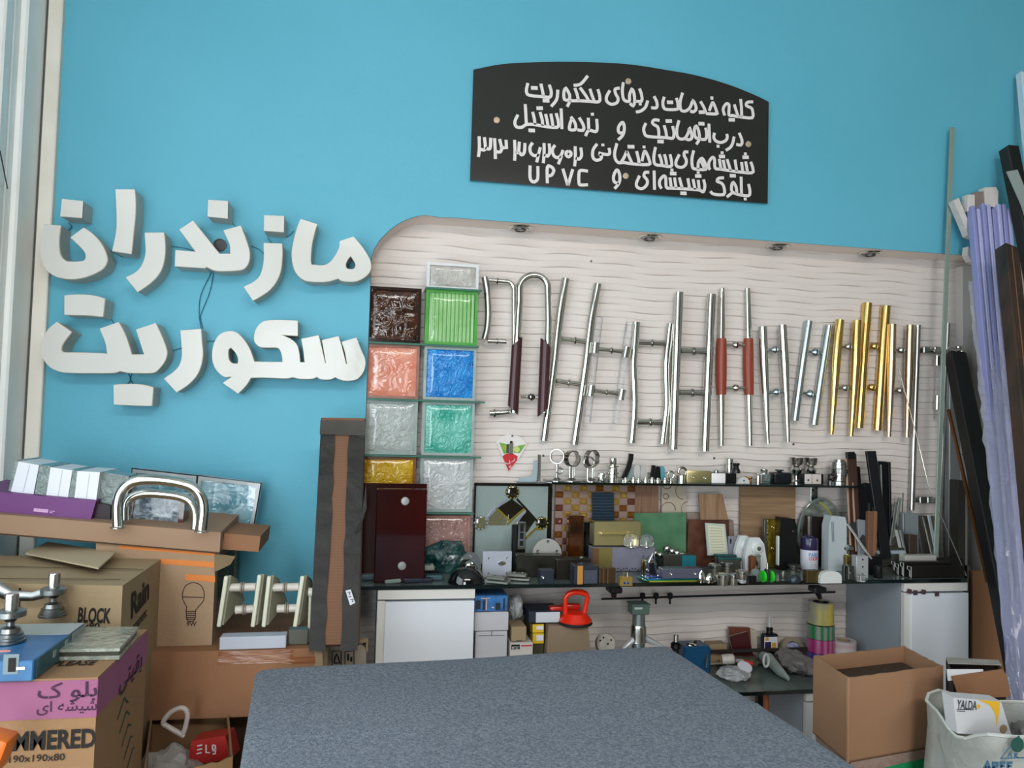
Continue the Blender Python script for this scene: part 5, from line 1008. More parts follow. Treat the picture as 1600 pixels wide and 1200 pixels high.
ORD = ['first', 'second', 'third', 'fourth', 'fifth', 'sixth', 'seventh']
for i, (u, r) in enumerate([(973, 4), (985, 4.5), (993, 3.5), (1004, 4.5), (1014, 4.5), (1023, 4), (1034, 4.2)]):
    p = U(u); p.y = -.128; t = thing('tiny_standoff', 'tiny chrome standoff in the front row of the upper shelf, '+ORD[i]+' from its left end', 'standoff', p, 'tiny chrome standoffs before the wedge clips')
    g = G(); g.lathe([(r*SU, 0), (r*SU, r*SU*1.1), (r*SU*.7, r*SU*1.3), (r*SU*.6, r*SU*1.8), (.0005, r*SU*1.9)], p, n=14); part('body', g, M_chrome, t)
t = ul('ring_holder', 'small chrome holder with an upright ring before the brass plate', 'holder', 1048, [('foot', [(5, 0), (5, 2), (2, 3), (2, 6)], M_chrome)]); p = W(1048, 742, YU); g = G(); g.tube([(p.x+5*SU*math.cos(2*PI*k/14), YU, p.z+6*SU*math.sin(2*PI*k/14)) for k in range(14)], .0032, 8, closed=True); part('ring', g, M_chrome, t)
t = ul('pipe_clamp', 'chrome pipe clamp ring on a short drum beside the brass plate', 'clamp', 1065, [('drum', [(8, 0), (8, 11), (7, 12)], M_steel)]); p = W(1066, 737, YU); g = G(); g.tube([(p.x+6.5*SU*math.cos(2*PI*k/16), YU, p.z+6.5*SU*math.sin(2*PI*k/16)) for k in range(16)], .005, 8, closed=True); part('clamp_ring', g, M_dsteel, t)
def ubox(name, label, cat, u0, u1, vt, dep, m, y=YU, bev=.002, nm='body'):
    a, b = W(u0, 757, y), W(u1, vt, y); p = Vector(((a.x+b.x)/2, y, Z2+.0005)); t = thing(name, label, cat, p); h_ = b.z-Z2
    g = G(); g.box((p.x, y+dep/2, Z2+.0005+h_/2), (b.x-a.x, dep, h_), bev=bev, seg=2); part(nm, g, m, t); return t, p, b.x-a.x, h_
t, p, w, h_ = ubox('brass_strike_plate', 'brass plate with two screws standing on the upper shelf', 'plate', 1073, 1111, 736, .006, M_brass, -.12)
g = G(); bolt(g, (p.x-w*.26, -.121, Z2+h_*.5), (0, 1, 0), .005); bolt(g, (p.x+w*.24, -.121, Z2+h_*.42), (0, 1, 0), .005); part('screws', g, M_steel, t)
t, p, w, h_ = ubox('door_lock', 'black lock body faced by a bright white square plate', 'lock', 1112, 1151, 740, .05, M_black, -.115)
g = G(); a, b = W(1112, 757, -.123), W(1134, 739.5, -.123); g.box(((a.x+b.x)/2, -.120, Z2+(b.z-Z2)/2), (b.x-a.x, .006, b.z-Z2-.001), bev=.004, seg=2); part('white_plate', g, mat('bright_plate', '#f1ecec', .25), t)
g = G(); g.lathe([(.009, 0), (.009, .010), (.006, .013)], W(1119, 739.5, -.09), n=14); part('grey_button', g, M_zinc, t)
t = ul('chrome_cylinder', 'upright chrome cylinder behind the black knob', 'standoff', 1146, [('cylinder', [(5.5, 0), (5.5, 28), (4.5, 29), (5.5, 30), (5.5, 37), (4, 38)], M_chrome)])
t.location.y += .035
p = U(1152); p.y = -.09; t = thing('waisted_stopper', 'waisted black knob standing on the black lock body', 'knob stem', (p.x, p.y, Z2+h_)); g = G(); g.lathe([(7*SU, 0), (6.5*SU, 5*SU), (4.2*SU, 9*SU), (4.5*SU, 12*SU), (6.2*SU, 14*SU), (5.5*SU, 16*SU), (.001, 16*SU)], (p.x-.004, p.y, Z2+h_), n=20); part('stem', g, mat('blue_black', '#14161f', .3), t)
p = W(1162, 757, -.13); R = 10*SU; o = [Vector((p.x+R*math.cos(q), -.13, Z2+.001+R*1.05*math.sin(q))) for q in [k*PI/14 for k in range(15)]]
t = thing('half_round_stop', 'small white half round door stop with one hole', 'door stop', (p.x, -.13, Z2+.0005)); g = G(); g.prism([o], (0, .012, 0)); part('stop', g, mat('soft_white', '#c9c9c4', .35), t); g = G(); bolt(g, (p.x, -.131, Z2+.012), (0, 1, 0), .0028); part('hole', g, M_black, t)
t = thing('gold_ornament', 'ornate copper gold flower fitting between half round stop and chrome box', 'ornament', U(1171)); p = U(1172); p.y = -.075
for k in range(7): g = G(); a = k*2*PI/7; g.sphere((p.x+.012*math.cos(a), p.y+.008*math.sin(a), Z2+.012+.008*math.sin(a*2+1)), .008, 8, 6, sc=(1.1, .7, .8)); part('petal', g, mat('copper_gold', (.72, .38, .16), .25, 1), t)
g = G(); g.lathe([(.014, 0), (.01, .004), (.006, .010)], (p.x, p.y, Z2), n=12); part('rose_base', g, M_champ, t)
t, p, w, h_ = ubox('chrome_lock_box', 'grey chrome box with a round cylinder on top', 'lock', 1189, 1204, 741, .03, M_zinc, -.115); g = G(); g.lathe([(.013, 0), (.013, .010), (.014, .012), (.014, .018), (.010, .020)], (p.x, -.10, Z2+h_), n=20); part('cylinder', g, M_chrome, t)
g = G(); g.sphere((p.x-.024, -.10, Z2+.036), .006, 10, 8); g.tube([(p.x-.024, -.10, Z2), (p.x-.024, -.10, Z2+.03)], .003, 8); part('ball_post', g, M_chrome, t)
t, p, w, h_ = ubox('black_hexagon_box', 'black faceted box with low knob on the upper shelf', 'housing', 1210, 1238, 739, .05, mat('blue_black2', '#10151a', .25), -.12, .007); g = G(); g.lathe([(.010, 0), (.008, .004), (.016, .006), (.016, .010), (.001, .011)], (p.x, -.09, Z2+h_), n=18); part('knob', g, M_black, t)
for u, lb in ((1250.5, 'left'), (1273, 'right')):
    ul('chrome_cup', 'chrome cup fitting on a conical stem, '+lb+' of the pair', 'cup fitting', u, [('stem', [(8, 0), (8, 2), (5, 6), (5, 12), (8, 16), (9, 22), (5, 28)], M_chrome), ('cup', [(5, 28), (9, 30), (10, 34), (10.5, 40), (11, 41), (9.5, 41), (9, 34), (1, 33)], M_dsteel)], 'chrome cups')
    [o for o in bpy.data.objects if o.name.startswith('chrome_cup') and not o.parent][-1].location.y += .03
t, p, w, h_ = ubox('oval_double_socket', 'dark block with a white oval plate and two screws', 'plate', 1254, 1287, 741, .03, M_black, -.118); a, b = W(1258, 757, -.126), W(1284, 742, -.126)
g = G(); g.box(((a.x+b.x)/2, -.122, Z2+.002+(b.z-Z2)/2), (b.x-a.x, .006, b.z-Z2), bev=.009, seg=3); part('oval_plate', g, mat('pearl_plate', '#cfc3bd', .3), t)
g = G(); g.box(((a.x+b.x)/2-.006, -.1255, Z2+.002+(b.z-Z2)/2), (.001, .001, b.z-Z2-.002)); [bolt(g, (x, -.1262, Z2+.017), (0, 1, 0), .004) for x in (a.x+.013, b.x-.019)]; part('screws', g, M_darksteel, t)
t = ul('disc_stack', 'tall pile of flat aluminium discs before the copper profiles', 'disc pile', 1311, [('disc', [(13, 0), (13, 4.5), (12, 5)], M_steel), ('disc', [(12, 5.5), (12, 9.5)], M_steel), ('disc', [(12, 10), (12, 14)], M_steel), ('disc', [(12.5, 14.5), (12.5, 18)], M_steel), ('disc', [(13, 18.5), (13.5, 25)], M_steel), ('disc', [(12, 26), (12, 31)], M_steel), ('disc', [(11, 31.5), (11, 36)], M_steel), ('disc', [(7.5, 36.5), (7.5, 40), (1, 40)], M_steel)])
t = ul('star_knob', 'dark star shaped hand knob leaning on the disc pile', 'knob fitting', 1297, [('hub', [(4, 0), (3, 6), (5, 8), (2, 10)], M_darksteel)]); p = W(1299, 745, -.125)
for k in range(5): a = k*2*PI/5; g = G(); g.sphere((p.x+.012*math.cos(a), -.125, p.z+.010*math.sin(a)), .006, 8, 6); part('lobe', g, mat('plum_black', '#2b1f25', .2, .3), t)

# ------------------------------------------------------------------ profiles standing at the right end of the shelf
def bar_thing(name, label, cat, segs, group=None):
    """segs: (part, (u0,v0,Y0), (u1,v1,Y1), width px, thickness m, material); the second point is the foot"""
    f = segs[0]; b = W(*f[2]); zb = max(b.z, ZS+.001) if f[2][1] < 915 and f[2][2] > -.36 else b.z
    t = thing(name, label, cat, (b.x, b.y, zb), group)
    for nm, a, b_, w, th, m in segs:
        A, B = W(*a), W(*b_); g = G(); beam(g, B, A, w*scl((A+B)/2), th, bev=.0015); 
        if f[2][2] > -.36: g.v = [(x, y, max(z, ZS+.001)) for x, y, z in g.v]
        part(nm, g, m, t)
    return t
CB = mat('copper_brown', '#4b352c', .35, .3); CE = mat('copper_edge', '#c39a84', .3, .4); BK = mat('anthracite', '#111216', .4); AL = mat('aluminium', '#9ba0a4', .3, .6)
bar_thing('copper_profile', 'tall brown profile with pale copper edges, leftmost of the standing samples', 'profile', [('web', (1330, 708, -.08), (1337, 870, -.2), 16, .012, CB), ('copper_lip', (1322, 716, -.088), (1329, 860, -.21), 3, .006, CE), ('copper_lip', (1330, 722, -.09), (1338, 862, -.21), 3, .006, CE), ('end_cap', (1328, 706, -.088), (1329, 717, -.09), 14, .014, M_black)])
bar_thing('black_profile', 'short black profile right of the copper one', 'profile', [('web', (1337, 729, -.09), (1347, 872, -.2), 12, .015, M_black), ('step', (1344, 756, -.095), (1354, 872, -.205), 12, .015, BK)])
bar_thing('black_profile', 'dark blue grey profile leaning behind the wide black one', 'profile', [('web', (1355, 755, -.07), (1358, 875, -.15), 14, .015, mat('ink_grey', '#20262d', .4)), ('lip', (1357, 765, -.08), (1359, 868, -.16), 2, .004, M_steel)])
bar_thing('black_profile', 'wide black profile leaning to the left, tallest of the group', 'profile', [('web', (1360, 705, -.13), (1384, 872, -.21), 17, .012, BK)])
bar_thing('black_profile', 'upright black profile behind the wide leaning one', 'profile', [('web', (1378, 721, -.06), (1386, 875, -.12), 17, .012, M_black), ('rib', (1388, 722, -.07), (1391, 870, -.13), 4, .018, BK), ('rib', (1376, 726, -.07), (1380, 870, -.13), 2, .01, AL)])
bar_thing('wood_block', 'pair of upright brown blocks before the wide black profile', 'block', [('block', (1359, 799, -.21), (1357, 882, -.25), 9, .02, mat('brown_block', '#6d4b35', .6)), ('block', (1366, 799, -.21), (1364, 882, -.25), 6, .02, mat('brown_block2', '#7d573f', .6))])
bar_thing('grey_channel', 'short grey channel standing beside the brown blocks', 'profile', [('web', (1345, 812, -.20), (1347, 880, -.23), 13, .012, mat('dull_grey', '#7d8288', .4))])
t = bar_thing('aluminium_strip', 'aluminium strip slanting down left of the grey half round', 'profile', [('strip', (1324, 818, -.20), (1362, 874, -.27), 4, .004, M_steel), ('strip', (1330, 817, -.19), (1372, 874, -.26), 10, .003, BK)])
bar_thing('chrome_channel', 'slim chrome channel leaning left of the grey box profile', 'profile', [('strip', (1406, 778, -.07), (1393, 870, -.16), 6, .008, M_chrome), ('strip', (1400, 785, -.08), (1389, 870, -.17), 5, .008, M_steel), ('strip', (1411, 770, -.06), (1407, 860, -.12), 2, .004, M_darksteel)])
bar_thing('grey_box_profile', 'grey box section profile standing upright by the long handle foot', 'profile', [('box', (1419, 801, -.09), (1419, 882, -.11), 28, .03, mat('profile_grey', '#7b8286', .45)), ('groove', (1412, 802, -.108), (1412, 880, -.127), 2, .003, M_darksteel)])
bar_thing('brown_offcut', 'short dark brown profile before the grey box profile', 'profile', [('box', (1423, 835, -.16), (1423, 888, -.18), 15, .03, mat('umber', '#3a2f27', .5))])
bar_thing('white_slat_sample', 'pale slatted profile leaning before the grey box profile', 'profile', [('strip', (1400, 828, -.16), (1412, 880, -.22), 5, .006, mat('pale_grey', '#a9a7a2', .4)), ('strip', (1406, 828, -.155), (1418, 880, -.215), 4, .006, AL)])
bar_thing('silver_strip', 'thin silver strip leaning right of the grey box profile', 'profile', [('strip', (1442, 808, -.10), (1460, 885, -.20), 3, .004, M_steel), ('strip', (1434, 812, -.09), (1444, 885, -.17), 3, .004, D2)])
bar_thing('white_strip', 'bright white strip leaning beside the thin silver one', 'profile', [('strip', (1451, 805, -.10), (1468, 888, -.20), 5, .006, mat('white_strip', '#cdd3dd', .3))])
bar_thing('smoked_panel', 'smoky brown sheet leaning behind the white strips', 'sheet', [('sheet', (1452, 806, -.05), (1458, 890, -.08), 38, .006, mat('smoky_sheet', '#5b544c', .3, coat=.3))])
# lying profiles
def lying(name, label, u0, v0, u1, v1, Y, hpx, dep, m, end=None, gz=ZS):
    A, B = W(u0, v0, Y), W(u1, v1, Y); t = thing(name, label, 'profile', ((A.x+B.x)/2, Y, gz)); s = scl(A); h_ = hpx*s; z0 = min(A.z, B.z)
    g = G(); z0 = max(gz+.001, z0-h_); g.box(((A.x+B.x)/2, Y+dep/2, z0+h_/2), (B.x-A.x, dep, h_), bev=.003); part('web', g, m, t)
    if end: g = G(); L_ = [(A.x-.001, Y+a*dep, z0+b*h_) for a, b in ((.0, .02), (.0, .95), (.9, .95), (.9, .7), (.35, .6), (.35, .1))]; g.tube([Vector(p) for p in L_], .0016, 5); part('cut_end', g, end, t)
    return t, A, B
t, A, B = lying('grey_half_round', 'pale grey half round profile lying on a grey base', 1356, 856, 1414, 854, -.20, 30, .05, D2)
g = G(); o = [Vector((A.x, -.205+.03*(1-math.cos(q)), A.z-.004+.022*math.sin(q)-.018)) for q in [k*PI/12 for k in range(13)]]; g.prism([o], (B.x-A.x, 0, 0)); part('half_round_cover', g, mat('blue_grey_cover', '#919ca3', .3), t)
lying('white_lying_profile', 'white profile lying across behind the black profiles', 1415, 868, 1464, 868, -.25, 22, .04, mat('ivory_profile', '#b3b0aa', .4))
CU = mat('cut_edge', '#b9b9b5', .3, .5)
for k, (u0, u1, v0, v1, Y, hp, lb) in enumerate([(1398, 1470, 877, 880, -.265, 14, 'rearmost of four'), (1404, 1480, 880, 880, -.285, 18, 'second from the back'), (1412, 1490, 882, 880, -.305, 22, 'third from the back')]):
    lying('black_lying_profile', 'black aluminium profile lying at the shelf end, '+lb, u0, v0, u1, v0, Y, hp, .018, mat('black_alu', '#201c1b', .35, .3), CU)
lying('black_lying_profile', 'long low black aluminium profile at the front corner of the shelf', 1424, 886, 1508, 886, -.335, 18, .022, mat('black_alu', '#201c1b'), CU)
lying('black_lying_profile', 'tall black profile along the back of the shelf corner', 1440, 877, 1506, 876, -.22, 20, .03, mat('black_alu', '#201c1b'), None)
# perforated rail, thin strip, wire, catch box
a, b = W(1474, 640, -.02), W(1495, 640, -.02)
t = thing('perforated_rail', 'tall grey rail with a column of small black holes', 'profile', ((a.x+b.x)/2, -.035, ZS+.001)); zt = W(1484, 575, -.03).z
g = G(); g.box(((a.x+b.x)/2, -.04, (zt+ZS)/2), (b.x-a.x, .03, zt-ZS-.002), bev=.003); part('rail_web', g, mat('rail_grey', '#98979a', .35, .3), t)
g = G(); g.box((b.x-.007, -.056, (zt+1.07)/2), (.014, .004, zt-1.07)); part('hole_strip', g, mat('strip_grey', '#aaa6a3', .4), t)
g = G()
for k in range(26): g.box((b.x-.004, -.0585, zt-.03-k*.013), (.006 if k % 5 else .010, .002, .005))
part('black_holes', g, M_black, t)
g = G(); g.box(W(1499, 785, -.05), (.028, .04, .036), bev=.004); single('beige_cap_box', g, mat('beige_cap', '#b3aba0', .5), 'small beige box clipped to the right of the perforated rail', 'box')
bar_thing('clear_channel_strip', 'very tall thin clear greenish strip leaning against the blue wall', 'strip', [('strip', (1488, 199, -.150), (1462, 872, -.20), 8, .006, mat('clear_strip', '#8f9f93', .15, trans=.2, coat=.3))])
g = G(); g.tube([W(1404, 576, -.06), W(1432, 680, -.10), W(1452, 765, -.15), W(1474, 815, -.22), W(1510, 900, -.34)], [.002]*5, 8); single('bent_rod', g, M_steel, 'thin bent silver rod slanting across the right end of the panel', 'rod')

# ------------------------------------------------------------------ cabinets and lower shelf
def cabinet(label, xl, xr, yf, zt, side=None):
    t = thing('white_cabinet', label, 'cabinet', ((xl+xr)/2, (yf-.02)/2, 0))
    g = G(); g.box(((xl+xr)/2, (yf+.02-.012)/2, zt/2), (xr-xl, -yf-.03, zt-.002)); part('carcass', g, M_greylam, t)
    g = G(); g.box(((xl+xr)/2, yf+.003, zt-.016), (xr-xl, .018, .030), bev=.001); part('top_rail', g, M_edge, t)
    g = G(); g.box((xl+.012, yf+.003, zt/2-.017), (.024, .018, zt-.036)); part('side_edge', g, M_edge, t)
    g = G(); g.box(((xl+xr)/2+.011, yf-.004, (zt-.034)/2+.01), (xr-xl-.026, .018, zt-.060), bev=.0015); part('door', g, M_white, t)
    return t
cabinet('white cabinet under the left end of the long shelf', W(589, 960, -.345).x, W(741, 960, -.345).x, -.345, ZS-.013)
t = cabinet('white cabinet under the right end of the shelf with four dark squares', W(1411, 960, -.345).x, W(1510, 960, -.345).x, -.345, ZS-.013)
for (u, v, a) in ((1421, 924, .25), (1430.5, 926, 0), (1443, 925, .2), (1464, 928, 0)):
    g = G(); g.box(W(u, v, -.3605), (.0155, .003, .0165), rot(0, a, 0)); part('felt_square', g, mat('plum_square', '#4a363c', .8), t)
ZL = .490
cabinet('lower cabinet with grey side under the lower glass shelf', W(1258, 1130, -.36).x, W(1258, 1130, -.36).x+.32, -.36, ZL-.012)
xl_, xr_ = W(746, 1000, -.345).x, W(1409, 960, -.345).x-.003
t = thing('lower_glass_shelf', 'lower dusty glass shelf between the cabinets holding tools and tape', 'shelf', ((xl_+xr_)/2, -.2, ZL-.01))
g = G(); g.box(((xl_+xr_)/2, -.192, ZL-.005), (xr_-xl_, .355, .010)); part('shelf_plate', g, M_gtop, t)
g = G(); g.box(((xl_+xr_)/2, -.371, ZL-.006), (xr_-xl_, .006, .0125)); part('front_edge', g, M_gedge, t)
g = G(); g.box((W(1186, 1090, -.2).x, -.2, ZL-.14), (.02, .02, .26)); part('leg', g, M_black, t)
a, b = W(1050, 1020, -.11), W(1278, 1019, -.11); g = G(); g.box(((a.x+b.x)/2, -.11, a.z), (b.x-a.x, .012, .012), bev=.002); single('dark_rail', g, mat('dark_rail', '#2a2422', .5), 'dark thin rail crossing before the books and bottle', 'rail')
g = G(); g.tube([W(1196, 1082, -.3), W(1197, 1102, -.3), W(1197, 1200, -.3)], .010, 12); single('brown_rod', g, mat('terracotta', '#9a5636', .6), 'short brown wooden rod standing under the lower shelf', 'rod')

def lbox(name, label, u0, u1, vt, vb, Y, dep, m, zb=None, cat='box', bev=.002, side=None):
    a, b = W(u0, vb, Y), W(u1, vt, Y); z0 = zb if zb is not None else a.z
    t = thing(name, label, cat, ((a.x+b.x)/2, Y, z0)); g = G(); g.box(((a.x+b.x)/2, Y+dep/2, (z0+b.z)/2), (b.x-a.x, dep, b.z-z0-.001), bev=bev); part('box_body', g, m, t)
    return t, a, b, z0
t, a, b, z = lbox('white_carton', 'plain white carton right of the left cabinet, lowest of three', 741, 793, 986, 1056, -.33, .16, mat('white_card', '#b9b7bc', .7), ZL+.001)
g = G(); g.box(((a.x+b.x)/2, -.331, b.z-.006), (.002, .002, .014)); g.box(((a.x+b.x)/2, -.331, b.z-.013), (b.x-a.x-.02, .002, .0012)); part('flap_seam', g, M_darksteel, t); zA = b.z
t, a, b, z = lbox('white_carton', 'plain white carton under the blue picture box', 741, 795, 956, 985, -.33, .16, mat('white_card', '#c3c3c6'), zA+.001); zB = b.z
t, a, b, z = lbox('blue_picture_box', 'blue printed box with pictures on top of the white cartons', 741, 794, 930, 956, -.325, .15, mat('blue_box', '#3b76b5', .4, noise=(40, '#22466f', .7)), zB+.001)
g = G()
for (u0, u1, v0, v1) in ((743, 751, 938, 952), (754, 758, 938, 953), (774, 782, 942, 953), (786, 789, 935, 953)): g = G(); q0, q1 = W(u0, v1, -.326), W(u1, v0, -.326); g.box(((q0.x+q1.x)/2, -.3262, (q0.z+q1.z)/2), (q1.x-q0.x, .001, q1.z-q0.z)); part('dark_picture', g, mat('navy_print', '#1c2432', .5), t)
g = G(); 
for (u0, u1, v0, v1) in ((752, 766, 934, 935.5), (759, 761, 936, 953), (768, 772, 948, 950)): q0, q1 = W(u0, v1, -.326), W(u1, v0, -.326); g.box(((q0.x+q1.x)/2, -.3266, (q0.z+q1.z)/2), (q1.x-q0.x, .001, q1.z-q0.z))
part('pale_print', g, mat('pale_print', '#c9a9a0', .5), t)
def crumple(name, label, c, sx, sy, sz, m, cat='plastic bag', seed=1, floor=None, sub=4, amp=.35):
    bm = bmesh.new(); bmesh.ops.create_icosphere(bm, subdivisions=sub, radius=1); g = G()
    for v in bm.verts:
        d = 1+amp*mnoise.noise(v.co*1.9+Vector((seed, 0, 0)))+amp*.6*abs(mnoise.noise(v.co*5+Vector((0, seed, 0)))); v.co = Vector((v.co.x*sx*d, v.co.y*sy*d, v.co.z*sz*d))
    g.add([tuple(v.co+Vector(c)) for v in bm.verts], [[v.index for v in f.verts] for f in bm.faces]); bm.free()
    if floor is not None: g.v = [(x, y, max(z, floor)) for x, y, z in g.v]
    return single(name, g, m, label, cat)
M_bag = mat('crumpled_film', '#d9dbde', .12, trans=.55, ior=1.15, coat=.4, bump=(45, .9)); M_bagd = mat('grey_film', '#8f8a88', .2, trans=.35, ior=1.15, coat=.4, bump=(45, .9))
p = W(806, 948, -.25); crumple('plastic_bag', 'crumpled clear bag behind the small brown box', p, .022, .03, .036, M_bag, seed=3, floor=zA+.002)
t, a, b, z = lbox('printed_box', 'white box with black block letters between the cartons', 796, 833, 1004, 1056, -.34, .12, mat('cream_card', '#c6bfb8', .7), ZL+.001); zC = b.z
g = G(); q = W(799, 1015, -.341); g.box((W(805.5, 1011, -.341).x, -.3412, W(805, 1011, -.341).z), (.028, .0008, .016)); part('logo_field', g, M_ink, t)
g = G(); text('MTEC', .011, frame(W(800, 1015.5, -.3418), *FRONT), width=.023, g=g); part('logo_letters', g, M_paper, t)
g = G(); q0, q1 = W(814, 1009, -.341), W(831, 1007.5, -.341); g.box(((q0.x+q1.x)/2, -.3412, q0.z), (q1.x-q0.x, .0008, .0035)); part('red_line', g, M_redp, t)
t, a, b, z = lbox('small_brown_box', 'small plain brown box on the box with block letters', 799, 823, 979, 1003, -.33, .09, M_cartonL, zC+.001)
g = G(); g.box(((a.x+b.x)/2, -.3305, z+.004), (.02, .001, .002)); part('carton_print', g, M_darksteel, t)
M_yb = mat('yellow_box', '#d9b21e', .5)
for k, (vt, vb, lb) in enumerate([(989, 1005, 'lower'), (975, 988, 'upper')]):
    if k == 0:
        t, a, b, z = lbox('support_box', 'dark olive box under the yellow boxes', 832, 850, 1006, 1056, -.30, .1, mat('olive_box', '#3c3a22', .6), ZL+.001); zz = b.z
    t, a, b, z = lbox('yellow_box', 'yellow box with white label, '+lb+' of two', 828, 850, vt, vb, -.30, .11, mat('dark_flank', '#4b4018', .6), zz+.001); zz = b.z
    g = G(); q0, q1 = W(832, vb, -.301), W(850, vt, -.301); g.box(((q0.x+q1.x)/2, -.3005, (z+zz)/2), (q1.x-q0.x, .003, zz-z-.001), bev=.001); part('yellow_front', g, M_yb, t)
    g = G(); q0, q1 = W(838, vb-4, -.303), W(849, vt+3, -.303); g.box(((q0.x+q1.x)/2, -.3028, (q0.z+q1.z)/2), (q1.x-q0.x, .001, q1.z-q0.z)); part('white_label', g, M_paper, t)
t, a, b, z = lbox('navy_white_box', 'navy and white box on top of the yellow boxes', 826, 876, 954, 973, -.29, .11, mat('navy_card', '#232838', .5), zz+.001)
g = G(); q0, q1 = W(837, 973, -.291), W(875, 956, -.291); g.box(((q0.x+q1.x)/2, -.2915, (q0.z+q1.z)/2), (q1.x-q0.x, .003, q1.z-q0.z), bev=.001); part('white_front', g, mat('navy_box_white', '#c7cad2', .6), t)  # white front panel of the two-tone box
# paper sack with red suction lifter
p0, p1 = W(852, 1056, -.33), W(921, 979, -.33); t = thing('paper_sack', 'brown paper sack standing under the red suction lifter', 'bag', ((p0.x+p1.x)/2, -.27, ZL+.001)); zt = p1.z
g = G(); cx = (p0.x+p1.x)/2+.004; w = (p1.x-p0.x)
lv = [(0, .52, .07), (.3, .52, .072), (.7, .50, .065), (.95, .47, .055), (1.0, .45, .05)]; vs = []
for f_, a_, b_ in lv:
    for (dx, dy) in ((-1, -1), (0, -1.06), (1, -1), (1.02, 0), (1, 1), (-1, 1), (-1.02, 0)): vs.append((cx+dx*a_*w, -.265+dy*b_, ZL+.001+(zt-ZL)*f_))
g.add(vs, [(7*k+i, 7*k+(i+1) % 7, 7*(k+1)+(i+1) % 7, 7*(k+1)+i) for k in range(4) for i in range(7)]+[tuple(range(28, 35))]); part('sack_body', g, mat('kraft_paper', '#84705c', .85, bump=(20, .4)), t)
t = thing('suction_lifter', 'bright red glass suction lifter with an arched handle', 'suction lifter', (cx, -.27, zt+.001)); c0 = Vector((W(898, 980, -.29).x, -.29, zt+.001))
g = G(); g.lathe([(.058, 0), (.060, .003), (.056, .009)], c0, n=36); part('rubber_rim', g, M_rubber, t)
g = G(); g.lathe([(.056, .008), (.057, .014), (.046, .026), (.038, .036), (.02, .040), (.001, .041)], c0, n=36); part('cup', g, M_red, t)
q = [c0+Vector((x, -.005, z)) for x, z in ((-.034, .030), (-.036, .060), (-.036, .088), (-.026, .100), (-.005, .106), (.018, .105), (.034, .099), (.041, .088), (.036, .060), (.030, .030))]
g = G(); g.tube([Vector(p) for p in q], [.0085, .008, .008, .0095, .010, .010, .0095, .008, .008, .0085], 12); part('handle', g, M_red, t)
g = G(); g.box(c0+Vector((-.058, .02, .046)), (.055, .03, .018), bev=.007, seg=2); g.box(c0+Vector((-.005, .045, .045)), (.07, .03, .022), bev=.009, seg=2); part('lever', g, mat('deep_red', '#b8200e', .3, coat=.3), t)
# white disc holder, steel flange post
p = W(948, 1003, -.25); t = thing('tape_dispenser', 'white round flat fitting with dark marks leaning by the steel post', 'fitting', (p.x, -.25, ZL+.001))
g = G(); g.lathe([(.034, 0), (.036, .004), (.036, .022), (.030, .028), (.012, .030), (.001, .028)], (p.x, -.22, W(948, 1007, -.22).z), (.15, -1, .5), 24); part('disc_body', g, mat('old_white', '#b9b4aa', .5, noise=(30, '#8c857a', .6)), t)
g = G(); [g.sphere(W(u, v, -.262), .0035, 6, 4) for u, v in ((943, 996), (955, 1000), (950, 1006), (938, 1001))]; part('dark_marks', g, M_black, t)
g = G(); g.box((p.x, -.21, ZL+.03), (.06, .04, .058), bev=.004); part('block', g, mat('pale_block', '#a5a7ad', .5), t)
p = W(1006, 1050, -.24); t = thing('steel_flange_post', 'galvanised round post with a square green grey cap and flared foot', 'post foot', (p.x-.02, -.24, ZL+.001)); px = W(998, 970, -.24).x
z1, z2 = W(998, 958, -.24).z, W(998, 941, -.24).z
g = G(); g.tube([(px, -.24, ZL+.03), (px, -.24, z1)], .0225, 20); part('post_tube', g, mat('galvanised', '#8b9698', .3, .8, noise=(20, '#a3adaf', .7, (8, 8, .5))), t)
g = G(); g.box((px-.002, -.24, (z1+z2)/2), (.062, .055, z2-z1), bev=.003); g.box((px-.002, -.24, z2-.004), (.068, .06, .006), bev=.001); part('cap', g, mat('cap_green_grey', '#5d716b', .4, .4), t)
g = G(); q0, q1 = W(990, 953, -.27), W(1001, 949, -.27); g.box(((q0.x+q1.x)/2+.006, -.268, (q0.z+q1.z)/2), (.028, .001, .007)); part('cap_print', g, mat('cap_print', '#a9b9b3', .5), t)
g = G(); g.lathe([(.030, 0), (.027, .012), (.027, .05), (.024, .058)], (px, -.24, ZL+.140), n=20); part('collar', g, M_steel, t)
g = G(); [g.tube([(px, -.24, ZL+.165), (px+dx*.5, -.24+dy*.5, ZL+.142), (px+dx, -.24+dy, ZL+.125), (px+dx*1.1, -.24+dy, ZL+.002)], [.012, .010, .007, .006], 8) for dx, dy in ((-.06, -.02), (.085, -.01), (.02, .06))]; part('flared_foot', g, mat('white_foot', '#b5b9bd', .35, .2), t)
p = W(1056, 1000, -.22); t = thing('pipe_connector', 'small black and chrome connector beside the table corner', 'connector fitting', (p.x, -.22, ZL+.001)); g = G(); g.tube([(p.x, -.22, W(1056, 1003, -.22).z), (p.x, -.22, W(1056, 992, -.22).z)], .009, 12); part('chrome_neck', g, M_chrome, t)
g = G(); hb_ = W(1056, 1003, -.22).z-ZL; g.lathe([(.012, 0), (.012, hb_-.028), (.018, hb_-.022), (.018, hb_-.008), (.008, hb_)], (p.x, -.22, ZL+.002), n=16); part('black_body', g, M_black, t)
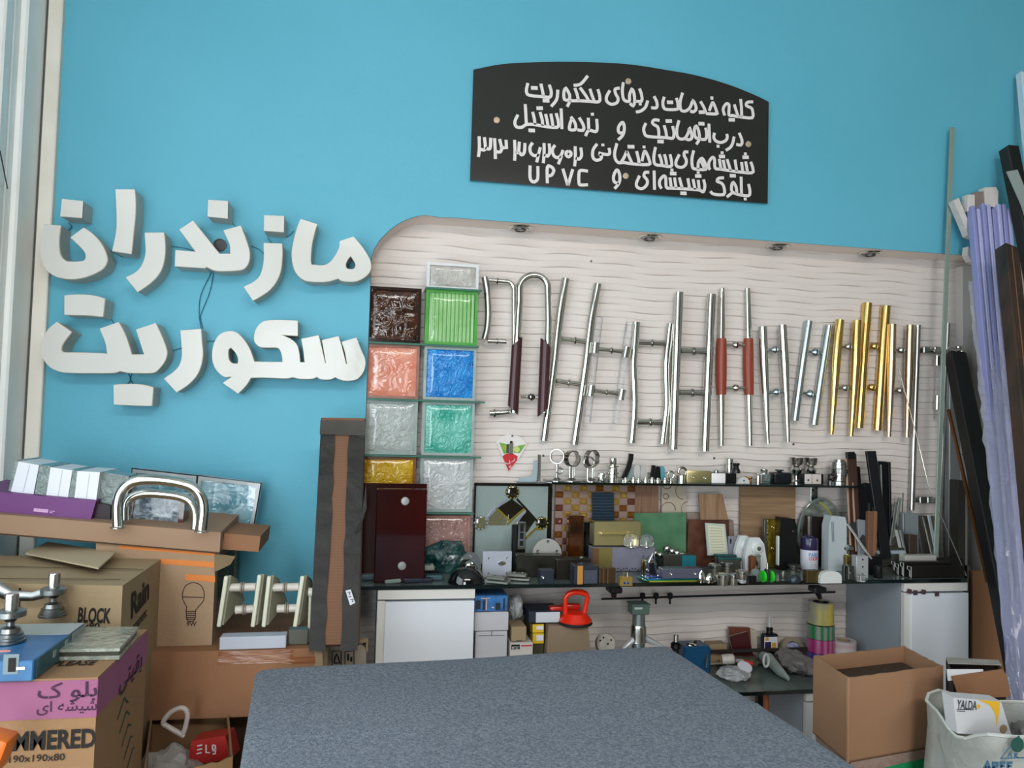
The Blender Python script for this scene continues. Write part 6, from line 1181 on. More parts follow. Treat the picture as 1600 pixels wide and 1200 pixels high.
# tool tray, books, bottle, tapes
t, a, b, z = lbox('blue_tool_tray', 'blue plastic tray with small metal parts in it', 1068, 1112, 1010, 1040, -.20, .09, mat('petrol_blue', '#12466b', .35), ZL+.001, 'tray', .008)
g = G(); g.box((a.x+.03, -.19, b.z+.004), (.03, .02, .012), rot(.2, .3, .4), bev=.004); g.box((a.x+.055, -.17, b.z+.004), (.03, .02, .010), rot(.2, -.3, .9), bev=.004); part('chrome_bits', g, M_chrome, t)
g = G(); g.tube([H(1079, 1034, ZL+.0075), H(1100, 1042, ZL+.0075)], .007, 12); single('red_marker', g, M_redp, 'red marker lying before the blue tray', 'marker')
g = G(); g.tube([W(1105, 1022, -.215), W(1103, 1044, -.25)], .003, 8); single('steel_file', g, M_steel, 'thin grey file leaning on the blue tray', 'file')
t, a, b, z = lbox('kraft_box', 'small kraft box beside the blue tray behind the rail', 1108, 1136, 1006, 1028, -.09, .05, M_cartonL, ZL+.001)
BB = mat('brown_cover', '#6e3a2a', .5); MB = mat('maroon_cover', '#431318', .35, coat=.2)
for nm, lb, q, Y, m in (('leather_folder', 'cream notebook behind the maroon one', [(1172, 983), (1181, 985), (1184, 1028), (1174, 1028)], -.045, mat('cream_cover', '#c0b8a6', .6)),
                        ('leather_folder', 'brown wooden looking cover standing behind the maroon notebook', [(1139, 980), (1172, 981), (1175, 1026), (1142, 1026)], -.05, BB),
                        ('leather_folder', 'maroon notebook leaning in front of the brown one', [(1140, 995), (1168, 987), (1180, 1022), (1150, 1026)], -.085, MB)):
    P = [W(u, v, Y) for u, v in q]; zb = min(p.z for p in P); t = thing('notebook', lb, 'notebook', ((P[2].x+P[3].x)/2, Y, ZL+.001), 'notebooks behind the rail')
    for i_ in (2, 3): P[i_].z = min(P[i_].z, ZL+.006)
    g = G(); g.prism([P], (0, .003, 0)); part('cover', g, m, t); g = G(); g.prism([[p+Vector((0, .003, 0)) for p in P]], (0, .009, 0)); part('pages', g, mat('page_block', '#8f8676', .8), t)
p = W(1204, 1022, -.08); t = thing('glue_bottle', 'black glue bottle with white nozzle and printed label', 'bottle', (p.x, -.07, ZL+.001)); s = scl(p); zt = W(1204, 990, -.08).z
g = G(); g.box((p.x, -.07, (ZL+zt)/2), (25*s, .032, zt-ZL-.002), bev=.008, seg=3); part('bottle_body', g, mat('bottle_black', '#17181c', .25), t)
g = G(); g.lathe([(5*s, -.002), (5*s, .006), (4.6*s, .009), (5.2*s, .010), (5.2*s, .020), (3.5*s, .023)], (p.x, -.07, zt), n=20); part('bottle_cap', g, M_black, t)
g = G(); g.tube([(p.x, -.07, zt+.022), (p.x, -.07, zt+.035), (p.x, -.07, W(1201, 961, -.08).z)], [3.4*s, 3.0*s, 1.4*s], 14); part('nozzle', g, mat('nozzle_white', '#b9bdbf', .35), t)
g = G(); q0, q1 = W(1194, 1018, -.0865), W(1215, 995, -.0865); g.box(((q0.x+q1.x)/2, -.0865, (q0.z+q1.z)/2), (q1.x-q0.x, .001, q1.z-q0.z)); part('label', g, M_paper, t)
g = G(); q0, q1 = W(1195, 1018, -.0875), W(1205, 1003, -.0875); g.box(((q0.x+q1.x)/2, -.0873, (q0.z+q1.z)/2), (q1.x-q0.x, .0008, q1.z-q0.z)); part('purple_print', g, mat('deep_purple', '#2f2148', .5), t)
g = G(); q0, q1 = W(1206, 1018, -.0875), W(1213, 1004, -.0875); g.box(((q0.x+q1.x)/2, -.0873, (q0.z+q1.z)/2), (q1.x-q0.x, .0008, q1.z-q0.z)); q0, q1 = W(1196, 1001, -.0875), W(1201, 996, -.0875); g.box(((q0.x+q1.x)/2, -.0873, (q0.z+q1.z)/2), (q1.x-q0.x, .0008, q1.z-q0.z)); part('ochre_print', g, mat('ochre_print', '#c99b45', .5), t)
def tape_roll(label, c, R, r, h_, m, ax=(0, 0, 1), core=None, extra=None, cat='tape roll', grp='tape rolls'):
    t = thing('tape_roll', label, cat, c, grp); n = 28; c = Vector(c)
    g = G(); g.lathe([(r, 0), (R, 0), (R, h_), (r, h_), (r, 0)], c, ax, n); g.f = [f for f in g.f if len(f) == 4]; part('tape', g, m, t)
    g = G(); g.lathe([(r, .001), (r*.9, .001), (r*.9, h_-.001), (r, h_-.001)], c, ax, n); g.f = [f for f in g.f if len(f) == 4]; part('core', g, core or M_cartonL, t); return t
cx = W(1282, 1000, -.12).x; s = scl(W(1282, 1000, -.12))
zs_ = ZL+.001; zt3 = W(1282, 974, -.12).z; hh = (zt3-zs_)/3
for k, (c_, lb) in enumerate([('#2f3a8f', 'blue, lowest of the wrapped pile'), ('#a12a6a', 'magenta, middle of the wrapped pile'), ('#1f7d43', 'green, top of the wrapped pile')]):
    tape_roll('adhesive tape roll, '+lb, (cx, -.12, zs_+k*hh), 21*s, 11*s, hh*.96, mat('tape'+c_, c_, .2, coat=.5, stripes=(14, '#c08fae', 'X', 0, .5)))
tape_roll('yellow and grey striped tape roll on top of the wrapped pile', (cx, -.12, zt3+.002), 19.5*s, 13*s, 33*s, mat('yellow_grey_tape', '#8c8f86', .2, coat=.4, noise=(14, '#c9b53a', .9, (1, 1, .5))), core=M_darksteel)
g = G(); R = 23*s; n = 20
for zz in (zs_, zt3): pass
q = W(1318, 1018, -.14); tape_roll('white and red tape roll lying right of the wrapped pile', (q.x, -.14, zs_), 18.5*s, 10*s, W(1318, 1000, -.14).z-zs_, mat('white_tape', '#c4bcbc', .3, stripes=(10, '#b6505a', 'Z', 2, .35)))
q = W(1243, 1014, -.07); tape_roll('cream tape roll standing on edge with blue speckled core', (q.x, -.035, W(1243, 1021, -.07).z+.004), 20*s, 13*s, .02, mat('cream_tape', '#9c927c', .3), ax=(0, -1, .25), core=mat('speckled', '#b5b8cc', .5, noise=(60, '#3c46a0', .9)))
g = G(); g.lathe([(.001, -.019), (13*s, -.019), (13*s, -.016)], (q.x, -.035, W(1243, 1021, -.07).z+.004), (0, 1, -.25), 20); part('printed_disc', g, mat('speckled', '#b5b8cc'), [o for o in bpy.data.objects if o.name.startswith('tape_roll') and not o.parent][-1])
# clutter on the lower shelf
p = H(1205, 1062, ZL); t = thing('caulking_gun', 'pale grey plastic hand tool with a ring handle lying in clear film', 'hand tool', (p.x, p.y, ZL+.001))
A_, B_ = H(1190, 1040, ZL)+Vector((0, 0, .035)), H(1232, 1066, ZL)+Vector((0, 0, .012))
g = G(); g.tube([A_, A_.lerp(B_, .3)+Vector((0, 0, .012)), A_.lerp(B_, .7), B_], [.018, .024, .020, .008], 12, sq=.7); part('tool_body', g, mat('tool_grey', '#8f9894', .35), t)
c0 = W(1197, 1032, -.26); g = G(); g.tube([c0+Vector((.010*math.cos(q), 0, .022*math.sin(q))) for q in [k*2*PI/16 for k in range(16)]], .0045, 8, closed=True); part('ring_handle', g, mat('tool_pale', '#a9b0aa', .35), t)
g = G(); g.tube([A_.lerp(B_, .3)+Vector((0, .02, .02)), A_.lerp(B_, .9)+Vector((0, .03, .015))], .006, 8); part('tool_lever', g, mat('tool_pale', '#a9b0aa'), t)
p = H(1152, 1066, ZL); crumple('plastic_bag', 'crumpled clear bag with white discs near the table edge', p+Vector((0, .03, .02)), .05, .05, .022, M_bag, seed=8, floor=ZL+.001)
g = G(); g.lathe([(.001, 0), (.026, 0), (.026, .006), (.001, .007)], H(1160, 1058, ZL)+Vector((0, -.015, .038)), (0, -.5, 1), 20); single('white_disc', g, mat('enamel_white', '#d3d2da', .3), 'round white disc lying on the clear bag', 'disc')
p = H(1252, 1056, ZL); crumple('plastic_bag', 'dusty grey brown plastic bag against the carton', p+Vector((0, .05, .035)), .055, .09, .035, M_bagd, seed=5, floor=ZL+.001)
p = H(1160, 1040, ZL); crumple('cloth_rag', 'crumpled olive rag in the middle of the lower shelf', p+Vector((0, .02, .012)), .075, .05, .018, mat('olive_rag', '#5c5444', .9), 'rag', seed=2, floor=ZL+.001)
g = G(); g.tube([H(1106, 1044, ZL)+Vector((0, 0, .015)), H(1150, 1048, ZL)+Vector((0, 0, .03))], .004, 8); single('wooden_stick', g, mat('pale_stick', '#a29a89', .6), 'thin pale stick lying towards the olive rag', 'stick')
g = G(); g.tube([H(1117, 1032, ZL)+Vector((0, 0, .03)), H(1126, 1042, ZL)+Vector((0, 0, .015))], .003, 8); g.tube([H(1120, 1031, ZL)+Vector((0, 0, .03)), H(1122, 1043, ZL)+Vector((0, 0, .015))], .003, 8); single('small_pliers', g, M_chrome, 'small chrome pliers beside the blue tray', 'pliers')
g = G(); g.tube([W(1149, 1032, -.18), W(1161, 1033, -.18)], .007, 10); g2 = G(); g2.tube([W(1161, 1033, -.18), W(1176, 1037, -.19)], .006, 10); o = single('screwdriver', g, mat('pale_handle', '#a9a6aa', .4), 'screwdriver with pale grip and red shaft on the rag', 'screwdriver'); part('red_shaft', g2, M_redp, o)
g = G(); g.lathe([(.001, 0), (.016, 0), (.018, .01), (.018, .04), (.012, .045), (.001, .045)], W(1128, 1030, -.2), (1, -.3, .1), 16); single('white_cap_jar', g, mat('old_white', '#b9b4aa'), 'short white capped tube lying left of the screwdriver', 'tube')
# ------------------------------------------------------------------ felt covered table
zt = .75
tl, tr = H(400, 1045, zt), H(1040, 1008, zt); ex = (tr-tl).normalized(); ey = Vector((-ex.y, ex.x, 0)); wT = (tr-tl).length; dT = 1.25
t = thing('work_table', 'large table covered with worn grey blue felt in the foreground', 'table', (tl+ex*wT/2-ey*dT/2)*Vector((1, 1, 0)) if False else Vector(((tl+ex*wT/2-ey*dT/2).x, (tl+ex*wT/2-ey*dT/2).y, 0)))
MT = Matrix(((ex.x, ey.x, 0, tl.x), (ex.y, ey.y, 0, tl.y), (0, 0, 1, 0), (0, 0, 0, 1)))
# felt cover: rounded outline, soft edges and slight waves
g = G(); nu, nv = 60, 64; vs = []; rc = .035
for j in range(nv+1):
    for i in range(nu+1):
        x, y = wT*i/nu, -dT*j/nv
        if x < rc and y > -rc:
            dx, dy = rc-x, y+rc; m_ = max(dx, dy); l = math.hypot(dx, dy)
            if l > 0: k = m_/l; x, y = rc-dx*k, -rc+dy*k
        if x > wT-rc*.4 and y > -rc*.4: pass
        z = zt+.0012*math.sin(x*9+y*4)+.0015*math.sin(y*13-x*3)+(-.003 if min(i, nu-i, j) == 0 else 0)+.003*math.exp(-((y+.42+.04*x)/.012)**2)
        vs.append((x, y, z))
n1 = nu+1
fs = [(j*n1+i, j*n1+i+1, (j+1)*n1+i+1, (j+1)*n1+i) for j in range(nv) for i in range(nu)]
b = [i for i in range(n1)]+[j*n1+nu for j in range(1, nv+1)]+[nv*n1+i for i in range(nu-1, -1, -1)]+[j*n1 for j in range(nv-1, 0, -1)]
k0 = len(vs); vs += [(vs[i][0], vs[i][1], zt-.022) for i in b]; fs += [(b[i], b[(i+1) % len(b)], k0+(i+1) % len(b), k0+i) for i in range(len(b))]
g.add(vs, fs, M=MT); part('felt_cover', g, M_felt, t, 'grey blue felt cover', ang=60)
g = G(); g.box((wT/2, -dT/2, zt-.035), (wT-.03, dT-.03, .024), M=None) if False else g.box((wT/2, -dT/2, zt-.036), (wT-.03, dT-.03, .026)); part('tabletop', g.xf(MT), mat('table_board', '#6f6559', .7), t)
g = G(); [g.box(c_, d_) for c_, d_ in (((wT/2, -.05, zt-.09), (wT-.1, .02, .08)), ((wT/2, -dT+.05, zt-.09), (wT-.1, .02, .08)), ((.05, -dT/2, zt-.09), (.02, dT-.1, .08)), ((wT-.05, -dT/2, zt-.09), (.02, dT-.1, .08)))]; part('apron', g.xf(MT), M_darksteel, t)
for x in (.06, wT-.06):
    for y in (-.06, -dT+.06): g = G(); g.box((x, y, (zt-.05)/2), (.04, .04, zt-.05), bev=.003); part('leg', g.xf(MT), M_darksteel, t)

# ------------------------------------------------------------------ cartons on the left
def carton(label, P, dep, m, z0=None, name='cardboard_box', seam=True, flap=None, grp=None, tapeM=None):
    """P: four image-derived front corners TL, TR, BR, BL; dep: vector back"""
    dep = Vector(dep); zb = min(p.z for p in P); c = (P[2]+P[3])/2
    t = thing(name, label, 'box', (c.x, c.y, zb), grp); g = G(); g.prism([P], dep); part('box_body', g, m, t)
    if seam:
        A, B = P[0], P[1]; g = G(); mid = (A+dep*.5, B+dep*.5); g.ribbon([mid[0]+Vector((0, 0, .001)), mid[1]+Vector((0, 0, .001))], .045, (0, 0, .0006), nrm=(0, 0, 1)); part('tape_strip', g, tapeM or M_tape, t)
        g = G(); g.ribbon([mid[0]+Vector((0, 0, .0018)), mid[1]+Vector((0, 0, .0018))], .002, (0, 0, .0006), nrm=(0, 0, 1)); part('flap_gap', g, M_cartonD, t)
    return t
Y1 = -1.23; P = [W(-60, 1064, Y1), W(153, 1059, Y1), W(150, 1258, Y1), W(-60, 1262, Y1)]
zc1 = (P[0].z+P[1].z)/2; x1r = P[1].x; zb1 = .45
P = [Vector((-1.05, Y1, zc1)), Vector((x1r, Y1, zc1)), Vector((x1r, Y1, zb1)), Vector((-1.05, Y1, zb1))]
g = G(); g.box((-.93, -.86, .224), (.50, .74, .446), bev=.004); g2 = G(); g2.box((-.93, -.86, .4475), (.05, .74, .001)); o = single('cardboard_box', g, M_cartonL, 'large plain carton on the floor under the glass block cartons', 'box'); part('tape_strip', g2, M_tape, o)
t1 = carton('glass block carton with a pink band and black lettering, nearest of the left stack', P, (0, .33, 0), M_carton, seam=False)
XR1 = x1r
def XP(u, v, x): k = ray(u, v); return CAM+k*((x-CAM.x)/k.x)
# pink label band wraps front and right side
zp0, zp1 = W(80, 1123, Y1).z, zc1-.004
g = G(); g.box(((-1.05+XR1)/2, Y1-.0005, (zp0+zp1)/2), (XR1+1.05, .001, zp1-zp0)); g.box((XR1+.0005, Y1+.165, (zp0+zp1)/2), (.001, .33, zp1-zp0)); part('pink_band', g, M_pink, t1, 'pink printed band')
g = G()
text('\uFB8E \uFEEE\uFEE0\uFE91', .038, frame(W(58, 1099, Y1-.0012), *FRONT), width=(W(151, 1090, Y1)-W(58, 1090, Y1)).x, bold=.012, g=g)
text('\uFBFC\uFE8D \uFEEA\uFEB8\uFEF4\uFEB7', .026, frame(W(57, 1118, Y1-.0012), *FRONT), width=(W(151, 1090, Y1)-W(57, 1090, Y1)).x, bold=.008, g=g); part('persian_lettering', g, M_inkp, t1)
g = G(); text('HAMMERED', .036, frame(W(-28, 1176, Y1-.0012), *FRONT), width=(W(149, 1150, Y1)-W(-28, 1150, Y1)).x, bold=.035, g=g)
text('190x190x80', .013, frame(W(14, 1192, Y1-.0012), *FRONT), width=(W(101, 1190, Y1)-W(14, 1190, Y1)).x, bold=.012, g=g); part('black_lettering', g, M_ink, t1)
g = G(); q0, q1 = H(78, 1042, zc1), H(143, 1042, zc1); text('PLEASE', .030, frame(q0+Vector((0, 0, .001)), (1, 0, 0), (0.12, 1, 0)), width=(q1-q0).length, bold=.02, g=g); part('top_lettering', g, M_ink, t1)
SIDE = ((0, 1, 0), (0, 0, 1))
g = G(); text('\uFEF0\uFE98\uFEF4\uFED8\uFE91', .05, frame((XR1+.0015, Y1+.13, zc1-.085), (0, 1, 0), (0, 0, 1)), width=.16, bold=.01, g=g); part('side_lettering', g, M_inkp, t1)
g = G(); [g.ribbon([Vector((XR1+.0012, Y1+.13+.02*k, zc1-.13-.035*k)), Vector((XR1+.0012, Y1+.17+.02*k, zc1-.10-.035*k)), Vector((XR1+.0012, Y1+.20+.015*k, zc1-.12-.03*k))], .004, (.0006, 0, 0), nrm=(1, 0, 0)) for k in range(5)]; part('pen_marks', g, mat('green_ink', '#33493a', .8), t1)
# glass tile sample on the carton
zt_ = zc1+.001; q = [H(u, v, zt_+.02) for u, v in ((74, 1017), (187, 1015), (217, 981), (106, 981))]
t = thing('glass_tile', 'grey green hammered glass tile lying on the pink banded carton', 'glass tile', (q[0].lerp(q[2], .5).x, q[0].lerp(q[2], .5).y, zt_))
g = G(); g.prism([[Vector((p.x, p.y, zt_+.0225)) for p in q]], (0, 0, -.006)); part('glass_top', g, mat('hammered_glass', '#82877a', .12, coat=.5, noise=(24, '#9da196', .8), bump=(35, .8)), t)
c_ = q[0].lerp(q[2], .5); qi = [Vector((p.x, p.y, zt_+.016)).lerp(Vector((c_.x, c_.y, zt_+.016)), .04) for p in q]; g = G(); g.prism([qi], (0, 0, -.008)); part('dark_core', g, mat('core_dark', '#3a3a30', .3), t)
g = G(); g.prism([[Vector((p.x, p.y, zt_+.0075)) for p in q]], (0, 0, -.0075)); part('glass_bottom', g, mat('hammered_glass', '#82877a'), t)
# blue product box with two spider fittings
t = thing('blue_product_box', 'blue printed product box at the frame edge carrying steel fittings', 'box', (-.85, -1.13, zc1+.001)); zq = zc1+.001; hb = .038; xb = W(52, 1040, -1.245).x
g = G(); g.box(((xb-1.1)/2, -1.115, zq+hb/2), (xb+1.1, .26, hb), bev=.002); part('box_body', g, mat('sky_box', '#234f7c', .35, noise=(10, '#3a77a8', .6)), t)
g = G(); g.box(((xb-1.1)/2, -1.03, zq+hb+.0008), (xb+1.1, .085, .0012)); g.box((xb+.0008, -1.02, zq+hb/2+.002), (.0012, .075, hb*.75)); part('white_end', g, mat('greyish_white', '#9da2a0', .5), t)
g = G(); g.box((xb+.0006, -1.15, zq+hb/2), (.001, .16, hb*.96)); part('side_picture', g, mat('side_photo', '#3c6b72', .4, noise=(18, '#24485a', .9)), t)
[part('white_spot', G().box((xb+.0016, y, zq+z), (.001, .014, .012)), mat('greyish_white', '#9da2a0'), t) for y, z in ((-1.15, .022), (-1.09, .026), (-1.09, .010))]
g = G(); q0, q1 = W(4, 1054, -1.246), W(30, 1022, -1.246); g.box(((q0.x+q1.x)/2, -1.2455, (q0.z+q1.z)/2), (q1.x-q0.x, .001, q1.z-q0.z)); part('door_picture', g, mat('door_photo', '#6e7f86', .4), t)
g = G(); q0, q1 = W(12, 1050, -1.247), W(25, 1028, -1.247); g.box(((q0.x+q1.x)/2, -1.2465, (q0.z+q1.z)/2), (q1.x-q0.x, .001, q1.z-q0.z)); part('dark_door', g, M_ink, t)
g = G(); q0, q1 = W(-6, 1019, -1.247), W(16, 1016, -1.247); g.box(((q0.x+q1.x)/2, -1.2462, (q0.z+q1.z)/2), (q1.x-q0.x, .001, q1.z-q0.z)); part('red_title', g, mat('salmon_print', '#b3665a', .5), t)
g = G(); q0, q1 = W(25, 1047, -1.247), W(39, 1042, -1.247); g.box(((q0.x+q1.x)/2, -1.2462, (q0.z+q1.z)/2), (q1.x-q0.x, .001, q1.z-q0.z)); part('pale_label', g, M_paper, t)
M_cast = mat('cast_steel', (.25, .25, .245), .32, 1)
def spider(label, u, vb, k, arm):
    p = H(u, vb, zq+hb+.002); p.z = zq+hb+.002; s = scl(p)*k; t = thing('spider_fitting', label, 'glass fitting', p, 'spider glass fittings')
    g = G(); g.lathe([(20*s, 0), (20*s, 3*s), (18*s, 4*s), (18*s, 7*s), (16.5*s, 8*s), (16.5*s, 12*s), (13*s, 13*s), (12*s, 19*s), (7*s, 21*s), (5*s, 22*s)], p, n=28); part('pad', g, M_cast, t)
    g = G(); g.lathe([(5*s, 21*s), (5*s, 27*s), (8*s, 29*s), (5*s, 31*s), (5*s, 33*s)], p, n=16); part('neck', g, M_cast, t)
    g = G(); g.lathe([(15*s, 33*s), (19*s, 35*s), (19*s, 42*s), (15*s, 44*s)], p, n=12); part('hex_disc', g, M_cast, t)
    g = G(); g.lathe([(8.5*s, 44*s), (8.5*s, 64*s), (7.8*s, 66*s), (.001, 66*s)], p, n=20); part('bolt_head', g, M_steel, t)
    if arm: g = G(); g.tube([p+Vector((0, 0, 39*s)), p+Vector((-30*s, .0, 30*s)), p+Vector((-60*s, 0, 32*s)), p+Vector((-95*s, 0, 50*s))], [9*s, 7*s, 9*s, 13*s], 12, sq=.6); part('arm', g, M_cast, t)
spider('cast steel spider fitting at the back of the blue box with a curved arm', 82, 962, 1.0, True)
spider('cast steel spider fitting on the front corner of the blue box', 15, 1002, 1.12, False)
# BLOCK carton
Y2 = -.88; zc2 = (W(190, 918, Y2).z+W(0, 906, Y2).z)/2; x2 = W(190, 950, Y2).x
P = [Vector((-1.1, Y2, zc2+.012)), Vector((x2, Y2, zc2-.006)), Vector((x2, Y2, .452)), Vector((-1.1, Y2, .452))]
t2 = carton('light brown glass block carton lettered in black, behind the pink banded one', P, (0, .33, 0), M_cartonL, seam=False)
g = G(); text('BLOCK', .036, frame(W(121, 973, Y2-.001), (1, 0, -.05), (0, 0, 1)), width=(W(172, 960, Y2)-W(121, 960, Y2)).x, bold=.03, g=g); text('95x80', .016, frame(W(113, 983, Y2-.001), (1, 0, -.04), (0, 0, 1)), width=.058, bold=.02, g=g)
g.box(W(30, 936, Y2-.001), (.004, .001, .05)); g.ribbon([W(u, v, Y2-.0012) for u, v in ((39, 929), (49, 929), (49, 936), (39, 936), (39, 929))], .002, (0, .0006, 0)); part('black_lettering', g, M_ink, t2)
g = G(); text('Rain', .065, frame((x2+.001, Y2+.075, zc2-.105), (0, 1, .10), (0, 0, 1)), width=.15, bold=.03, g=g); text('Permanent', .026, frame((x2+.001, Y2+.06, zc2-.145), (0, 1, .10), (0, 0, 1)), width=.15, bold=.02, g=g); part('side_lettering', g, M_ink, t2)
g = G(); zf = zc2+.016; g.prism([[H(u, v, zf+.004) for u, v in ((40, 864), (74, 846), (181, 863), (154, 887))]], (0, 0, -.004)); single('cardboard_piece', g, mat('pale_flap', '#b3a184', .85), 'loose flat piece of cardboard lying on the BLOCK carton', 'cardboard')
g = G(); g.ribbon([Vector((-1.1, Y2+.17, zc2+.014)), Vector((x2, Y2+.17, zc2-.002))], .003, (0, 0, .001), nrm=(0, 0, 1)); g.ribbon([Vector((-1.0, Y2+.02, zc2+.012)), Vector((x2-.02, Y2+.05, zc2-.002))], .003, (0, 0, .001), nrm=(0, 0, 1)); part('flap_gap', g, M_cartonD, t2)
# long torn carton, dark support carton
Y4 = -.60; z4 = .742
P = [Vector((-.63, Y4, z4)), Vector((W(503, 1000, Y4).x-.02, Y4, z4)), Vector((W(503, 1040, Y4).x-.02, Y4, .562)), Vector((-.63, Y4, .562))]
t4 = carton('long low brown carton with glossy tape and a torn open right end', P, (0, .40, 0), M_cartonO, seam=False)
a, b = W(340, 1038, Y4-.001), W(458, 1016, Y4-.001); g = G(); g.box(((a.x+b.x)/2, Y4-.001, (a.z+b.z)/2), (b.x-a.x, .001, (b.z-a.z)*1.05)); g.box((b.x+.04, Y4-.001, b.z-.028), (.08, .001, .018)); part('glossy_tape', g, M_tape, t4)
g = G()
for k, pts in enumerate([[(375, 1023), (400, 1022), (430, 1026), (460, 1033)], [(380, 1036), (400, 1032), (425, 1033), (455, 1037)]]): g.tube([W(u, v, Y4-.002) for u, v in pts], .0009, 5)
part('tape_creases', g, mat('crease', '#c9a283', .15, coat=.5), t4)
e = P[1]; g = G(); g.prism([[Vector((e.x+.001, Y4+.01, z4-.012)), Vector((e.x+.001, Y4+.38, z4-.012)), Vector((e.x+.001, Y4+.38, .575)), Vector((e.x+.001, Y4+.01, .575))]], (.001, 0, 0)); part('open_end', g, mat('carton_inside_shade', '#1d1510', .9), t4)  # near-black panel paints the inner shade of the open end
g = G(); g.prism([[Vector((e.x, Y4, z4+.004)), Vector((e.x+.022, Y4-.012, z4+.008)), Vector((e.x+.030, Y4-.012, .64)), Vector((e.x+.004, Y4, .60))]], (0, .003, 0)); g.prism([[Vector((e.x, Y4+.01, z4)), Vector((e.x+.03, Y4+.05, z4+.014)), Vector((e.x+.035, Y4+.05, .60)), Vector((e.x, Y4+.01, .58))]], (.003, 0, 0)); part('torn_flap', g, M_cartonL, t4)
g = G(); g.box((-.39, -.335, .28), (.46, .29, .558)); o = single('cardboard_box', g, M_cartonD, 'carton coloured dark for the shade under the long torn one', 'box')  # dark brown stands in for the shadow under the long carton
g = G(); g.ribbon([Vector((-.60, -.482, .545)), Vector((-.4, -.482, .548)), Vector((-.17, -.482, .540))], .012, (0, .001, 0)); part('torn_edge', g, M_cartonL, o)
# light bulb carton (stands on the long carton)
Y3 = -.55; q = [(150, 848), (337, 866), (345, 987), (150, 987)]; P = [W(u, v, Y3) for u, v in q]; P[2].z = P[3].z = z4+.001; P[2].x = P[1].x
t3 = carton('carton with orange stripes and an outline drawing of a light bulb', P, (0, .37, 0), mat('bulb_carton', '#a78c70', .85, noise=(4, '#97795c', .5), bump=(80, .15)), seam=False)
yF = Y3-.001
for (u0, u1, va, vb_, dv) in ((186, 336, 849, 857, .07), (250, 336, 873, 881, .06), (289, 336, 897, 906, .06)):
    P_ = [W(u0, va, yF), W(u1, va+(u1-u0)*dv, yF), W(u1, vb_+(u1-u0)*dv+1, yF), W(u0, vb_, yF)]; g = G(); g.prism([P_], (0, .0008, 0)); part('orange_stripe', g, M_orange, t3)
c5 = crop(160, 720, 3.636); g = G()
bl = [(475, 850), (478, 830), (462, 800), (455, 775), (457, 745), (475, 708), (515, 692), (555, 705), (576, 740), (578, 775), (570, 800), (545, 830), (528, 850)]
for pts in (spline(bl, 4, False), [(456, 774), (576, 776)], [(473, 855), (530, 855)], [(475, 866), (530, 866)], [(475, 878), (530, 878)], [(477, 890), (528, 890)], [(480, 900), (525, 900)], [(475, 850), (478, 900), (490, 912), (515, 912), (527, 900), (530, 850)]):
    g.ribbon([W(*c5(p), yF) for p in pts], .0022, (0, .0006, 0))
text('9W', .013, frame(W(291.5, 978.5, yF), *FRONT), width=.026, bold=.01, g=g); part('bulb_drawing', g, mat('brown_ink', '#3b2a20', .8), t3)
e = P[1]; g = G(); g.prism([[Vector((e.x+.001, Y3+.02, e.z-.03)), Vector((e.x+.001, Y3+.3, e.z-.03)), Vector((e.x+.001, Y3+.3, e.z-.14)), Vector((e.x+.001, Y3+.05, e.z-.14))]], (.001, 0, 0)); part('green_side_print', g, mat('dull_green_print', '#5c5f47', .8, noise=(22, '#3d4233', .9)), t3)
g = G(); g.prism([[Vector((e.x-.002, Y3-.004, e.z+.002)), Vector((e.x+.05, Y3+.02, e.z-.01)), Vector((e.x+.035, Y3+.03, e.z-.035)), Vector((e.x-.002, Y3-.002, e.z-.05))]], (0, .004, 0)); part('torn_corner', g, M_cartonL, t3)
# flat long carton on top
Y7 = -.56; P = [W(u, v, Y7) for u, v in ((-45, 800), (345, 832), (343, 863), (-45, 829))]
zmx = 0
t7 = carton('long flat carton lying over the bulb carton under the purple box', P, (0, .29, .012), mat('flat_carton', '#a0826a', .85, noise=(3, '#93745c', .4)), seam=False)
g = G(); g.prism([[W(u, v, Y7+.305) for u, v in ((354, 838), (392, 842), (389, 868), (352, 864))]], (0, .004, 0)) if False else g.box(P[1]+Vector((.05, .15, -.035)), (.10, .22, .045), rot(0, .08, 0)); part('end_flap', g, M_cartonO, t7)
g = G(); g.ribbon([P[3]+Vector((0, -.001, -.002)), P[2]+Vector((0, -.001, -.002))], .004, (0, .001, 0)); part('dark_gap', g, M_cartonD, t7)
# purple box
Y6 = -.53; P = [W(u, v, Y6) for u, v in ((-45, 765), (150, 783), (140, 818), (-45, 801))]
t6 = carton('flat purple box at the frame edge under the glass blocks', P, (0, .20, .010), M_purple, seam=False)
g = G(); q0 = W(53, 797, Y6-.001); ex6 = (P[1]-P[0]).normalized(); M6 = frame(W(53, 794.5, Y6-.0012), ex6, (0, 0, 1)); g.box((.018, -.0035, 0), (.036, .009, .0006)); g.xf(M6); part('white_mark', g, mat('lilac_print', '#c9a3c9', .5), t6)
g = G(); g.box((.046, -.003, 0), (.014, .002, .0006)); g.box((.044, -.007, 0), (.008, .002, .0006)); g.xf(M6); part('small_mark', g, mat('lilac_print', '#c9a3c9'), t6)
P2 = [W(u, v, Y6+.02) for u, v in ((150, 786), (172, 790), (172, 818), (147, 815))]; g = G(); g.prism([P2], (0, .16, 0)); part('dark_end', g, mat('dark_plum', '#241420', .5), t6)
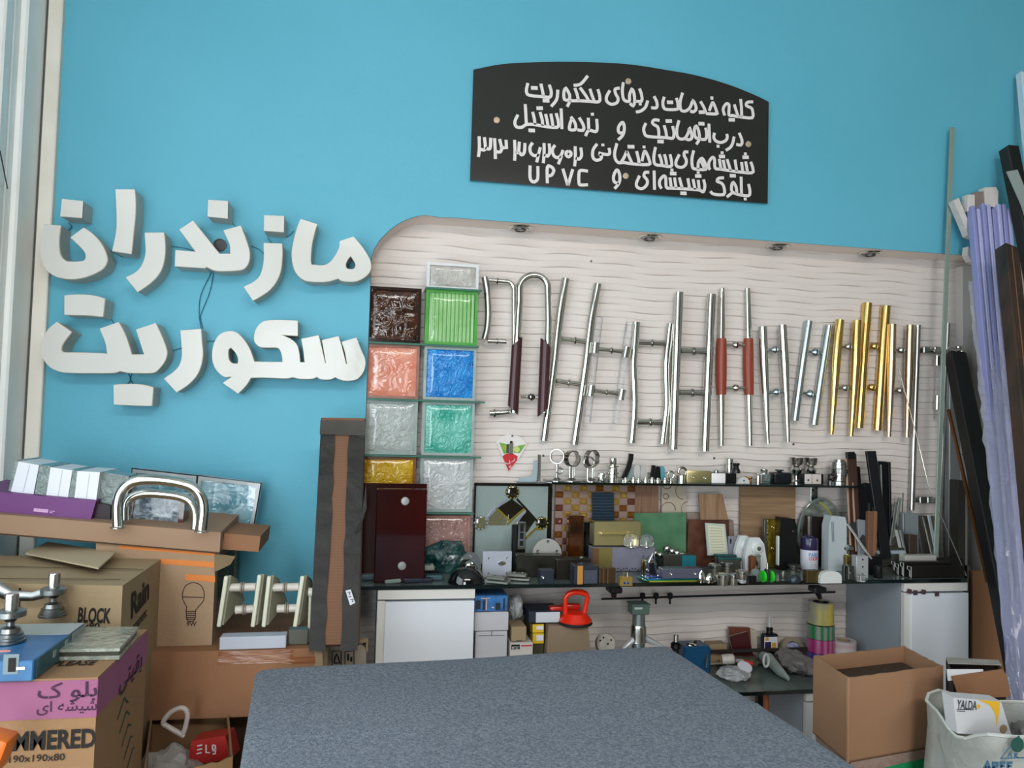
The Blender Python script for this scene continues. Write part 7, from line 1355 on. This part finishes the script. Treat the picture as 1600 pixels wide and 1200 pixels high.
# glass blocks standing on the purple box
Wf = mat('white_joint_face', '#e4e6ee', .35); Gs = mat('grey_glass_side', '#74827f', .12, coat=.5, noise=(30, '#56635f', .9), bump=(50, .7))
for k, (wf, st) in enumerate([([(29, 721), (61, 727), (52, 773), (17, 768)], [(24, 719), (29, 721), (17, 768), (13, 767)]), ([(79, 730), (113, 735), (106, 779), (72, 775)], [(62, 726), (79, 729), (72, 775), (54, 772)]), ([(121, 736), (156, 738), (150, 783), (116, 781)], [(114, 733), (121, 736), (116, 781), (107, 779)])]):
    Yb = -.51; A_ = [W(u, v, Yb) for u, v in wf]; B_ = [W(u, v, Yb) for u, v in st]
    t = thing('glass_block', 'glass block seen edge-on on the purple box, white edge, '+['nearest the window', 'middle one', 'right one'][k], 'glass block', (A_[3].x, Yb, A_[3].z), 'glass blocks on the purple box')
    g = G(); g.prism([A_], (0, .15, 0)); part('white_edge', g, Wf, t); g = G(); g.prism([B_], (0, .15, 0)); part('glass_side', g, Gs, t)
    m0, m1 = A_[0].lerp(A_[1], .55), A_[3].lerp(A_[2], .55); g = G(); g.ribbon([m0+Vector((0, -.0006, -.004)), m1+Vector((0, -.0006, .004))], .002, (0, .0006, 0)); part('edge_seam', g, mat('seam_grey', '#b9bcc8', .5), t)
A_ = [W(u, v, -.49) for u, v in ((158, 737), (201, 744), (199, 803), (152, 799))]; t = thing('glass_block', 'dusty grey textured glass block left of the chrome bent handle', 'glass block', (A_[3].x, -.49, A_[3].z)); g = G(); g.prism([A_], (0, .08, 0)); part('glass_side', g, Gs, t)
g = G(); g.box(W(160, 797, -.495), (.02, .01, .014), bev=.002); part('joint_patch', g, mat('mortar', '#6f6a55', .8), t)
# framed teal foil blocks against the wall, brown block
Fo = mat('teal_foil_glass', '#4c8a9b', .06, coat=.9, noise=(12, '#a9c9d6', .9), bump=(14, 1.0, None, 'swirl')); Fr = mat('pale_frame', '#a4aaad', .3, coat=.3)
for q, lb, Y in (([(207, 733), (307, 744), (299, 835), (200, 828)], 'framed glass block with foil glass behind the chrome handle', -.262), ([(310, 744), (407, 756), (391, 848), (301, 838)], 'teal foil glass block in a pale frame at the right of the pair', -.262)):
    P = [W(u, v, Y) for u, v in q]; c_ = (P[0]+P[1]+P[2]+P[3])/4; I_ = [p.lerp(c_, .11) for p in P]; t = thing('framed_glass_block', lb, 'glass block', (c_.x, Y, min(p.z for p in P)), 'framed glass blocks by the blue wall')
    g = G(); g.prism([P, I_], (0, .07, 0)); part('rim', g, Fr, t); g = G(); g.prism([[p+Vector((0, .006, 0)) for p in I_]], (0, .055, 0)); part('foil_glass', g, Fo, t)
    O_ = [p.lerp(c_, -.02) for p in P]; g = G(); g.tube([p+Vector((0, .002, 0)) for p in O_], .0025, 5, closed=True); part('dark_edge', g, M_darksteel, t)
P = [W(u, v, -.47) for u, v in ((204, 766), (290, 774), (284, 830), (196, 822))]; c_ = (P[0]+P[1]+P[2]+P[3])/4; t = thing('glass_block', 'brown rimmed crinkled glass block standing inside the chrome bent handle', 'glass block', (c_.x, -.47, min(p.z for p in P)))
I_ = [p.lerp(c_, .18) for p in P]; g = G(); g.prism([P, I_], (0, .07, 0)); part('rim', g, mat('maroon_rim', '#4c231c', .15, coat=.5), t); g = G(); g.prism([[p+Vector((0, .004, 0)) for p in I_]], (0, .06, 0)); part('glass_face', g, mat('dark_crackle', '#3e4a55', .06, coat=.9, noise=(60, '#8c9aa8', .9), bump=(50, 1.0)), t)
YC = -.60; t = thing('bent_chrome_handle', 'pair of big bent chrome tube handles lying on the flat carton', 'door handle', W(250, 828, YC)); rc_ = 8.2*scl(W(250, 780, YC))
o_ = spline([(184, 822), (184, 785), (193, 763), (214, 751), (250, 750), (288, 756), (308, 767), (318, 790), (315, 828)], 5, False); g = G(); g.tube([W(u, v, YC) for u, v in o_], rc_, 16); part('bar', g, M_chrome, t)
i_ = spline([(197, 812), (198, 788), (206, 777), (225, 771), (255, 772), (285, 777), (300, 788), (306, 806), (305, 826)], 5, False); g = G(); g.tube([W(u, v, YC+.05) for u, v in i_], rc_*.88, 16); part('bar', g, M_chrome, t)
g = G(); [g.tube([W(u, v, YC)+Vector((rc_*1.25*math.cos(q), rc_*1.25*math.sin(q), -.004)) for q in [k*2*PI/14 for k in range(14)]], .0018, 6, closed=True) for u, v in ((184, 822), (315, 828))]; part('end_ring', g, M_steel, t)
# cream pull handles, white tagged box
CR = mat('cream_enamel', '#cfcfb9', .35); CRd = mat('cream_side_shade', '#8d8b75', .5); YLd = -.56  # bar sides in a darker cream, shading put into the colour
def cream(label, s1_, s2_, c1, c2):
    t = thing('cream_pull_handle', label, 'door handle', W(s1_[1][0], s1_[1][1], YLd), 'cream pull handles on the cartons')
    for (a, b) in (s1_, s2_):
        A_, B_ = W(*a, YLd), W(*b, YLd); g = G(); beam(g, B_, A_, 6.2*scl(A_), .012, bev=.002); slat = part('bar', g, CR, t)
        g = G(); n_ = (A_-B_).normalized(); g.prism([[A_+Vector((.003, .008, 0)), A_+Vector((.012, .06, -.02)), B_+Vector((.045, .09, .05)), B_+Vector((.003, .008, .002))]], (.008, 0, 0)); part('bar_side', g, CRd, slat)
    for (a, b) in (c1, c2):
        A_, B_ = W(*a, YLd+.02), W(*b, YLd+.02); g = G(); g.tube([A_, B_], .0115, 16); sp = part('spindle', g, mat('cream_spindle', '#c7beb4', .35), t); C_ = (A_+B_)/2
        g = G(); g.lathe([(.012, -.006), (.015, -.005), (.015, -.001), (.012, 0), (.015, .001), (.015, .005), (.012, .006)], C_, (B_-A_).normalized(), 16); part('collar', g, mat('dull_collar', '#8a7f74', .4), sp)
cream('cream painted pull handle of two bars and spindles, nearer the bulb carton', ((354, 900), (342, 979)), ((406, 898), (395, 979)), ((358, 918), (400, 917)), ((368, 953), (396, 951)))
cream('cream painted pull handle of two bars and spindles, nearer the black taped carton', ((421, 900), (412, 979)), ((473, 900), (461, 979)), ((424, 918), (467, 917)), ((433, 951), (463, 950)))
g = G(); g.tube([W(482, 925, -.54), W(489, 925, -.54)], .013, 14); g.tube([W(485, 925, -.54), Vector((W(485, 925, -.54).x, -.54, z4+.002))], .004, 8); single('cream_stopper', g, CR, 'small cream knob half hidden by the black taped carton', 'knob')
a, b = W(343, 997, -.598), W(448, 975, -.598); t = thing('white_long_box', 'long flat white box with a small handwritten mark', 'box', ((a.x+b.x)/2, -.595, z4+.001)); g = G(); g.box(((a.x+b.x)/2, -.575, z4+.001+(b.z-a.z)/2), (b.x-a.x, .045, b.z-a.z), rot(0, -.004, 0), bev=.002); part('box_body', g, mat('cool_white_card', '#b5bac6', .5), t)
g = G(); [g.ribbon([W(u, v, -.599) for u, v in q], .0018, (0, .0008, 0)) for q in ([(429, 979), (430, 984)], [(434, 982), (437, 979), (437, 985), (434, 986)], [(427, 986.5), (441, 986.5)])]; part('handwriting', g, M_ink, t)
g = G(); g.box(((b.x+.03), -.55, z4+.022), (.055, .04, .042), bev=.003); single('clear_plastic_block', g, mat('dull_plastic', '#6f6f66', .2, trans=.3), 'dusty clear plastic piece right of the long white box', 'plastic piece')
# black taped tall carton
At, Ab = W(537, 660, -.36), W(524, 1003, -.585); Ab.z = z4+.002; s = scl(At)
t = thing('taped_carton', 'tall narrow carton wrapped in black tape leaning beside the tower', 'box', Ab); BT = mat('black_duct_tape', '#1b1a18', .5, spec=.3, noise=(7, '#2c2b27', .8, (1, 1, 3)), bump=(18, .6)); xv = Vector((1, 0, .02))
g = G(); beam(g, Ab, At, .128, .085); part('carton_core', g, mat('core_brown', '#76543f', .85, stripes=(40, '#6a4936', 'Z', .3, .6)), t)
off = Vector((0, -.044, -.01))
def strip(x0t, x1t, x0b, x1b, f0, f1, y, mat_, nm):
    g = G(); n = 14; R2 = random.Random(int(x0t*1000)+7); P_ = []; Q_ = []
    for k in range(n+1):
        f_ = f0+(f1-f0)*k/n; c_ = Ab.lerp(At, f_)+Vector((0, y, 0)); j = R2.uniform(-.0025, .0025)
        P_.append(c_+Vector((x0b+(x0t-x0b)*f_+(j if x0t > -.05 else 0), 0, 0))); Q_.append(c_+Vector((x1b+(x1t-x1b)*f_+(R2.uniform(-.003, .003) if x1t < .05 else 0), 0, 0)))
    g.prism([P_+Q_[::-1]], (0, .004, 0)); return part(nm, g, mat_, t)
strip(-.066, -.022, -.068, -.026, 0, 1.0, -.050, BT, 'black_tape'); strip(.018, .066, .016, .062, 0, 1.0, -.051, BT, 'black_tape')
strip(-.068, .068, -.068, .066, .94, 1.01, -.054, mat('grey_tape', '#3f3b36', .35, noise=(9, '#2a2825', .8)), 'tape_cap')
g = G(); beam(g, Ab, At, .134, .078); g.v = [(x+(.0), y+.006, z) for x, y, z in g.v]; part('side_tape', g, BT, t)
g = G(); g.prism([[Ab.lerp(At, .50)+Vector((.06, -.055, 0)), Ab.lerp(At, .72)+Vector((.074, -.055, 0)), Ab.lerp(At, .60)+Vector((.078, -.055, 0)), Ab.lerp(At, .49)+Vector((.045, -.058, 0))]], (0, .003, 0)); part('loose_tape_tail', g, BT, t)
g = G(); g.prism([[W(u, v, -.595) for u, v in ((540, 923), (548, 921), (555, 942), (547, 946))]], (0, .002, 0)); part('white_sticker', g, M_paper, t)
g = G(); [g.ribbon([W(u, v, -.597) for u, v in q], .0018, (0, .0008, 0)) for q in ([(543, 926), (547, 925), (546, 930)], [(545, 933), (549, 932)], [(547, 937), (552, 936), (550, 941)])]; part('sticker_writing', g, M_ink, t)
# small torn printed carton
P = [W(u, v, -.44) for u, v in ((507, 1010), (572, 1004), (572, 1046), (505, 1050))]; t = carton('small torn white printed carton with handling symbols behind the table', P, (.0, .09, 0), mat('printed_white', '#9f9488', .8, noise=(8, '#7f6a55', .6)), seam=False)
g = G()
for u0 in (519, 539):
    g.ribbon([W(u, v, -.4412) for u, v in ((u0, 1018), (u0+14, 1017), (u0+14, 1040), (u0, 1040), (u0, 1018))], .0022, (0, .0008, 0))
g.ribbon([W(u, v, -.4412) for u, v in ((522, 1036), (524, 1026), (526, 1022), (528, 1026), (531, 1036), (522, 1036))], .004, (0, .0008, 0)); g.box(W(544, 1027, -.4412), (.006, .001, .02)); g.box(W(549, 1030, -.4412), (.006, .001, .014)); part('symbols', g, M_ink, t)
g = G(); g.prism([[P[1]+Vector((-.03, .0, .004)), P[1]+Vector((.006, 0, .014)), P[1]+Vector((.006, 0, -.03)), P[1]+Vector((-.006, 0, -.012))]], (0, .003, 0)); part('torn_flap', g, M_cartonL, t)
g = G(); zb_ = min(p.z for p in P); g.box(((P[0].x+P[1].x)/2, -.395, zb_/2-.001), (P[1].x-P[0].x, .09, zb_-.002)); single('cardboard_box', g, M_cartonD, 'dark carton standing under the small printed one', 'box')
# open carton at the bottom with a bag and a red card box
def open_box(name, label, Q, z0, zt, m, th=.005, inner=None, cat='box', jag=0):
    """Q: four rim corners seen from above, counter-clockwise"""
    c_ = (Q[0]+Q[1]+Q[2]+Q[3])/4; t = thing(name, label, cat, (c_.x, c_.y, z0)); Qb = [Vector((p.x, p.y, z0)) for p in Q]; R2 = random.Random(len(label))
    for i in range(4):
        A_, B_ = Q[i], Q[(i+1) % 4]; d_ = (B_-A_); nrm = Vector((-d_.y, d_.x, 0)).normalized()*th
        if (c_-A_).dot(nrm) < 0: nrm = -nrm
        n = 12; top = [A_.lerp(B_, k/n)+Vector((0, 0, R2.uniform(-jag, 0) if 0 < k < n else 0)) for k in range(n+1)]
        g = G(); g.prism([[Qb[i]]+top+[Qb[(i+1) % 4]]], nrm); part('side_panel', g, m, t)
    g = G(); g.prism([[p+Vector((0, 0, .004)) for p in Qb]], (0, 0, -.004)); part('bottom', g, inner or m, t); return t
Q = [H(u, v, .57) for u, v in ((222, 1222), (364, 1182), (356, 1098), (236, 1112))]
M_cb = mat('open_carton_brown', '#94724f', .85, noise=(5, '#7e6044', .5))  # even carton brown of the open box, base colour only
open_box('open_carton', 'open torn carton on the floor holding a knotted clear bag', Q, .10, .57, M_cb, jag=.006)
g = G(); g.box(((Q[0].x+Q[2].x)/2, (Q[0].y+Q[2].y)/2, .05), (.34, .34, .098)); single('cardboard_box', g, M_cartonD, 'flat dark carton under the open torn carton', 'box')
c_ = (Q[0]+Q[1]+Q[2]+Q[3])/4
crumple('plastic_bag', 'knotted milky plastic bag inside the open torn carton', c_+Vector((-.045, -.03, -.12)), .085, .10, .095, mat('milky_bag', '#a8a19c', .3, trans=.25, ior=1.2, coat=.3, bump=(30, 1.0)), seed=11)
g = G(); g.tube([H(u, v, .47) if False else W(u, v, -.72) for u, v in spline([(288, 1150), (262, 1135), (255, 1128), (268, 1112), (285, 1106), (293, 1115), (290, 1135), (285, 1150)], 4, False)], .0065, 8); single('bag_handle_loop', g, mat('bag_white', '#b5aaa4', .4, bump=(30, .6)), 'twisted white plastic loop rising from the knotted bag', 'bag loop')
P = [W(u, v, -.74) for u, v in ((299, 1158), (352, 1150), (361, 1186), (293, 1196))]; t = carton('red card box with a white logo inside the open torn carton', P, (.01, .08, -.01), mat('red_card', '#a8231f', .5), name='red_box', seam=False)
g = G(); [g.ribbon([W(u, v, -.7415) for u, v in q], .003, (0, .0008, 0)) for q in ([(322, 1164), (322, 1176), (328, 1176)], [(332, 1164), (336, 1165), (337, 1170), (332, 1171), (332, 1164)], [(332, 1173), (337, 1173), (336, 1178), (332, 1178)], [(308, 1166), (316, 1164)], [(308, 1172), (316, 1170)], [(307, 1178), (315, 1176)])]; part('white_logo', g, M_paper, t)
g = G(); g.box(W(-8, 1172, -1.36), (.045, .05, .06), rot(0, .3, 0), bev=.008, seg=2); g2 = G(); p_ = W(6, 1176, -1.36); g2.box((p_.x-.02, p_.y, .56), (.10, .08, .05)); g2.box((p_.x-.02, p_.y, .27), (.10, .08, .54)); o = single('orange_plastic_crate', g, mat('orange_plastic', '#d0681c', .4), 'orange plastic thing cut off at the lower frame corner', 'crate'); part('pale_base', g2, mat('pale_base', '#9c8d80', .7), o)

# ------------------------------------------------------------------ cartons and sack on the right
zc = .776; Q = [H(u, v, zc) for u, v in ((1325, 1059), (1474, 1040), (1413, 1009), (1271, 1024))]
M_cr = mat('right_carton', '#9c7659', .85, noise=(3, '#8e6a50', .5), bump=(130, .12))
zb = zc-.207; t = open_box('open_carton', 'open brown carton with clean square sides right of the table', Q, zb, zc, M_cr, jag=.003)
ci = (Q[0]+Q[1]+Q[2]+Q[3])/4
g = G(); P_ = [p.lerp(ci, .1) for p in Q]; g.prism([[Vector((p.x, p.y, zb+.165)) for p in P_]], (0, 0, -.15)); o = single('dark_printed_box', g, mat('dark_inner', '#3a2a20', .7), 'dark printed box lying inside the open brown carton', 'box')
g = G(); M_ = frame(Vector((P_[3].lerp(P_[0], .55).x+.02, P_[3].lerp(P_[0], .55).y-.0, zb+.1665)), (P_[1]-P_[0]), (P_[3]-P_[0])); [g.ribbon([Vector((x, y, 0)), Vector((x+.012, y+.018, 0)), Vector((x+.020, y, 0))], .003, (0, 0, .0006), nrm=(0, 0, 1)) for x, y in ((0, 0), (.03, .004), (.06, .002), (.09, .005))]; g.xf(M_); part('pale_lettering', g, mat('tan_print', '#a58c6a', .7), o)
Q2 = [Vector((p.x+.012, p.y+.004, zb-.002)) for p in Q]; g = G(); g.prism([Q2], (0, 0, -zb+.004)); o = single('printed_carton', g, mat('speckled_carton', '#8e7468', .8, noise=(60, '#a08a80', .8)), 'printed carton with a green band under the open brown carton', 'box')
g = G(); d_ = (Q2[1]-Q2[0]); nn = Vector((d_.y, -d_.x, 0)).normalized()*.0012; g.prism([[Q2[0].lerp(Q2[1], .12)+nn+Vector((0, 0, -.03)), Q2[1]+nn+Vector((0, 0, -.02)), Q2[1]+nn+Vector((0, 0, -.14)), Q2[0].lerp(Q2[1], .12)+nn+Vector((0, 0, -.14))]], -nn*.5); part('green_band', g, M_green, o)
# torn carton with hanging flap behind the sack
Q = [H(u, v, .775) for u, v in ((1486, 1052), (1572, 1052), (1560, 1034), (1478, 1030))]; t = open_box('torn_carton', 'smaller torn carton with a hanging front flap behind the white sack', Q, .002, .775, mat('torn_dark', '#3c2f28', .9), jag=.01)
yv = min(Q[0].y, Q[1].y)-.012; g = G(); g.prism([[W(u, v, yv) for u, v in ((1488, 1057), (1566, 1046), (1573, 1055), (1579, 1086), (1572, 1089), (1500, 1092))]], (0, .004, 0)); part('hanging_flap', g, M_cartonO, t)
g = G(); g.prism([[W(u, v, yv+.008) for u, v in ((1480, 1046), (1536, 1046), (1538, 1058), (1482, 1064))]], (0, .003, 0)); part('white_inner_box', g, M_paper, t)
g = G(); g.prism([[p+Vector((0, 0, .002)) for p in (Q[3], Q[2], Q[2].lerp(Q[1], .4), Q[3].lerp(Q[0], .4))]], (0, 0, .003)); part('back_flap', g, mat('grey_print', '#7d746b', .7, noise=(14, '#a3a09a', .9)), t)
# woven sack with boxed goods
zs0 = .725; cs = H(1560, 1122, zs0); a_ = .155; t = thing('woven_sack', 'white woven plastic sack with printed letters and a triangle emblem', 'sack', (cs.x+.02, cs.y, 0))
g = G(); vs = []; n = 36; lv = [(0, 1.0), (.2, 1.08), (.42, 1.06), (.58, 1.02), (.68, 1.0), (zs0, 1.03)]; R2 = random.Random(4)
for li, (z, k) in enumerate(lv):
    for j in range(n):
        a = 2*PI*j/n; sq = 1/max(abs(math.cos(a)), abs(math.sin(a)))**.7; r = a_*k*sq*(1+.025*math.sin(5*a+li))
        vs.append((cs.x+.03+r*math.cos(a)*1.0, cs.y+r*math.sin(a)*.8, z+(.02*math.sin(3*a+1)+.008*math.sin(7*a) if li == len(lv)-1 else 0)))
fs = [(i*n+j, i*n+(j+1) % n, (i+1)*n+(j+1) % n, (i+1)*n+j) for i in range(len(lv)-1) for j in range(n)]+[tuple(range(n))]
g.add(vs, fs); sk = part('sack_body', g, mat('woven_white', '#aeb0ab', .6, noise=(9, '#8f918b', .6), bump=(25, .5)), t, ang=60)
g = G(); rim = [Vector(vs[(len(lv)-1)*n+j]) for j in range(n)]; g.tube(rim, .004, 6, closed=True); part('rolled_rim', g, mat('rim_white', '#bdbfba', .5), t)
yS = cs.y-a_*.8*1.08-.006
g = G(); [g.ribbon([W(u, v, yS) for u, v in q], w_, (0, .0008, 0)) for q, w_ in (([(1537, 1203), (1543, 1191), (1548, 1203)], .007), ([(1539, 1199), (1546, 1199)], .005), ([(1552, 1203), (1552, 1192), (1559, 1193), (1559, 1197), (1553, 1198), (1560, 1203)], .006), ([(1571, 1192), (1564, 1192), (1564, 1203)], .006), ([(1564, 1197), (1570, 1197)], .005), ([(1582, 1192), (1575, 1192), (1575, 1203)], .006), ([(1575, 1197), (1581, 1197)], .005))]; part('blue_lettering', g, mat('teal_blue_ink', '#3f6680', .7), t)
g = G(); g.ribbon([W(u, v, yS) for u, v in ((1592, 1150), (1564, 1185), (1606, 1184), (1592, 1150))], .003, (0, .0008, 0)); g.ribbon([W(u, v, yS) for u, v in ((1575, 1183), (1578, 1176), (1581, 1183))], .003, (0, .0008, 0)); g.ribbon([W(u, v, yS) for u, v in ((1586, 1183), (1586, 1177), (1590, 1178), (1587, 1181), (1591, 1184))], .003, (0, .0008, 0)); part('triangle_emblem', g, mat('teal_blue_ink', '#3f6680'), t)
c0 = W(1590, 1164, yS-.001); g = G(); g.lathe([(.001, 0), (.016, 0), (.016, .001)], c0, (0, 1, 0), 20, sc=(.8, 1.5) if False else (1, 1)); part('green_oval', g, mat('dark_green_ink', '#1f4f47', .6), t)
yY = cs.y-.03; P = [W(u, v, yY) for u, v in ((1489, 1090), (1564, 1096), (1581, 1150), (1496, 1146))]
t = carton('white product box with yellow swoosh and dark lettering standing in the sack', P, (.0, .035, .002), mat('product_white', '#c9c9cc', .45), name='product_box', seam=False)
ex8 = (P[1]-P[0]).normalized()
g = G(); text('YALDA', .020, frame(W(1494.5, 1107, yY-.0015), ex8, (0, 0, 1)), width=.052, bold=.012, g=g); [g.ribbon([W(u0, v, yY-.0012), W(u1, v+.6, yY-.0012)], .0014, (0, .0006, 0)) for u0, u1, v in ((1495, 1521, 1108.5), (1495, 1508, 1111))]; part('dark_lettering', g, mat('slate_ink', '#3b414b', .6), t)
g = G(); sw = [W(u, v, yY-.001) for u, v in spline([(1528, 1093.5, 1), (1562, 1096.5, 1), (1561, 1115), (1556, 1136, 1), (1556, 1120), (1547, 1103)], 4)]; g.prism([sw], (0, .0006, 0)); g.lathe([(.001, 0), (.005, 0), (.005, .001)], W(1529, 1104, yY-.0012), (0, 1, 0), 14, sc=(1, 1)); part('yellow_swoosh', g, M_yellow, t)
g = G(); g.lathe([(.001, 0), (.010, 0), (.010, .0008)], W(1568, 1139, yY-.0012), (0, 1, 0), 16); part('round_mark', g, mat('tan_mark', '#8c7a60', .6), t)
crumple('plastic_bag', 'brownish clear film beside the product box in the sack', Vector((cs.x+.12, cs.y+.01, .66)), .05, .06, .05, M_bagd, seed=6)

# ------------------------------------------------------------------ long goods leaning in the right corner
def FZ(u, v, z): return H(u, v, z)
t = thing('wrapped_tube_bundle', 'tall bundle of lavender plastic profiles wrapped in clear film', 'profile bundle', (W(1600, 1200, -.75).x, -.80, .0))
LV = mat('lavender_plastic', '#a9abd6', .35, noise=(3, '#bbbddf', .6, (1, 1, .2))); LV2 = mat('lavender_dark', '#8d90c2', .4)
for k in range(8):
    f_ = k/7; A_ = W(1517+f_*56, 324+5*math.sin(k*2), -.20); B_ = W(1594+f_*50, 1200, -.78); D_ = (B_-A_); B2 = A_+D_*((A_.z-.02)/(A_.z-B_.z)); B2.y = max(B2.y, -1.6)
    g = G(); beam(g, B2, A_, .0165, .03, bev=.003); part('plastic_profile', g, LV if k % 2 else LV2, t)
def filmpt(f_, s_): 
    A_ = W(1513+f_*66, 440, -.26); B_ = W(1588+f_*62, 1200, -.84); return A_.lerp(B_, s_)
g = G(); nu_, nv_ = 22, 80; vs = []
for j in range(nv_+1):
    for i in range(nu_+1):
        s_ = 1.35*j/nv_; p_ = filmpt(i/nu_, s_); bul = -.03*math.sin(PI*i/nu_)+.010*mnoise.noise(Vector((i*.5, j*.35, 0)))+.006*mnoise.noise(Vector((i*1.3, j*1.1, 5)))
        vs.append((p_.x+(.012*mnoise.noise(Vector((j*.5, 9, 0))) if i in (0, nu_) else 0), p_.y+bul, max(.01, p_.z)))
g.add(vs, [(j*(nu_+1)+i, j*(nu_+1)+i+1, (j+1)*(nu_+1)+i+1, (j+1)*(nu_+1)+i) for j in range(nv_) for i in range(nu_)])
part('clear_film', g, mat('wrap_film', '#c9cbe0', .1, alpha=.40, coat=.8, bump=(22, 1.0, (1, 1, 3))), t, ang=80)
for (q, lb) in (([(1490, 314), (1498, 309), (1515, 350), (1522, 372), (1513, 368), (1505, 348)], 'torn foam strip sticking out left of the wrapped bundle'), ([(1512, 304), (1523, 304), (1523, 330), (1511, 330)], 'short white foam piece on top of the wrapped bundle'), ([(1538, 293), (1556, 292), (1560, 299), (1559, 324), (1540, 322)], 'curled white foam piece at the top of the wrapped bundle'), ([(1513, 385), (1522, 395), (1526, 412), (1518, 408), (1512, 398)], 'white foam scrap low beside the wrapped bundle')):
    g = G(); g.prism([[W(u, v, -.20) for u, v in q]], (0, .03, 0)); single('foam_piece', g, mat('foam_white', '#cfc8c4', .8, bump=(30, .6)), lb, 'foam piece', 'foam scraps')
g = G(); g.prism([[W(u, v, -.195) for u, v in ((1523, 300), (1538, 299), (1538, 326), (1523, 326))]], (0, .02, 0)); single('card_piece', g, mat('grey_brown_card', '#83756f', .8), 'grey brown card piece between the foam pieces', 'cardboard')
def long_bar(name, label, a, b, wpx, th, m, extra=(), cat='profile'):
    A_, B_ = W(*a), W(*b); B_ = A_+(B_-A_)*((A_.z-.012)/(A_.z-B_.z)); t = thing(name, label, cat, (B_.x, B_.y, 0)); g = G(); s = scl(A_.lerp(B_, .5)); beam(g, B_, A_, wpx*s, th, bev=.004); part('main_bar', g, m, t)
    for nm, dx, dy, w2, t2, m2 in extra: g = G(); o_ = Vector((dx*s, dy, 0)); beam(g, B_+o_, A_+o_, w2*s, t2, bev=.002); part(nm, g, m2, t)
    return t
DB = mat('dark_wood_profile', '#241d18', .45, noise=(14, '#4a3226', .8, (1, 1, .15)))
long_bar('dark_wood_profile', 'dark wood grain profile leaning in front of the wrapped bundle', (1573, 388, -.42), (1652, 1180, -1.05), 31, .05, DB, [('reddish_edge', -2, -.027, 3, .004, mat('reddish_edge', '#6b4632', .5))])
long_bar('black_top_profile', 'dark profile with grey wrap leaning at the upper frame edge', (1576, 232, -.20), (1668, 700, -.45), 23, .05, mat('soot', '#26241f', .6), [('end_block', 0, .0, 21, .052, M_black)])
g = G(); g.prism([[W(u, v, -.30) for u, v in ((1573, 268), (1590, 265), (1604, 300), (1604, 345), (1596, 320))]], (0, .004, 0)); single('grey_wrap', g, mat('grey_film_wrap', '#8f9a98', .4), 'loose grey film around the dark leaning profile', 'film')
long_bar('white_profile', 'white plastic profile at the upper frame edge', (1594, 114, -.16), (1622, 420, -.30), 9, .03, mat('bluish_white', '#c7d3dc', .35), [('blue_line', -4, -.012, 2, .004, mat('ice_blue', '#9cc4dc', .4))])
g = G(); a, b = W(1560, 405, -.10), W(1640, 470, -.10); g.box(((a.x+b.x)/2, -.07, (a.z+b.z)/2), (b.x-a.x, .02, a.z-b.z)); g2 = G(); g2.lathe([(.006, 0), (.006, -.003), (.001, -.004)], W(1590, 397+7, -.083), (0, 1, 0), 12); o = single('beige_board', g, mat('beige_board', '#a99d90', .7), 'beige board behind the top of the dark wood profile', 'board'); part('copper_screw', g2, M_gold, o)
BKB = mat('black_bundle', '#17171a', .45, noise=(4, '#0e0e10', .7, (1, 1, .2)))
t = long_bar('black_profile_bundle', 'thick black profiles leaning left across the corner with a bronze edge', (1487, 552, -.10), (1611, 1180, -.70), 20, .045, BKB, [('second_bar', 17, .01, 18, .045, M_black)], 'profile bundle')
A_, B_ = W(1482, 640, -.14), W(1543, 910, -.42); g = G(); beam(g, B_, A_, 3.2*.0022, .012); part('bronze_edge', g, mat('bronze_edge', '#6b4420', .35, .5), t)
a, b = W(1521, 1100, -.20), W(1572, 893, -.20); t = thing('tall_cardboard', 'tall brown cardboard sheet standing right of the cabinet', 'cardboard', ((a.x+b.x)/2, -.2, 0)); g = G(); g.box(((a.x+b.x)/2, -.18, b.z/2), (b.x-a.x, .03, b.z)); part('sheet', g, mat('right_cardboard', '#8d6548', .85, noise=(3, '#7d573d', .5)), t); g = G(); g.box((a.x-.008, -.17, b.z/2+.01), (.014, .03, b.z+.02)); part('dark_edge', g, M_darksteel, t)
a = W(1514, 700, -.20); g = G(); g.box((a.x, -.14, .60), (.03, .05, 1.2)); single('dark_upright', g, mat('dark_upright', '#33302c', .6), 'dark upright post right of the perforated rail', 'post')
